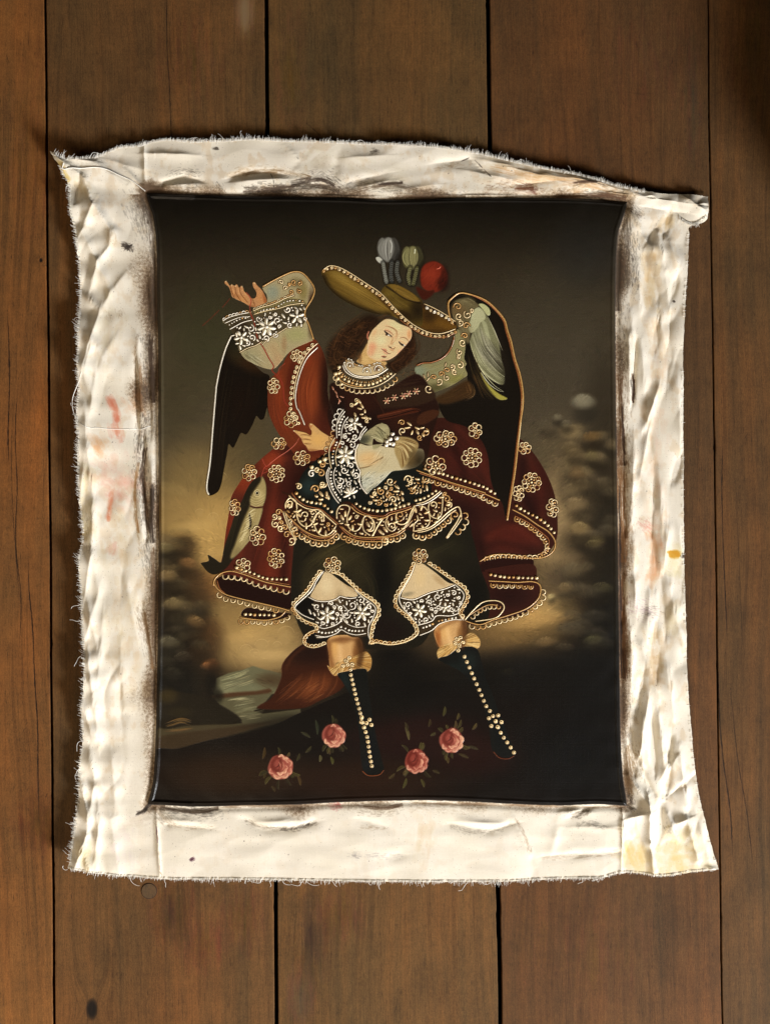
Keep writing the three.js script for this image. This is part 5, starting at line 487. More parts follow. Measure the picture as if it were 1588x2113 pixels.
  // skirt border, middle and right panels
  relief('skirt_border'); {
    beads(ZE(1180, 245, 1220, 280, 1290, 320, 1350, 340, 1410, 360, 1540, 375).concat(ZF(160, 515, 300, 490, 440, 455, 580, 405)), 9.4, 3.1, 1); beads(ZF(640, 368, 710, 352, 780, 330, 840, 300, 900, 265, 955, 225), 9.2, 3, 1);
    cord(ZE(1150, 280, 1250, 370, 1400, 430, 1588, 445).concat(ZF(300, 535, 450, 495, 600, 450)), 2, 3); cord(ZE(1130, 310, 1220, 390, 1400, 455, 1588, 475).concat(ZF(320, 560, 480, 520, 620, 470)), 2, 0); cord(ZF(690, 410, 800, 380, 920, 310, 1020, 230), 2, 1); cord(ZF(670, 435, 800, 410, 930, 340, 1040, 250), 1.8, 2);
    cord(ZE(930, 480, 930, 380, 980, 300, 1060, 290, 1110, 330, 1080, 440, 1075, 540, 1110, 620, 1190, 660, 1260, 610, 1290, 520, 1330, 450, 1400, 450, 1440, 520, 1430, 600, 1380, 660), 2.5, 1); cord(ZE(1310, 480, 1295, 580, 1320, 660, 1400, 720), 2.4, 1); cord(ZE(1580, 490, 1510, 590, 1440, 730), 2.8, 1);
    cord(ZF(190, 620, 120, 740, 50, 870), 2.8, 1); cord(ZF(0, 590, 60, 640, 85, 710, 60, 790, 0, 800), 2.2, 1); cord(ZF(400, 540, 390, 620, 420, 690, 500, 700, 560, 650, 600, 540, 650, 440), 2.6, 1); cord(ZF(270, 600, 240, 680, 270, 760, 340, 800, 400, 740), 2.2, 1); cord(ZF(660, 450, 620, 560, 560, 680, 480, 770, 400, 830), 2.4, 1); cord(ZF(690, 580, 700, 640, 650, 700, 640, 800), 2.2, 1); cord(ZF(720, 450, 800, 460, 860, 560, 870, 660, 820, 740, 700, 770), 2.2, 1); cord(ZF(870, 380, 850, 470, 880, 570, 960, 615, 1030, 570, 1050, 430, 1055, 260), 2.4, 1);
    cord(ZE(1000, 600, 1100, 680, 1200, 730, 1350, 750, 1588, 745).concat(ZF(100, 880, 250, 870, 400, 820, 520, 750, 620, 650)), 2.2, 0); cord(ZE(970, 590, 1080, 700, 1220, 760, 1400, 775, 1588, 770).concat(ZF(120, 900, 300, 880, 440, 830)), 1.8, 3);
    cord(ZF(650, 800, 760, 780, 880, 740, 1000, 650, 1120, 540, 1220, 470, 1280, 455, 1310, 520, 1320, 600), 2.3, 1); cord(ZF(700, 815, 800, 800, 920, 750, 1040, 660, 1160, 550, 1240, 500), 1.9, 5); cord(ZF(1310, 560, 1250, 680, 1180, 780, 1110, 890), 2.4, 1); cord(ZF(1325, 620, 1230, 760, 1120, 900), 2, 1);
    for (const [x, y, L, a] of [[980, 430, 13, 1], [1050, 370, 13, 1.6], [1140, 440, 12, 2.2], [1150, 570, 12, 1.5], [1220, 550, 11, .3], [1350, 530, 13, 1], [1350, 640, 11, 0], [1500, 490, 10, 0], [1520, 640, 12, .8], [1250, 680, 9, .4], [1040, 560, 10, .2], [1400, 520, 9, .8]]) { const [e] = ZE(x, y); petal(e[0], e[1], L, 5.2, a, a > 1 ? 1 : 5); }
    for (const [x, y, L, a] of [[210, 740, 14, .9], [160, 800, 12, .7], [120, 630, 9, 0], [260, 640, 12, 1.2], [340, 690, 13, -.4], [680, 540, 13, 4.4], [740, 510, 13, 5], [790, 550, 13, 5.9], [790, 640, 11, .1], [750, 710, 8, 1], [920, 490, 10, .5], [990, 550, 13, 1.6], [1000, 320, 11, -.1], [1100, 430, 10, -.3], [460, 760, 8, 0], [930, 680, 9, -.4], [580, 740, 12, -.7]]) { const [e] = ZF(x, y); petal(e[0], e[1], L, 5.2, a, a > 1 ? 1 : 5); }
    for (const [x, y, r, a, d] of [[450, 570, 9, 2, 1], [920, 420, 8, 1, -1], [340, 730, 8, 3, 1], [1110, 340, 8, 4, 1], [1140, 420, 7, 1, -1], [1230, 570, 10, 2, 1], [1090, 265, 4, 2, 1]]) { const [e] = ZF(x, y); scroll(e[0], e[1], r, a, d, 2.1, a % 2 ? 1 : 0, 1); }
    scallops(ZE(1010, 690, 1100, 770, 1220, 800, 1360, 830, 1500, 840, 1588, 830).concat(ZF(200, 905, 330, 900, 450, 870, 520, 800)), 12.2, 6.6, 1, 2.4, 1, 0); scallops(ZF(640, 830, 740, 860, 860, 840, 980, 750, 1060, 680, 1150, 610), 12.4, 6.6, 1, 2.3, 1, 0); scallops(ZF(1350, 540, 1370, 640, 1320, 740, 1230, 830), 12, 6, -1, 2, 1); cord(ZE(1050, 730, 1200, 790, 1400, 810, 1588, 800).concat(ZF(200, 895, 400, 860, 520, 780)), 2.2, 0); fillIn(ZE(940, 480, 950, 340, 1060, 290, 1130, 320, 1250, 410, 1400, 470, 1588, 490).concat(ZF(320, 580, 660, 450, 1030, 260, 1170, 340, 1180, 460, 1000, 650, 860, 730, 680, 790, 560, 700, 420, 810, 250, 860)).concat(ZE(1588, 740, 1300, 730, 1100, 670)), 7.5, [1, 5, 0], { w: 2, tries: 900 }); fillIn(ZE(1000, 640, 1200, 770, 1400, 790, 1588, 790).concat(ZF(300, 880, 500, 770, 520, 830, 300, 920)).concat(ZE(1588, 840, 1300, 830, 1080, 770)), 5, [0, 3], { w: 2 }); lay();
  }
  relief('gold_flower'); for (const [x, y, r, a] of [[310, 90, 8, 1], [180, 230, 8, 4], [150, 380, 7, 2], [350, 350, 8, 3], [280, 290, 7, 0], [620, 210, 8, 2], [570, 60, 9, 3], [90, 260, 5, 1], [590, 110, 5, 5]]) { const [e] = ZF(x, y); scroll(e[0], e[1], r, a, a % 2 ? 1 : -1, 2.4, a % 2 ? 1 : 0, 1.05); } for (const [x, y, L, a] of [[370, 140, 13, .7], [350, 230, 13, 0], [400, 300, 10, 1], [470, 310, 10, 1.2], [460, 230, 9, 1], [280, 220, 9, 2], [690, 140, 14, 2.4], [740, 190, 11, 1.6], [820, 140, 13, 1.4], [660, 50, 10, .2], [60, 350, 10, .2], [120, 200, 8, -.4], [20, 290, 9, .5], [360, 390, 10, .9]]) { const [e] = ZF(x, y); petal(e[0], e[1], L, 5.2, a, a < 1 ? 1 : 5); } fillIn(ZF(0, 280, 120, 190, 210, 220, 260, 60, 340, 60, 470, 220, 510, 330, 400, 420, 180, 420, 0, 400), 7, [1, 5, 0], { w: 2.2 }); fillIn(ZF(520, 20, 700, 30, 860, 120, 840, 200, 700, 260, 600, 240, 540, 120), 7, [1, 5, 0], { w: 2.2 }); lay();
  // cloak trims
  const trim = (top, pearl, gap, side, o = {}) => { relief('gold_braid'); if (pearl) beads(pearl, o.pg ?? 9.6, 3.1, 1); cord(top, 2.2, 0); if (o.second) cord(o.second, 1.8, 3); scallops(o.edge ?? top, gap, o.r ?? 5.6, side, 2, 1, o.fill ? 0 : undefined); lay(); };
  trim(ZD(620, 900, 760, 950, 930, 1010, 1100, 1070, 1300, 1130, 1588, 1220).concat(Z4(1100, 790, 1190, 830)), ZD(700, 865, 850, 918, 990, 952, 1130, 998, 1280, 1040, 1440, 1090, 1588, 1140).concat(Z4(1100, 750, 1180, 800)), 13, 1, { second: ZD(660, 940, 800, 985, 1000, 1050, 1200, 1120, 1588, 1245), edge: ZD(700, 990, 850, 1040, 1000, 1085, 1200, 1140, 1400, 1210, 1588, 1270).concat(Z4(1100, 815, 1180, 850)), fill: 1 });
  trim(Z4(1275, 890, 1350, 930, 1430, 985, 1500, 1030, 1540, 1090, 1530, 1150, 1470, 1190, 1380, 1195, 1270, 1175, 1150, 1175, 1070, 1215), Z4(1285, 855, 1350, 900, 1410, 930, 1480, 975, 1545, 1045), 11, 1, { second: Z4(1290, 930, 1370, 970, 1450, 1030, 1500, 1080, 1490, 1140, 1440, 1170), edge: Z4(1290, 935, 1370, 980, 1450, 1040, 1490, 1090, 1500, 1150, 1440, 1195, 1340, 1200, 1200, 1195, 1090, 1215), fill: 1 });
  trim(Z6(970, 500, 1080, 505, 1180, 510, 1290, 505, 1345, 530, 1350, 590, 1320, 650, 1240, 710, 1100, 760, 1000, 790, 900, 825, 800, 800), Z6(960, 450, 1080, 470, 1200, 475, 1325, 478), 11.5, -1, { edge: Z6(1360, 560, 1360, 630, 1290, 700, 1200, 745, 1080, 785, 980, 815, 880, 840, 820, 820), r: 5 });
  relief('gold_braid'); scallops(Z6(975, 520, 1060, 530, 1150, 530, 1240, 535, 1320, 540), 13, 5, 1, 2, 1, 0); cord(Z6(790, 790, 850, 720, 920, 660, 1000, 645, 1060, 660, 1080, 700, 1050, 750, 1000, 780, 870, 800), 2.2, 1); cord(Z6(800, 770, 880, 720, 960, 680, 1030, 680), 1.8, 0); scallops(Z6(830, 775, 900, 720, 980, 690, 1040, 690), 10, 4, 1, 1.8, 1); lay();
  trim(Z5(750, 600, 650, 580, 550, 560, 450, 525, 350, 490, 260, 470, 180, 490, 130, 540, 120, 590), Z5(290, 435, 380, 465, 450, 490, 530, 525, 640, 535, 745, 537), 13, 1, { edge: Z5(190, 505, 300, 510, 380, 530, 470, 565, 560, 590, 650, 610, 730, 630), second: Z5(740, 580, 600, 555, 480, 520, 380, 485, 280, 460), pg: 9.6 });
  trim(Z5(120, 570, 160, 620, 220, 660, 320, 690, 450, 720, 560, 745, 680, 775, 740, 795), null, 15, 1, { edge: Z5(150, 640, 220, 690, 330, 710, 450, 745, 560, 765, 680, 790), second: Z5(150, 550, 170, 610, 210, 650), r: 5.4 });
  trim(Z5(340, 850, 450, 865, 560, 870, 660, 845, 710, 800), Z5(360, 820, 480, 828, 620, 830), 12, 1, { edge: Z5(320, 875, 430, 880, 560, 885, 680, 865, 740, 830), r: 4.6, pg: 9.8 });
  // breeches' opening trims
  const knee = (left, right, flower) => { relief('gold_braid'); for (const [p, q, s] of [left, right]) { cord(p, 2.2, 1); if (q) cord(q, 1.7, 2); scallops(p, 9.4, 4.4, s, 2, 1, 0); } lay(); if (flower) rosette(...flower); };
  knee([ZJ(560, 360, 460, 490, 380, 620, 300, 720, 140, 870, 130, 960, 220, 1080, 340, 1150, 470, 1200, 500, 1260), ZJ(580, 370, 480, 510, 380, 690, 150, 910, 180, 990, 280, 1060, 430, 1120), 1], [ZJ(700, 380, 840, 430, 950, 520, 1060, 620, 1200, 740, 1340, 830, 1420, 920, 1420, 1040, 1350, 1170, 1320, 1300, 1310, 1420, 1320, 1500).concat(Z6(130, 960, 230, 975, 330, 960, 400, 930)), ZJ(1070, 650, 1180, 760, 1380, 920, 1370, 1060, 1290, 1220, 1280, 1350, 1310, 1440), -1], [685, 1166, 18, 6, .5]);
  relief('gold_braid'); { const p = ZJ(500, 1270, 380, 1310, 290, 1380, 260, 1460, 310, 1530, 420, 1560, 520, 1540, 620, 1500); cord(p, 2, 1); scallops(p, 9, 4.2, -1, 1.9, 1, 0); lay(); }
  knee([Z6(420, 360, 390, 440, 330, 540, 285, 620, 290, 690, 370, 760, 430, 830, 440, 890, 400, 930), Z6(415, 380, 385, 460, 340, 540, 300, 620, 320, 690, 390, 770, 440, 850), 1], [Z6(510, 370, 600, 430, 700, 500, 780, 560, 800, 620, 770, 690, 745, 740, 780, 780), Z6(720, 530, 780, 600, 760, 670, 735, 720, 775, 790), -1], [866, 1147, 16, 6, 0]);
  // knee lace
  const kneeLace = (fl, sc, pt, cords, pearls, zone) => { relief('knee_lace'); for (const [z, x, y, r, n, a] of fl) { const [e] = z(x, y); blossom(e[0], e[1], r, n, a, 2); } for (const [z, x, y, r, a, d] of sc) { const [e] = z(x, y); scroll(e[0], e[1], r, a, d, 1.9, 2, 1); } for (const [z, x, y, L, a] of pt) { const [e] = z(x, y); petal(e[0], e[1], L, 3.4, a, 2); } cords.forEach((p) => cord(p, 1.6, 2)); pearls.forEach((p) => beads(p, 7, 2.2, 2)); fillIn(zone, 7, 2); lay(); };
  kneeLace([[ZJ, 640, 1050, 17, 6, .5], [ZJ, 1180, 1020, 17, 6, .1]], [[ZJ, 480, 920, 7, 1, 1], [ZJ, 700, 870, 5.5, 3, 1], [ZJ, 1030, 900, 9, 2, -1], [ZJ, 1170, 820, 8, 4, 1], [ZJ, 940, 1050, 8, 0, 1], [ZJ, 1120, 1190, 5.5, 2, 1], [ZJ, 1300, 920, 6, 5, -1], [ZJ, 850, 940, 6, 1, 1], [ZJ, 570, 1170, 5, 0, 1], [ZJ, 720, 1190, 5, 2, -1]], [[ZJ, 350, 960, 12, 1.1], [ZJ, 400, 880, 9, .4], [ZJ, 560, 870, 8, 1.4], [ZJ, 810, 800, 10, 1], [ZJ, 940, 830, 9, 1.5], [ZJ, 840, 1080, 11, 1.3], [ZJ, 920, 1120, 9, .9], [ZJ, 1020, 1110, 8, 1.4], [ZJ, 1210, 1170, 8, 1.1], [ZJ, 1280, 1120, 7, 1.4], [ZJ, 480, 1080, 12, .6], [ZJ, 420, 1010, 9, 1]], [ZJ(350, 770, 460, 825, 600, 840, 760, 810, 840, 760), ZJ(850, 760, 980, 790, 1090, 780), ZJ(780, 880, 850, 960, 880, 1080, 800, 1190, 600, 1260, 500, 1230), ZJ(890, 900, 960, 1000, 890, 1100, 960, 1190, 1100, 1240, 1240, 1230), ZJ(460, 1370, 620, 1390, 780, 1340, 860, 1280, 960, 1330, 1100, 1360, 1240, 1340), ZJ(480, 1400, 560, 1400, 650, 1390)], [ZJ(480, 1305, 600, 1330, 740, 1310, 860, 1230), ZJ(900, 1250, 1000, 1290, 1100, 1300, 1210, 1290)], ZJ(430, 870, 560, 850, 760, 840, 860, 780, 1090, 790, 1240, 830, 1370, 940, 1330, 1080, 1270, 1210, 1100, 1230, 960, 1190, 880, 1110, 800, 1180, 620, 1240, 500, 1220));
  kneeLace([[Z6, 450, 720, 15, 6, .2], [Z6, 645, 700, 11, 5, .8]], [[Z6, 585, 620, 7, 2, 1], [Z6, 365, 680, 7, 0, -1], [Z6, 525, 660, 6, 3, 1], [Z6, 590, 700, 6, 1, -1], [Z6, 705, 590, 6, 4, 1], [Z6, 500, 790, 6, 2, 1], [Z6, 690, 710, 6, 0, 1]], [[Z6, 640, 640, 8, .2], [Z6, 690, 640, 8, .4], [Z6, 330, 680, 9, 1.1], [Z6, 410, 770, 8, .8], [Z6, 540, 740, 9, 1.2], [Z6, 620, 690, 8, 1.8]], [Z6(310, 625, 400, 640, 480, 610, 540, 585, 640, 560, 715, 530), Z6(440, 830, 540, 800, 580, 760, 680, 760, 745, 740), Z6(455, 905, 540, 870, 600, 820, 700, 790, 760, 790)], [Z6(465, 852, 520, 835, 560, 815), Z6(580, 800, 640, 790, 735, 770)], Z6(320, 640, 420, 650, 540, 595, 720, 550, 765, 640, 730, 730, 580, 755, 540, 790, 440, 820, 360, 730));
  // boot buttons
  const boot = (p, knot, gap, top) => { relief('button_row'); along(p, gap, (x, y) => { ring(x, y, 3, 1.5, 1); bead(x, y, 2.1, 5); }); for (const [x, y] of knot) { ring(x, y, 3.2, 1.6, 1); bead(x, y, 2.2, 1); } for (const [x, y, r, a] of top) scroll(x, y, r, a, 1, 1.8, 1, 1); lay(); };
  boot(P0(722, 1387, 728, 1412, 734, 1438, 742, 1468, 750, 1500, 757, 1520, 762, 1555, 768, 1588), P0(745, 1490, 751, 1501, 762, 1485, 766, 1496, 756, 1492, 746, 1480), 10.2, [[713, 1363, 4.5, 0], [721, 1358, 4.5, 2], [716, 1372, 4.6, 4], [727, 1371, 4.8, 1], [708, 1375, 3.8, 3], [722, 1382, 4, 5]]);
  boot(P0(955, 1349, 966, 1373, 978, 1401, 990, 1428, 1002, 1456, 1012, 1470, 1020, 1485, 1034, 1515, 1048, 1535, 1061, 1555), P0(1008, 1482, 1013, 1498, 1027, 1476, 1034, 1490, 1022, 1488, 1026, 1500), 12.4, [[942, 1318, 5, 0], [950, 1316, 4.6, 2], [938, 1328, 4.6, 4], [948, 1331, 4.8, 1], [955, 1326, 4, 3], [944, 1342, 4.4, 5]]);
  // wing panel gold
  relief('gold_flower'); for (const [x, y, r, a] of [[555, 280, 9, 3], [570, 410, 8, 1], [690, 390, 9, 4], [590, 500, 7, 2], [670, 540, 8, 0], [740, 330, 5, 2], [650, 680, 7, 3], [620, 770, 8, 1], [580, 900, 7, 4]]) { const [e] = ZL(x, y); scroll(e[0], e[1], r, a, a % 2 ? 1 : -1, 2, a % 3 ? 1 : 0, 1); } lay();
  relief('gold_flower'); for (const [x, y, r, a] of [[160, 1400, 9, 1], [300, 1300, 8, 2], [405, 1250, 7, 4], [330, 1200, 6, 0], [230, 1245, 6, 3], [480, 1100, 7, 2], [585, 1080, 8, 5], [510, 1170, 6, 1], [410, 1150, 6, 3], [560, 960, 5, 2]]) { const [e] = ZL(x, y); scroll(e[0], e[1], r, a, a % 2 ? 1 : -1, 1.9, a % 3 ? 1 : 0, .95); } for (const [x, y, L, a] of [[150, 1240, 10, -1.6], [110, 1260, 9, -2], [130, 1300, 11, -.9], [480, 1080, 8, .7], [380, 1100, 9, -1.3]]) { const [e] = ZL(x, y); petal(e[0], e[1], L, 2.6, a, 5); } lay();
  // tooth of the brush and of the weave over the whole field
  const im = g.getImageData(0, 0, pc.width, pc.height), d = im.data, W = pc.width, n = rnd(99);
  for (let i = 0; i < d.length; i += 4) { const ex = d[i] - 1.9 * d[i + 1]; if (ex > 0) { d[i] -= ex * .12; d[i + 1] += ex * .1; d[i + 2] += ex * .03; } const k = (n() - .5) * 7 + (((i / 4) % W) % 3 === 0 ? -1.5 : 1); const v = Math.max(d[i], d[i + 1], d[i + 2]), f = 1.04 + .14 * sstep(60, 190, v); d[i] = d[i] * f + k; d[i + 1] = d[i + 1] * f + k; d[i + 2] = d[i + 2] * f * .97 + k * .9; }
  g.putImageData(im, 0, 0);
  return pc;
}
// ---------- the unstretched canvas ----------
const L_ = curve([[270, 104], [318, 109], [335, 118], [345, 126], [365, 134], [380, 143], [430, 147], [480, 157], [540, 163], [600, 165], [700, 163], [800, 163], [860, 160], [900, 164], [960, 163], [1040, 166], [1100, 172], [1160, 165], [1230, 169], [1300, 172], [1400, 177], [1460, 170], [1520, 172], [1580, 165], [1640, 163], [1690, 157], [1760, 148], [1790, 145], [1840, 143]]);
const iL = curve([[300, 296], [400, 303], [425, 309], [445, 316], [500, 323], [600, 325], [700, 327], [900, 328], [1200, 328], [1400, 325], [1550, 321], [1610, 317], [1640, 311], [1660, 306], [1800, 303]]);
const iR = curve([[300, 1296], [410, 1293], [440, 1286], [480, 1274], [550, 1269], [700, 1268], [900, 1270], [1100, 1273], [1300, 1276], [1500, 1278], [1600, 1283], [1660, 1291], [1800, 1296]]);
const R_ = curve([[300, 1458], [400, 1460], [440, 1460], [458, 1452], [466, 1424], [480, 1422], [560, 1418], [640, 1413], [720, 1409], [800, 1410], [900, 1409], [940, 1411], [1000, 1410], [1150, 1412], [1300, 1416], [1400, 1418], [1500, 1426], [1560, 1431], [1640, 1442], [1700, 1456], [1760, 1472], [1792, 1482], [1840, 1486]]);
const T_ = curve([[60, 300], [108, 316], [118, 322], [140, 329], [170, 328], [200, 324], [222, 314], [250, 303], [290, 299], [316, 290], [345, 287], [400, 291], [450, 289], [520, 286], [600, 289], [700, 292], [800, 296], [900, 302], [960, 309], [1010, 320], [1080, 336], [1140, 349], [1200, 361], [1260, 378], [1310, 390], [1360, 399], [1420, 401], [1452, 404], [1500, 410]]);
const iT = curve([[150, 396], [303, 399], [400, 402], [500, 405], [600, 406], [700, 408], [800, 412], [860, 411], [950, 408], [1100, 408], [1200, 410], [1260, 414], [1292, 417], [1500, 420]]);
const iB = curve([[100, 1664], [308, 1660], [400, 1664], [500, 1662], [600, 1660], [700, 1655], [850, 1651], [950, 1653], [1050, 1658], [1150, 1662], [1230, 1659], [1290, 1662], [1500, 1668]]);
const B_ = curve([[100, 1780], [148, 1788], [200, 1801], [260, 1810], [350, 1816], [500, 1817], [700, 1820], [900, 1822], [1030, 1821], [1150, 1816], [1240, 1813], [1280, 1803], [1320, 1805], [1370, 1810], [1420, 1803], [1480, 1795], [1520, 1790]]);
// creases: [x1, y1, x2, y2, height, half-width]; raised when positive
const FOLDS = [
  // left margin: quilted diagonal facets
  [178, 372, 196, 424, 7, 9], [196, 424, 232, 476, 6, 9], [232, 476, 228, 510, 5, 8], [228, 510, 202, 542, 6, 8], [196, 424, 172, 480, 6, 9], [172, 480, 204, 542, 5, 9], [204, 542, 190, 590, 6, 9], [204, 542, 226, 600, 5, 10], [182, 612, 208, 642, 6, 9], [208, 642, 192, 700, 6, 9], [208, 642, 232, 600, 4, 10], [230, 600, 262, 560, 3, 12], [192, 700, 176, 760, 6, 10], [188, 690, 214, 740, 5, 10], [214, 740, 236, 700, 3, 12], [176, 760, 196, 830, 5, 9], [200, 770, 190, 850, 4, 9], [178, 840, 186, 930, 5, 8], [186, 930, 196, 1040, 6, 8], [196, 1040, 192, 1140, 7, 9], [176, 960, 168, 1030, 5, 8], [192, 1140, 178, 1230, 6, 9], [192, 1140, 206, 1220, 4, 10], [206, 1220, 182, 1310, 5, 10], [182, 1230, 202, 1330, 5, 9], [215, 1270, 206, 1400, 4, 10], [184, 1330, 196, 1430, 6, 9], [172, 1450, 196, 1520, 6, 9], [196, 1430, 206, 1540, 5, 9], [186, 1540, 200, 1620, 5, 9], [168, 1600, 184, 1690, 6, 9], [196, 1620, 182, 1720, 6, 9], [204, 1640, 206, 1740, 4, 10], [182, 1720, 158, 1790, 7, 8], [176, 1740, 186, 1800, 6, 7], [206, 1700, 196, 1800, 5, 8], [232, 1560, 240, 1680, 3, 12], [230, 1690, 246, 1800, 3, 10],
  [280, 740, 284, 920, -5, 6], [296, 900, 302, 1110, -7, 6], [286, 1000, 296, 1110, 5, 6], [314, 960, 316, 1080, 5, 6], [284, 700, 292, 860, 4, 8], [304, 760, 312, 900, -5, 6], [288, 1240, 310, 1360, -4, 7], [262, 1200, 286, 1320, 3, 10], [300, 560, 312, 700, -3, 8], [250, 1320, 256, 1460, 3, 12],
  // top-left flap
  [112, 318, 140, 344, 9, 9], [140, 330, 200, 336, 5, 8], [150, 346, 178, 372, 5, 9], [200, 340, 262, 380, 4, 12], [222, 330, 300, 352, 3, 12], [298, 300, 300, 396, 4, 5], [170, 352, 158, 420, -4, 8], [262, 350, 300, 392, 4, 8],
  // top margin: pulls of the tacks
  [330, 376, 380, 362, -5, 7], [380, 362, 420, 374, -5, 7], [346, 382, 412, 378, 4, 8], [476, 364, 520, 352, -5, 8], [520, 352, 610, 360, -5, 8], [490, 374, 580, 368, 6, 9], [510, 394, 600, 388, -5, 6], [600, 372, 690, 388, -3, 10], [710, 378, 800, 356, -3, 10], [740, 386, 800, 372, 4, 9], [820, 392, 900, 380, 3, 10], [300, 316, 412, 320, 4, 8], [590, 300, 620, 330, 3, 7], [620, 330, 600, 352, -2, 8], [700, 312, 690, 360, -3, 8], [720, 324, 800, 320, 3, 10], [900, 336, 968, 326, -4, 9], [968, 326, 1010, 364, -4, 6], [960, 350, 1060, 372, 4, 10], [1000, 330, 1150, 372, 5, 12], [1060, 380, 1150, 372, -4, 8], [1150, 400, 1240, 392, -4, 9], [1120, 360, 1240, 380, 4, 10],
  [900, 402, 1060, 402, 3, 4], [620, 402, 800, 406, 3, 4],
  // rolled upper right edge
  [1160, 360, 1300, 396, 4, 12], [1300, 402, 1456, 426, 7, 24], [1330, 426, 1420, 440, -3, 8], [1420, 412, 1452, 440, 7, 9],
  // right margin: long slanting pulls
  [1300, 440, 1330, 492, 7, 9], [1382, 442, 1372, 480, -7, 8], [1330, 492, 1356, 540, 6, 9], [1350, 470, 1334, 500, -4, 8], [1356, 480, 1372, 560, 7, 9], [1330, 530, 1354, 620, -6, 11], [1380, 500, 1400, 560, 6, 10], [1372, 560, 1382, 640, 5, 8], [1400, 560, 1384, 620, -5, 8], [1316, 540, 1322, 640, 4, 10], [1350, 620, 1372, 700, 5, 10], [1358, 640, 1352, 720, -5, 9], [1300, 640, 1310, 760, 4, 9], [1296, 690, 1300, 830, 6, 6], [1312, 700, 1306, 830, -6, 6], [1322, 700, 1330, 800, 4, 10], [1384, 660, 1376, 790, -5, 10], [1358, 800, 1330, 880, 8, 8], [1346, 850, 1320, 980, 5, 8], [1330, 860, 1352, 960, -4, 10], [1400, 800, 1404, 930, 4, 10], [1406, 940, 1390, 990, -6, 8], [1320, 980, 1350, 1060, 5, 8], [1350, 980, 1346, 1100, -5, 10], [1362, 1000, 1366, 1090, 4, 9], [1308, 900, 1302, 1080, 5, 9], [1286, 900, 1290, 1100, -6, 6], [1306, 1110, 1310, 1230, 4, 9], [1346, 1100, 1352, 1210, -5, 11], [1376, 1090, 1370, 1170, 5, 10], [1400, 1090, 1408, 1150, 3, 7], [1308, 1200, 1312, 1260, 5, 9], [1286, 1180, 1284, 1280, -5, 6], [1340, 1220, 1336, 1320, 4, 12], [1362, 1190, 1374, 1310, -5, 10], [1382, 1210, 1408, 1330, 6, 12], [1300, 1300, 1302, 1420, 6, 10], [1322, 1330, 1360, 1440, 5, 9], [1352, 1300, 1356, 1400, -6, 9], [1330, 1380, 1312, 1480, -4, 9], [1378, 1380, 1390, 1480, 4, 10],
  [1338, 1440, 1318, 1560, 6, 7], [1346, 1470, 1352, 1600, -5, 7], [1358, 1470, 1372, 1600, 5, 7], [1300, 1500, 1310, 1600, -6, 7], [1322, 1480, 1326, 1600, 4, 7], [1386, 1520, 1376, 1640, -5, 7], [1366, 1600, 1396, 1560, 4, 8], [1296, 1600, 1336, 1660, 6, 8], [1310, 1560, 1350, 1640, -5, 7], [1400, 1540, 1416, 1660, 5, 10], [1384, 1640, 1436, 1598, -3, 6],
  // lower right: fanned folds and sagging pockets
  [1296, 1688, 1340, 1676, 6, 10], [1336, 1640, 1342, 1740, 9, 7], [1342, 1740, 1350, 1806, 7, 6], [1312, 1720, 1316, 1790, -5, 20], [1340, 1650, 1362, 1740, 5, 9], [1366, 1660, 1360, 1740, -7, 7], [1376, 1680, 1398, 1736, 6, 8], [1392, 1700, 1416, 1690, 6, 10], [1416, 1690, 1440, 1774, 9, 8], [1396, 1740, 1400, 1800, -5, 24], [1440, 1690, 1466, 1790, 4, 10], [1462, 1790, 1480, 1796, 4, 6],
  // lower margin: swags between the tacks
  [316, 1668, 345, 1702, -4, 7], [345, 1702, 440, 1712, -4, 7], [330, 1690, 420, 1698, 3, 10], [500, 1690, 545, 1710, -5, 7], [545, 1710, 600, 1712, -5, 7], [600, 1712, 650, 1696, -4, 7], [530, 1696, 620, 1694, 4, 9], [740, 1690, 800, 1710, -3, 8], [800, 1770, 830, 1766, -3, 8], [930, 1700, 1010, 1716, -4, 8], [1010, 1716, 1060, 1700, -4, 8], [950, 1696, 1040, 1700, 4, 9], [1060, 1690, 1096, 1764, 3, 7], [1096, 1764, 1100, 1800, -2, 8], [1160, 1676, 1220, 1676, 4, 8], [1180, 1684, 1216, 1668, -4, 6], [1120, 1770, 1280, 1760, -3, 7], [1284, 1670, 1282, 1800, 4, 4], [322, 1668, 330, 1810, 4, 4], [1150, 1710, 1140, 1760, 3, 9], [1180, 1706, 1290, 1710, 3, 10],
];
const swell = (x, y) => n3(x * 0.006, y * 0.005, 2.1) * 1.6 + n3(x * 0.017, y * 0.015, 5.2) * 0.5;
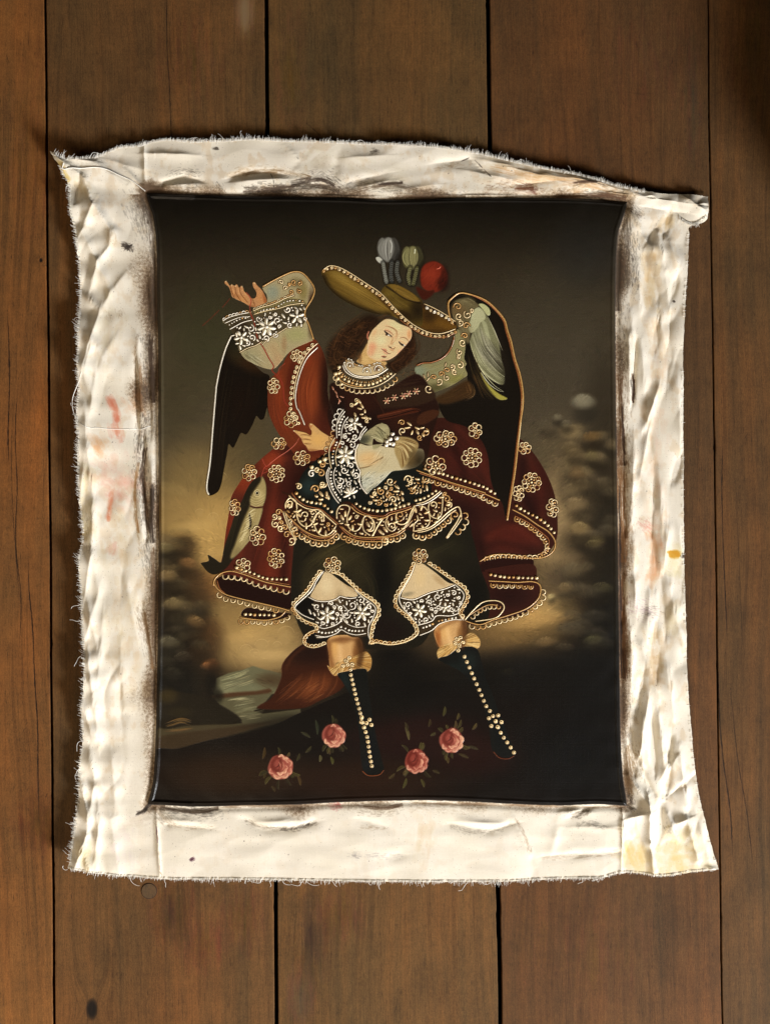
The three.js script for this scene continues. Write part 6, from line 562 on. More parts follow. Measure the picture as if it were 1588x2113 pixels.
function rise(x, y) {                                    // height of the sheet over the boards, in sheet units
  const l = iL(y), r = iR(y), t = iT(x), b = iB(x), inside = Math.min(x - l, r - x, y - t, b - y);
  let h = 11 + swell(x, y);
  if (inside >= 0) return h + (2.6 + (x < 400 ? 1.6 + 2.4 * n3(y * .013, 2.7, 6) : 0)) * Math.exp(-((inside - 5) ** 2) / 14) - 2.5 * sstep(14, 0, inside) + 1.2 * Math.exp(-inside / 30) * n3(x * 0.03, y * 0.03, 9);
  const o = -inside, dl = Math.max(0, l - x), dr = Math.max(0, x - r), dt = Math.max(0, t - y), db = Math.max(0, y - b);
  const left = dl / Math.max(40, l - L_(y)), right = dr / Math.max(40, R_(y) - r), top = dt / Math.max(40, t - T_(x)), bot = db / Math.max(40, B_(x) - b);
  h -= 2.5 + 3.2 * Math.exp(-(((o - 6) / 6) ** 2));
  const wav = n3(y * 0.011, 3.3, 1.2) * 1.1 + n3(y * 0.027, 6.1, 2.2) * .6, wat = n3(x * 0.012, 8.3, 4.2);
  h += left ** 1.6 * (15 + 16 * wav) + top ** 1.6 * (6 + 7 * wat) * (1 - left * .4) * (1 - .85 * sstep(1100, 1330, x)) + right * (-1.5 + 5 * n3(y * 0.012, 1.1, 7.7)) - bot ** 1.3 * (4 - 5 * n3(x * 0.012, 5.5, 3.1));
  // low wrinkles that run with the pull of each side
  const side = sstep(0.12, .5, Math.max(left, right)), flat = sstep(.1, .5, Math.max(top, bot)), rid = (a, b, z) => 1 - Math.abs(n3(a, b, z)) * 2.2;
  const wx1 = n3(x * .009, y * .006, 51) * 1.7 + n3(x * .025, y * .02, 53) * .35, wx2 = n3(x * .009, y * .006, 61) * 1.7 + n3(x * .025, y * .02, 63) * .35, kk = x < 700 ? .44 : .27, quilt = Math.abs(Math.sin((x + y * kk) * .061 + wx1 * 2.6)) + Math.abs(Math.sin((x - y * kk) * .058 + wx2 * 2.6)) - 1.25;   // two crossing sets of pulls leave lozenges between sharp creases
  h += side * Math.max(0, .16 + 1.2 * n3(x * .009, y * .006, 71)) * quilt * 4.2 + side * n3((x + y * .2) * .018, y * .006, 3.7) * 3 + flat * n3(x * .014, y * .03, 23.7) * 1.5 + flat * rid(x * .01 + y * .004, y * .022, 29) * .7;
  return Math.max(4, h);
}
const foldGrid = new Map();
FOLDS.forEach((f) => { const m = f[5] * 2.6; for (let i = Math.floor((Math.min(f[0], f[2]) - m) / 50); i <= Math.floor((Math.max(f[0], f[2]) + m) / 50); i++) for (let j = Math.floor((Math.min(f[1], f[3]) - m) / 50); j <= Math.floor((Math.max(f[1], f[3]) + m) / 50); j++) { const k = i * 1000 + j; if (!foldGrid.has(k)) foldGrid.set(k, []); foldGrid.get(k).push(f); } });
function folds(x, y) {
  let s = 0;
  for (const [a, b, c, d, h, w] of foldGrid.get(Math.floor(x / 50) * 1000 + Math.floor(y / 50)) ?? []) {
    const ux = c - a, uy = d - b, L2 = ux * ux + uy * uy, t = ((x - a) * ux + (y - b) * uy) / L2, k = Math.max(0, Math.min(1, t)), wob = n3(x * .03, y * .03, 77) * w * .6;
    const e = Math.hypot(x - a - ux * k, y - b - uy * k) + wob, side = ((x - a) * uy - (y - b) * ux) > 0 ? .72 : 1.25;   // one flank steeper than the other
    s += h * (0.8 * Math.exp(-Math.abs(e) / (w * side * .85)) + 0.3 * Math.exp(-((e / (w * side * 1.2)) ** 2))) * (0.55 + 0.45 * Math.sin(Math.PI * k));
  }
  return s;
}
const inPaint = (x, y) => Math.min(x - iL(y), iR(y) - x, y - iT(x), iB(x) - y);
const height = (x, y) => { const i = inPaint(x, y); if (i >= 0) return rise(x, y); const f = folds(x, y) * sstep(0, 7, -i) * (x > 1285 ? 1.45 : x < 320 ? 1.5 : 1.2); return Math.max(3.2, rise(x, y) + f); };
// grid of the whole sheet; its cells are divided between the painted field and the bare margins
const NU = [76, 240, 76], NV = [64, 280, 70], cu = [], cv = [];
for (const [n, k] of [[NU, cu], [NV, cv]]) n.forEach((m, s) => { for (let i = 0; i < m; i++) { const t = i / m; k.push(s + (s === 1 ? t - Math.sin(t * 6.2832) / 6.2832 * 0.8 : t)); } }); cu.push(3); cv.push(3);
const mixAt = (t, a, b, c, d) => t <= 1 ? lerp(a, b, t) : t <= 2 ? lerp(b, c, t - 1) : lerp(c, d, t - 2);
const GW = cu.length, GH = cv.length, gx = new Float32Array(GW * GH), gy = new Float32Array(GW * GH), gp = new Float32Array(GW * GH * 3);
for (let j = 0; j < GH; j++) for (let i = 0; i < GW; i++) {
  let x = lerp(150, 1450, i / (GW - 1)), y = lerp(300, 1810, j / (GH - 1));
  for (let k = 0; k < 7; k++) { const nx = mixAt(cu[i], L_(y), iL(y), iR(y), R_(y)), ny = mixAt(cv[j], T_(x), iT(x), iB(x), B_(x)); x = k ? (x + nx) / 2 : nx; y = k ? (y + ny) / 2 : ny; if (k > 3) { x = nx; y = ny; } }
  const o = j * GW + i, edge = i === 0 || j === 0 || i === GW - 1 || j === GH - 1;
  if (edge) { const rag = n3(x * .09, y * .09, 41) * 2.4 + n3(x * .3, y * .3, 43) * 1.3; if (i === 0) x += rag; if (i === GW - 1) x += rag * .5; if (j === 0) y += rag; if (j === GH - 1) y += rag * .6; }
  gx[o] = x; gy[o] = y; gp[o * 3] = sx(x); gp[o * 3 + 1] = height(x, y) * U; gp[o * 3 + 2] = sz(y);
}
const all = []; const paintIdx = [], marginIdx = [];
for (let j = 0; j < GH - 1; j++) for (let i = 0; i < GW - 1; i++) {
  const a = j * GW + i, b = a + 1, c = a + GW, d = c + 1, tri = [a, c, b, b, c, d]; all.push(...tri);
  const mid = cu[i] >= 1 && cu[i] < 2 && cv[j] >= 1 && cv[j] < 2; for (const t of tri) (mid ? paintIdx : marginIdx).push(t);
}
const whole = new THREE.BufferGeometry(); whole.setAttribute('position', new THREE.BufferAttribute(gp, 3)); whole.setIndex(all); whole.computeVertexNormals();
const gn = whole.attributes.normal.array;
const MX0 = 90, MY0 = 270, MW = 1410, MH = 1570, MK = 1.28;
function pick(idx, uvOf, under) {                        // the chosen cells as a geometry; `under` adds the back of the cloth and closes the rim
  const map = new Map(), pos = [], nor = [], uv = [], id = [], back = new Map();
  const add = (v, down) => { const m = down ? back : map; if (!m.has(v)) { m.set(v, pos.length / 3); for (let c = 0; c < 3; c++) { pos.push(gp[v * 3 + c] - (down ? gn[v * 3 + c] * 1.1 * U : 0)); nor.push(down ? -gn[v * 3 + c] : gn[v * 3 + c]); } uv.push(...uvOf(gx[v], gy[v])); } return m.get(v); };
  for (let i = 0; i < idx.length; i += 3) id.push(add(idx[i]), add(idx[i + 1]), add(idx[i + 2]));
  if (under) {
    for (let i = 0; i < idx.length; i += 3) id.push(add(idx[i], 1), add(idx[i + 2], 1), add(idx[i + 1], 1));
    const rim = []; for (let i = 0; i < GW; i++) rim.push(i); for (let j = 1; j < GH; j++) rim.push(j * GW + GW - 1); for (let i = GW - 2; i >= 0; i--) rim.push((GH - 1) * GW + i); for (let j = GH - 2; j > 0; j--) rim.push(j * GW);
    for (let k = 0; k < rim.length; k++) { const a = rim[k], b = rim[(k + 1) % rim.length]; id.push(add(a), add(b), add(a, 1), add(b), add(b, 1), add(a, 1)); }
  }
  const q = new THREE.BufferGeometry(); q.setAttribute('position', new THREE.Float32BufferAttribute(pos, 3)); q.setAttribute('normal', new THREE.Float32BufferAttribute(nor, 3)); q.setAttribute('uv', new THREE.Float32BufferAttribute(uv, 2)); q.setIndex(id); return q;
}
// bare primed cloth: its own colour, brushed-over paint along the old fold line, painted golden pocket shade, tea-coloured and rosy stains
function marginTexture() {
  const W = Math.round(MW * MK), H = Math.round(MH * MK), c = canvasOf(W, H), q = c.getContext('2d'), im = q.createImageData(W, H), d = im.data, R = rnd(51);
  for (let j = 0; j < H; j++) for (let i = 0; i < W; i++) {
    const x = MX0 + i / MK, y = MY0 + j / MK, o = (j * W + i) * 4; d[o + 3] = 255;
    const inn = inPaint(x, y); if (inn > 12) { d[o] = d[o + 1] = d[o + 2] = 40; continue; }
    const e = -inn, weave = (Math.floor(i / 2) + Math.floor(j / 2)) % 2 ? 2.2 : -2.2, m = fbm(x * .012, y * .012, 1, 4), m2 = fbm(x * .05, y * .035, 9, 4), sp = R(), f = fbm(x * .18, y * .18, 15, 3);
    const thr = n3(x * .9, y * .02, 91) * 4 + n3(x * .02, y * .9, 93) * 4; let r = 233 + thr + weave + m * 12 + (sp - .5) * 11, gg = 224 + thr + weave + m * 13 + (sp - .5) * 11, b = 206 + thr + weave + m * 18 + (sp - .5) * 11;
    // old glaze and handling stains
    const tan = sstep(.06, .34, m2 + m * .6 + .1 * n3(x * .004, y * .004, 21)); const tk = tan * (y > 1660 ? .1 : x < 330 ? .3 : .36); r = lerp(r, 208, tk); gg = lerp(gg, 180, tk); b = lerp(b, 140, tk);
    // paint dragged over the fold line: broken, speckled, stronger in places
    const along = .5 + .95 * n3(x * .011 + 4, y * .008, 3) + .3 * n3(x * .03, y * .012, 6), lm = x < 330 && y > 400 && y < 1640 ? 1 : 0, wide = (22 + 30 * Math.max(0, along)) * (1 + lm * (.9 + .9 * n3(y * .006, 4.4, 2)));
    let dirt = sstep(wide, 0, e) * Math.max(0, .2 + along * .8) * (x < 340 ? 1.05 : x > 1250 ? 1.0 : y < 420 ? .95 : .62);
    dirt = sstep(.05, .9, dirt + (f * .3 + (sp - .5) * .26) * Math.min(1, dirt * 3)) * .78;
    r = lerp(r, lerp(140, 70, dirt), sstep(0, .8, dirt)); gg = lerp(gg, lerp(108, 52, dirt), sstep(0, .8, dirt)); b = lerp(b, lerp(72, 36, dirt), sstep(0, .8, dirt));
    if (e < 2.5) { const k = sstep(2.6 + 1.6 * n3(x * .1, y * .1, 8), .4, e); r = lerp(r, 30, k); gg = lerp(gg, 23, k); b = lerp(b, 17, k); }
    if (sp > .9985 - .004 * sstep(70, 0, e)) { r *= .45; gg *= .4; b *= .36; }
    d[o] = r; d[o + 1] = gg; d[o + 2] = b;
  }
  q.putImageData(im, 0, 0); q.scale(MK, MK); q.translate(-MX0, -MY0);
  const rub = (pts, n, w, col, a, sp) => { const p = spline(pts, false, 2); const soft = w > 3.9, thin = sp < 1.05; for (let k = 0; k < n * (soft ? 1 : thin ? 1 : 2.2); k++) { const s = Math.floor(R() * p.length), L = soft ? 2 + R() * 10 : 1 + R() * 4, gs = () => (R() + R() + R() - 1.5) * sp * (soft ? 2.2 : thin ? 1.4 : 2.6), dx = gs(), dy = gs(); q.strokeStyle = `rgba(${col},${a * (soft ? .8 : thin ? .75 : .55) * (.2 + R() * .8)})`; q.lineWidth = w * (soft ? .6 + R() * 1.6 : .3 + R() * .7); q.lineCap = 'round'; q.beginPath(); for (let m = s; m < Math.min(p.length, s + L); m++) m === s ? q.moveTo(p[m][0] + dx, p[m][1] + dy) : q.lineTo(p[m][0] + dx, p[m][1] + dy); q.stroke(); } };
  const K = '46,36,28', N = '120,84,44', T = '196,164,116', O = '214,120,88', V = '160,120,140';
  // paint caught on the ridges left by the tacks
  for (const [p, n, w, col, a, s] of [
    [P0(350, 358, 380, 352, 412, 358), 60, 1.6, K, .55, 3], [P0(350, 390, 380, 386, 410, 388), 60, 2, K, .4, 4], [P0(470, 368, 500, 354, 550, 350, 610, 360), 110, 1.8, N, .4, 4], [P0(506, 392, 540, 388, 580, 390, 610, 394), 200, 2.4, K, .6, 4], [P0(610, 394, 640, 376, 670, 370, 700, 390), 220, 2.4, K, .5, 8], [P0(556, 354, 564, 372, 566, 388, 580, 402), 40, 1, K, .8, .6], [P0(450, 380, 455, 392), 20, 2, K, .7, 3], [P0(700, 396, 760, 380, 830, 398), 140, 2.4, K, .35, 6], [P0(770, 382, 830, 376), 70, 2, K, .4, 3], [P0(820, 400, 960, 400), 160, 2, K, .35, 5], [P0(950, 332, 968, 324), 30, 1.6, K, .7, 1], [P0(980, 330, 1012, 364), 40, 1.6, K, .75, .8], [P0(900, 346, 950, 336), 40, 2, N, .4, 3], [P0(1000, 390, 1060, 384, 1120, 396), 120, 2.4, '104,62,34', .5, 5], [P0(1086, 388, 1104, 392), 40, 3, '86,40,30', .6, 4], [P0(1180, 384, 1220, 376, 1250, 384), 60, 2, K, .5, 2], [P0(1210, 402, 1260, 404, 1290, 408), 120, 2.4, K, .6, 5], [P0(1170, 394, 1240, 390), 60, 3, '120,80,40', .4, 5], [P0(1196, 356, 1216, 362), 30, 2, K, .6, 2], [P0(440, 305, 448, 306), 16, 3, K, .7, 1.5], [P0(766, 313, 778, 312), 20, 3, K, .6, 2], [P0(613, 325, 616, 328), 8, 2, K, .8, 1],
    [P0(1004, 356, 1090, 370, 1180, 372, 1300, 402), 200, 6, '196,150,96', .16, 14], [P0(1000, 330, 1080, 350, 1180, 366), 120, 5, T, .2, 8], [P0(700, 330, 790, 370, 880, 388), 90, 7, '190,168,130', .12, 20], [P0(680, 320, 640, 350), 60, 7, '190,170,140', .14, 18],
    // left
    [P0(282, 414, 296, 440, 306, 480), 260, 3, K, .3, 12], [P0(300, 420, 314, 500, 318, 580, 320, 660), 320, 2.4, K, .34, 7], [P0(252, 506, 264, 508, 268, 516), 50, 3.4, K, .8, 2.4], [P0(258, 515, 272, 505), 30, 2.4, K, .8, 1.5], [P0(228, 470, 234, 500), 30, 3, '170,140,96', .4, 3], [P0(222, 640, 226, 660), 20, 1.4, N, .5, 3], [P0(246, 640, 250, 650), 20, 1.6, N, .5, 3], [P0(284, 690, 280, 740, 282, 800), 80, 1.6, N, .6, 1.6], [P0(302, 690, 308, 760, 306, 820), 260, 2.6, K, .5, 5], [P0(314, 600, 316, 760, 318, 900), 300, 2, K, .4, 6], [P0(300, 860, 290, 930, 292, 1000, 302, 1080), 320, 2.6, K, .5, 6], [P0(302, 930, 296, 1000, 304, 1070), 90, 1.6, '110,62,24', .7, 2], [P0(284, 960, 276, 1020, 282, 1090, 292, 1140), 80, 1.6, '150,104,50', .5, 2], [P0(316, 1000, 312, 1060, 310, 1120), 200, 2.2, K, .45, 4], [P0(300, 1120, 310, 1180, 318, 1240), 220, 2, K, .42, 6], [P0(286, 1250, 300, 1310, 314, 1370), 170, 2.2, '92,66,40', .4, 5], [P0(318, 1140, 320, 1300, 318, 1450), 260, 1.6, K, .3, 4], [P0(312, 1560, 316, 1600), 30, 1.4, N, .4, 2], [P0(186, 1050, 184, 1140), 120, 1.4, '86,70,40', .45, 5],
    [P0(224, 820, 236, 840, 242, 868), 60, 5, O, .26, 3], [P0(240, 872, 246, 900), 50, 4, O, .2, 6], [P0(210, 980, 240, 1000, 260, 1030), 120, 8, O, .1, 22], [P0(234, 1010, 228, 1040, 224, 1072), 60, 4, '206,112,70', .2, 2], [P0(200, 905, 212, 925), 50, 6, '226,164,110', .2, 10], [P0(270, 820, 280, 840), 50, 6, '220,160,110', .15, 12], [P0(250, 930, 260, 1000), 80, 8, '220,150,120', .07, 26], [P0(234, 1120, 230, 1140), 30, 4, '214,140,110', .16, 4], [P0(240, 1080, 260, 1200, 256, 1320, 262, 1440), 160, 9, '206,170,110', .12, 18], [P0(186, 960, 176, 1040, 184, 1120), 90, 7, '206,184,130', .2, 8], [P0(200, 560, 230, 640, 220, 760), 90, 7, '214,196,160', .2, 12],
    // right
    [P0(1300, 426, 1316, 440, 1322, 446), 60, 2, K, .5, 4], [P0(1288, 440, 1290, 500, 1300, 540, 1296, 600), 420, 2.6, K, .42, 9], [P0(1276, 520, 1278, 640, 1284, 760), 260, 2.2, K, .42, 6], [P0(1276, 760, 1280, 860, 1284, 960), 340, 3, '96,64,36', .42, 7], [P0(1304, 780, 1308, 820), 60, 2, K, .6, 2], [P0(1284, 950, 1286, 1100, 1284, 1200), 420, 3.2, '112,74,40', .45, 6], [P0(1296, 1080, 1288, 1130), 120, 3, '120,80,44', .4, 7], [P0(1284, 1230, 1286, 1320, 1288, 1400), 340, 3.2, '104,68,38', .5, 6], [P0(1290, 1420, 1292, 1540, 1298, 1640), 260, 2.4, K, .32, 7], [P0(1296, 1540, 1306, 1570, 1312, 1600), 120, 3, N, .4, 6], [P0(1296, 1640, 1304, 1660), 60, 2, K, .5, 3], [P0(1290, 1662, 1308, 1672), 40, 2, K, .6, 1.5],
    [P0(1346, 520, 1340, 580, 1350, 640), 90, 7, '206,172,118', .22, 10], [P0(1372, 470, 1378, 450), 40, 5, '206,172,118', .25, 6], [P0(1350, 660, 1362, 720, 1354, 800), 90, 7, '216,180,136', .18, 10], [P0(1352, 830, 1348, 980, 1352, 1090), 140, 7, '218,182,148', .16, 12], [P0(1346, 1090, 1354, 1140, 1344, 1200), 110, 6, '222,164,120', .26, 8], [P0(1326, 1080, 1336, 1090), 60, 3, '196,100,80', .3, 5], [P0(1302, 1248, 1330, 1260, 1350, 1266), 150, 3, V, .22, 9], [P0(1330, 1260, 1352, 1264), 40, 1.6, K, .5, 6], [P0(1352, 1290, 1356, 1360, 1350, 1420), 90, 6, '196,158,104', .22, 8], [P0(1382, 1130, 1396, 1150, 1390, 1180), 60, 7, '214,200,150', .18, 14], [P0(1390, 1240, 1384, 1300), 60, 6, '206,190,150', .2, 8], [P0(1389, 620, 1391, 622), 10, 3, K, .9, 1], [P0(1408, 1145, 1410, 1150), 14, 3, K, .9, 1.5], [P0(1384, 1143, 1396, 1144), 80, 4.4, '196,140,30', .75, 3.4], [P0(1372, 1160, 1402, 1180), 40, 5, '206,190,140', .16, 10],
    // bottom; golden strokes by the lower right corner paint the shade of its pockets
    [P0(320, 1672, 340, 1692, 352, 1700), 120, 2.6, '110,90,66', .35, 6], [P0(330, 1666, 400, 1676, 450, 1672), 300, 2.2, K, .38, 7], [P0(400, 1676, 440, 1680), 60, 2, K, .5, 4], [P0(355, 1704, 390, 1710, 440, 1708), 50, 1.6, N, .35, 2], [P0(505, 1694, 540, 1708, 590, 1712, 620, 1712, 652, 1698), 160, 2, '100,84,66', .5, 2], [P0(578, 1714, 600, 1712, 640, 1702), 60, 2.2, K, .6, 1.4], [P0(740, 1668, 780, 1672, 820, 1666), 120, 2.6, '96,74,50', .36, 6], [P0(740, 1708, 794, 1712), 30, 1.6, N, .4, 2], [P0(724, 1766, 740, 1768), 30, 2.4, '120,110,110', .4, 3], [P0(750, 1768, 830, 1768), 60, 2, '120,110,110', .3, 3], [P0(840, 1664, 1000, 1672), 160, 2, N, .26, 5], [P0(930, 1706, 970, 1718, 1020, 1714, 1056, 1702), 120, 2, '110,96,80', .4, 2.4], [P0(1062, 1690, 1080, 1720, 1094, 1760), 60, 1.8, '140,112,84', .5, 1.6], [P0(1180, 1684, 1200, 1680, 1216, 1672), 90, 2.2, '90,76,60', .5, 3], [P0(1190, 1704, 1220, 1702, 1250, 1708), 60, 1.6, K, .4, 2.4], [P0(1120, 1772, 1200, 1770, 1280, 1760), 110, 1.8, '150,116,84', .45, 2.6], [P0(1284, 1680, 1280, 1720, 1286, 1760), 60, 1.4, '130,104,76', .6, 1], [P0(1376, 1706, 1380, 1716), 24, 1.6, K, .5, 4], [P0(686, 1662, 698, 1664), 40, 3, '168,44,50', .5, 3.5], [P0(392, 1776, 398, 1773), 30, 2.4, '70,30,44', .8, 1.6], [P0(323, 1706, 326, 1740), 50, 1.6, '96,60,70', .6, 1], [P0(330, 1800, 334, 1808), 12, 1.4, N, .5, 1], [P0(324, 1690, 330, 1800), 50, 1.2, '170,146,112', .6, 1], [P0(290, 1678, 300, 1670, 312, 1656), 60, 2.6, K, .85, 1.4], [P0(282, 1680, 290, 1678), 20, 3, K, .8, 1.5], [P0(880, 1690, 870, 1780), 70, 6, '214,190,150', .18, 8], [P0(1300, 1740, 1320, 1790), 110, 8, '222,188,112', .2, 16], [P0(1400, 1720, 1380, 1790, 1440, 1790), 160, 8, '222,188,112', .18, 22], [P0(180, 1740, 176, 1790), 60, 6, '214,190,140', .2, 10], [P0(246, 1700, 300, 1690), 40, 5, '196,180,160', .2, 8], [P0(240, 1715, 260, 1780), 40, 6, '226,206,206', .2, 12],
    [P0(128, 340, 134, 360, 142, 374), 60, 4, '216,186,110', .4, 3], [P0(168, 372, 180, 400), 40, 6, '214,190,150', .25, 8],
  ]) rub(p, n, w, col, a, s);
  const smear = (pts, n, wide, col, a, len = 30) => { const p = spline(pts, false, 2); for (let k = 0; k < n; k++) { const s = Math.floor(R() * p.length), e = Math.min(p.length - 1, s + Math.floor(len * (.2 + R()) / 2)), off = (R() + R() - 1) * wide; q.strokeStyle = `rgba(${col},${a * (.2 + R() * .8)})`; q.lineWidth = .8 + R() * 1.8; q.beginPath(); for (let m = s; m <= e; m++) { const v = p[Math.min(p.length - 1, m + 1)], u = p[Math.max(0, m - 1)], L = Math.hypot(v[0] - u[0], v[1] - u[1]) || 1, X = p[m][0] - (v[1] - u[1]) / L * off, Y = p[m][1] + (v[0] - u[0]) / L * off; m === s ? q.moveTo(X, Y) : q.lineTo(X, Y); } q.stroke(); } };
  for (const m of [
    [P0(1278, 770, 1280, 860, 1283, 960), 170, 9, '92,58,28', .5], [P0(1284, 830, 1286, 900, 1290, 960), 60, 4, '48,28,14', .6], [P0(1306, 770, 1308, 800, 1306, 830), 50, 3, '58,34,18', .7, 22], [P0(1280, 960, 1284, 1060, 1286, 1160), 240, 10, '128,86,46', .45], [P0(1288, 1080, 1286, 1110), 50, 12, '110,72,38', .45, 24], [P0(1284, 1180, 1284, 1280, 1287, 1400), 240, 9, '112,72,38', .5], [P0(1282, 1210, 1283, 1260), 60, 6, '70,42,22', .5, 24], [P0(1284, 1330, 1288, 1400), 80, 7, '66,42,24', .5, 24], [P0(1276, 470, 1274, 540, 1276, 640), 160, 8, '70,56,42', .45], [P0(1292, 450, 1296, 520, 1294, 590), 110, 10, '86,72,56', .35], [P0(1290, 1540, 1294, 1580, 1300, 1640), 110, 9, '120,90,56', .4], [P0(1278, 1000, 1282, 1400), 160, 3, '40,26,16', .5],
    [P0(310, 690, 312, 760, 316, 830), 150, 6, '62,44,28', .55], [P0(288, 740, 290, 800, 292, 850), 50, 4, '120,84,48', .5], [P0(300, 920, 293, 980, 300, 1050, 308, 1100), 130, 7, '58,40,26', .55], [P0(284, 950, 278, 1020, 286, 1100), 60, 4, '150,104,52', .5], [P0(314, 1000, 313, 1060, 316, 1120), 120, 6, '52,38,26', .5], [P0(316, 1130, 316, 1260, 317, 1400), 190, 6, '96,70,44', .4], [P0(296, 1260, 306, 1320, 314, 1380), 90, 5, '120,88,54', .45], [P0(306, 420, 316, 500, 320, 640), 200, 9, '86,70,54', .4], [P0(290, 410, 300, 430, 306, 460), 120, 13, '70,56,42', .35, 20],
    [P0(500, 360, 550, 352, 610, 358, 640, 366), 70, 5, '120,92,58', .4], [P0(500, 394, 560, 388, 640, 382, 700, 392), 170, 8, '64,48,34', .5], [P0(600, 376, 660, 368, 690, 380), 80, 7, '52,38,28', .5], [P0(720, 398, 800, 382, 860, 394), 110, 7, '96,76,54', .4], [P0(780, 380, 830, 376), 40, 3, '60,44,32', .5], [P0(1010, 344, 1090, 362, 1180, 374, 1270, 398), 170, 13, '188,136,78', .3], [P0(1060, 388, 1100, 386), 60, 7, '112,62,34', .45, 20], [P0(1150, 404, 1240, 402, 1290, 408), 120, 6, '84,56,34', .5], [P0(1180, 378, 1230, 376), 50, 3, '70,46,30', .5], [P0(310, 404, 460, 402, 620, 404), 130, 4, '70,54,40', .45], [P0(820, 406, 960, 404), 80, 4, '90,66,44', .4],
    [P0(330, 1668, 400, 1676, 450, 1670), 130, 6, '78,62,46', .45], [P0(450, 1666, 600, 1664, 740, 1662), 130, 4, '120,96,70', .35], [P0(740, 1664, 790, 1668, 830, 1662), 70, 5, '90,66,44', .45], [P0(840, 1658, 1000, 1662, 1280, 1668), 190, 4, '130,102,72', .35],
  ]) smear(...m);
  for (let k = 0; k < 240; k++) { const x = MX0 + R() * MW, y = MY0 + R() * MH; q.fillStyle = `rgba(70,52,40,${.2 + R() * .5})`; q.beginPath(); q.arc(x, y, .5 + R() * .9, 0, 7); q.fill(); }
  return c;
}
const painting = new THREE.Group(); painting.name = 'unstretched_painting'; scene.add(painting);
painting.userData = { label: 'unstretched oil painting of a winged figure with creased white margins on wooden boards', category: 'painting' };
function part(name, geo, mat, label, kind) { const m = new THREE.Mesh(geo, mat); m.name = name; m.castShadow = m.receiveShadow = true; m.userData = {}; if (label) m.userData.label = label; if (kind) m.userData.kind = kind; painting.add(m); return m; }
// fine weave for the relief of the cloth
function weaveMap() { const n = 256, c = canvasOf(n, n), q = c.getContext('2d'), im = q.createImageData(n, n), R = rnd(5); for (let j = 0; j < n; j++) for (let i = 0; i < n; i++) { const a = Math.sin(i / n * 6.283 * 64), b = Math.sin(j / n * 6.283 * 64), o = (j * n + i) * 4, v = 128 + 50 * (Math.abs(a) > Math.abs(b) ? Math.abs(a) : Math.abs(b)) - 40 + (R() - .5) * 60; im.data[o] = im.data[o + 1] = im.data[o + 2] = v; im.data[o + 3] = 255; } q.putImageData(im, 0, 0); const t = texOf(c, false); t.wrapS = t.wrapT = THREE.RepeatWrapping; return t; }
const weave = weaveMap(); weave.repeat.set(9, 10);
const picTex = texOf(paintPicture());
// thickness of the paint: light, loaded paint stands higher, and the threads of the cloth show through
const picRelief = (() => { const a = picTex.image, c = canvasOf(a.width, a.height), q = c.getContext('2d'); q.drawImage(a, 0, 0); const im = q.getImageData(0, 0, c.width, c.height), d = im.data, R = rnd(63), W = c.width, col = new Float32Array(W).map(() => R() - .5); let row = 0; for (let i = 0; i < d.length; i += 4) { const x = (i / 4) % W; if (!x) row = R() - .5; const v = 40 + .55 * (d[i] * .4 + d[i + 1] * .5 + d[i + 2] * .1) + (col[x] + row) * 8 + (R() - .5) * 26; d[i] = d[i + 1] = d[i + 2] = v; } q.putImageData(im, 0, 0); return texOf(c, false); })();
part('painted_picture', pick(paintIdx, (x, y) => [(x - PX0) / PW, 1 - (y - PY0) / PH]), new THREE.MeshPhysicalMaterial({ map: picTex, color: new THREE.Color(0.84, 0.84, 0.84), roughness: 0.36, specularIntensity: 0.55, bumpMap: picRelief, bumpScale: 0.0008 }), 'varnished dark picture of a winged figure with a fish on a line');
part('canvas_margin', pick(marginIdx, (x, y) => [(x - MX0) / MW, 1 - (y - MY0) / MH], true), new THREE.MeshPhysicalMaterial({ map: texOf(marginTexture()), roughness: 0.9, bumpMap: weave, bumpScale: 0.00022, sheen: 0.25, sheenRoughness: 0.7, sheenColor: new THREE.Color(1, 0.98, 0.94) }), 'bare creased cream margin smudged with brown paint');
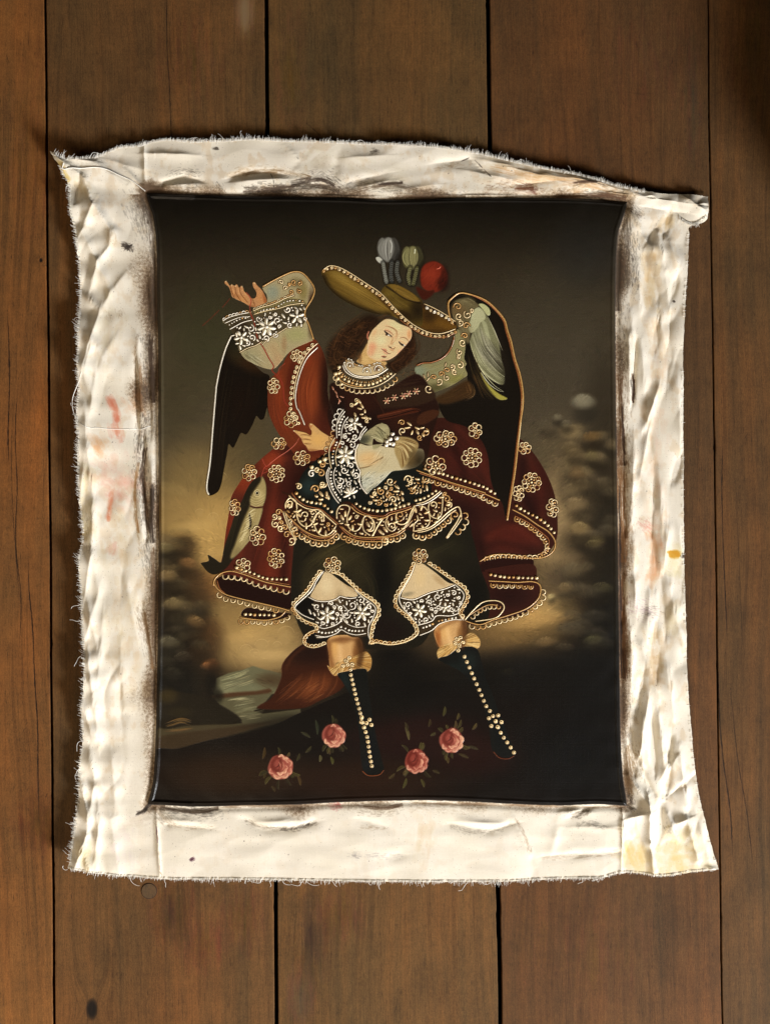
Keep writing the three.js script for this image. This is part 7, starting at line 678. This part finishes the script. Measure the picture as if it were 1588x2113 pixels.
// ---------- raised paint ----------
function ridgeGeometry(list) {
  const pos = [], col = [], idx = [], R = rnd(77), c = new THREE.Color();
  const prof = [[-1, -0.1], [-0.72, 0.5], [0, 0.8], [0.72, 0.5], [1, -0.1]];
  const tone = (t) => { const k = 0.9 + R() * 0.2, v = TONE[t]; c.setRGB(v[0] / 255 * k, v[1] / 255 * k, v[2] / 255 * k, THREE.SRGBColorSpace); return c; };
  for (const s of list.ridges) {
    const p = s.p, n = p.length; if (n < 2) continue; tone(s.tone); const base = pos.length / 3;
    for (let i = 0; i < n; i++) {
      const a = p[Math.max(0, i - 1)], b = p[Math.min(n - 1, i + 1)], L = Math.hypot(b[0] - a[0], b[1] - a[1]) || 1, nx = -(b[1] - a[1]) / L, ny = (b[0] - a[0]) / L;
      const end = Math.min(i, n - 1 - i), k = (end === 0 ? 0.35 : end === 1 ? 0.85 : 1) * (0.9 + 0.2 * R()), w = s.w * 0.5 * k, f = 0.92 + R() * 0.16;
      for (const [u, h] of prof) { const x = p[i][0] + nx * w * u, y = p[i][1] + ny * w * u; pos.push(sx(x), (rise(p[i][0], p[i][1]) + h * s.w * 0.62 * k) * U, sz(y)); col.push(c.r * f, c.g * f, c.b * f); }
      if (i) for (let m = 0; m < 4; m++) { const q = base + (i - 1) * 5 + m; idx.push(q, q + 1, q + 5, q + 1, q + 6, q + 5); }
    }
  }
  for (const d of list.domes) {
    tone(d.tone); const base = pos.length / 3, N = 9, ca = Math.cos(d.a), sa = Math.sin(d.a), h0 = rise(d.x, d.y), H = Math.min(d.rx, d.ry) * 0.95;
    for (const [k, h] of [[1, -0.1], [0.86, 0.5], [0.45, 0.9]]) for (let i = 0; i < N; i++) { const t = i / N * 6.283, u = Math.cos(t) * d.rx * k, v = Math.sin(t) * d.ry * k * (d.rx > d.ry * 1.4 ? 0.62 + 0.38 * Math.cos(t) : 1); pos.push(sx(d.x + u * ca - v * sa), (h0 + h * H) * U, sz(d.y + u * sa + v * ca)); col.push(c.r, c.g, c.b); }
    pos.push(sx(d.x), (h0 + H) * U, sz(d.y)); col.push(c.r, c.g, c.b);
    for (let q = 0; q < 2; q++) for (let i = 0; i < N; i++) { const a = base + q * N + i, b = base + q * N + (i + 1) % N; idx.push(a, a + N, b, b, a + N, b + N); }
    for (let i = 0; i < N; i++) idx.push(base + 2 * N + i, base + 3 * N, base + 2 * N + (i + 1) % N);
  }
  const q = new THREE.BufferGeometry(); q.setAttribute('position', new THREE.Float32BufferAttribute(pos, 3)); q.setAttribute('color', new THREE.Float32BufferAttribute(col, 3)); q.setIndex(idx); q.computeVertexNormals(); return q;
}
const goldPaint = new THREE.MeshPhysicalMaterial({ vertexColors: true, roughness: 0.36, metalness: 0.1, clearcoat: 0.35, clearcoatRoughness: 0.25 }), lacePaint = new THREE.MeshPhysicalMaterial({ vertexColors: true, roughness: 0.45, clearcoat: 0.2, clearcoatRoughness: 0.3 });
const counts = {};
for (const r of reliefs) { const k = counts[r.name] = (counts[r.name] ?? -1) + 1; part(k ? r.name + '_' + String(k).padStart(3, '0') : r.name, ridgeGeometry(r), /lace|pearl/.test(r.name) ? lacePaint : goldPaint); }
// ---------- frayed edges and loose threads ----------
const clothThread = new THREE.MeshStandardMaterial({ color: new THREE.Color(0.93, 0.9, 0.83), roughness: 1 });
function strand(p, w0, w1) {                              // a three-sided thread through world points [x, h, y] in sheet units
  const pos = [], idx = [];
  p.forEach((q, i) => { const a = p[Math.max(0, i - 1)], b = p[Math.min(p.length - 1, i + 1)], L = Math.hypot(b[0] - a[0], b[2] - a[2]) || 1, nx = -(b[2] - a[2]) / L, ny = (b[0] - a[0]) / L, w = lerp(w0, w1, i / (p.length - 1)) / 2; for (const [u, h] of [[-1, 0], [1, 0], [0, 1.5]]) pos.push(sx(q[0] + nx * w * u), (q[1] + h * w) * U, sz(q[2] + ny * w * u)); if (i) for (let m = 0; m < 3; m++) { const o = (i - 1) * 3, e = (m + 1) % 3; idx.push(o + m, o + e, o + 3 + m, o + e, o + 3 + e, o + 3 + m); } });
  const g2 = new THREE.BufferGeometry(); g2.setAttribute('position', new THREE.Float32BufferAttribute(pos, 3)); g2.setIndex(idx); g2.computeVertexNormals(); return g2;
}
{
  const R = rnd(31), list = [], fray = (count, at, out, len, lean, lo, hi) => { for (let k = 0; k < count; k++) { const t = lo + R() * (hi - lo), [x, y] = at(t), [ox, oy] = out(t), L = len(t) * (.25 + R() * R() * 1.2) * Math.max(.3, .8 + 1.1 * n3(t * .035, len(0) * 3, 8) + .5 * n3(t * .13, 3, len(0))), le = lean(t) + (R() - .5) * 1.1, h = height(x + ox * -3, y + oy * -3), tx = -oy, ty = ox; const p = []; for (let i = 0; i <= 3; i++) { const s = i / 3; p.push([x - ox * 4 + ox * (L + 4) * s + tx * le * L * s * (.4 + .6 * s), h + .6 + (R() - .1) * 4 * s, y - oy * 4 + oy * (L + 4) * s + ty * le * L * s * (.4 + .6 * s)]); } list.push(strand(p, 1.05, .4)); } };
  fray(1150, (t) => [t, T_(t)], () => [0, -1], (t) => t > 1200 ? 4 : 7.5 + 3 * n3(t * .02, 1, 1), (t) => (t < 400 ? .7 : .2), 112, 1330);
  fray(900, (t) => [L_(t), t], () => [-1, 0], () => 8, () => .55, 345, 1780);
  fray(900, (t) => [t, B_(t)], () => [0, 1], (t) => t > 1240 ? 3 : 7.5, () => 0, 150, 1470);
  fray(120, (t) => [R_(t), t], () => [1, 0], () => 2.4, () => 0, 480, 1780);
  fray(160, (t) => [1400 + t * .4, 446 + 16 * Math.sin(t / 45)], () => [.1, 1], () => 9, () => 0, 0, 140);
  for (let k = 0; k < 46; k++) {                          // longer pulled threads that curl out of the torn edges
    const side = Math.floor(R() * 3), t = side === 1 ? 360 + R() * 1400 : 130 + R() * 1150, q = side === 0 ? [t, T_(t)] : side === 1 ? [L_(t), t] : [t, B_(t)], o = side === 0 ? [0, -1] : side === 1 ? [-1, 0] : [0, 1], L = 10 + R() * 22, bend = (R() - .5) * 2.4, h = height(q[0] - o[0] * 3, q[1] - o[1] * 3), p = [];
    for (let i = 0; i <= 9; i++) { const s = i / 9, a = bend * s * 1.6; p.push([q[0] - o[0] * 4 + (o[0] * Math.cos(a) - o[1] * Math.sin(a)) * L * s + Math.sin(s * 9 + k) * 1.1, h + .5 + 3 * s * (1 - s), q[1] - o[1] * 4 + (o[1] * Math.cos(a) + o[0] * Math.sin(a)) * L * s + Math.cos(s * 8 + k) * 1.1]); }
    list.push(strand(p, 1.2, .8));
  }
  part('frayed_edge', mergeGeometries(list), clothThread, null, 'stuff');
  const lay2 = (p, lift) => spline(p, false, 4).map(([x, y]) => [x, Math.max(height(x, y), 2) + lift, y]);
  part('loose_thread', strand(lay2(P0(137, 342, 134, 352, 139, 354, 152, 351, 176, 350, 200, 348, 224, 352, 246, 362, 268, 371, 282, 380, 300, 394), .5), 2.8, 2.4), clothThread);
  part('loose_thread_001', strand(spline(P0(172, 770, 165, 790, 156, 812, 152, 830, 154, 848, 161, 866, 172, 876, 186, 883, 204, 883, 222, 885, 246, 886, 270, 885, 292, 885, 302, 881, 310, 879), false, 4).map(([x, y]) => [x, x < 168 ? 26 : height(x, y) - .3, y]), 1.9, 1.6), clothThread);
}
renderer.render(scene, camera);
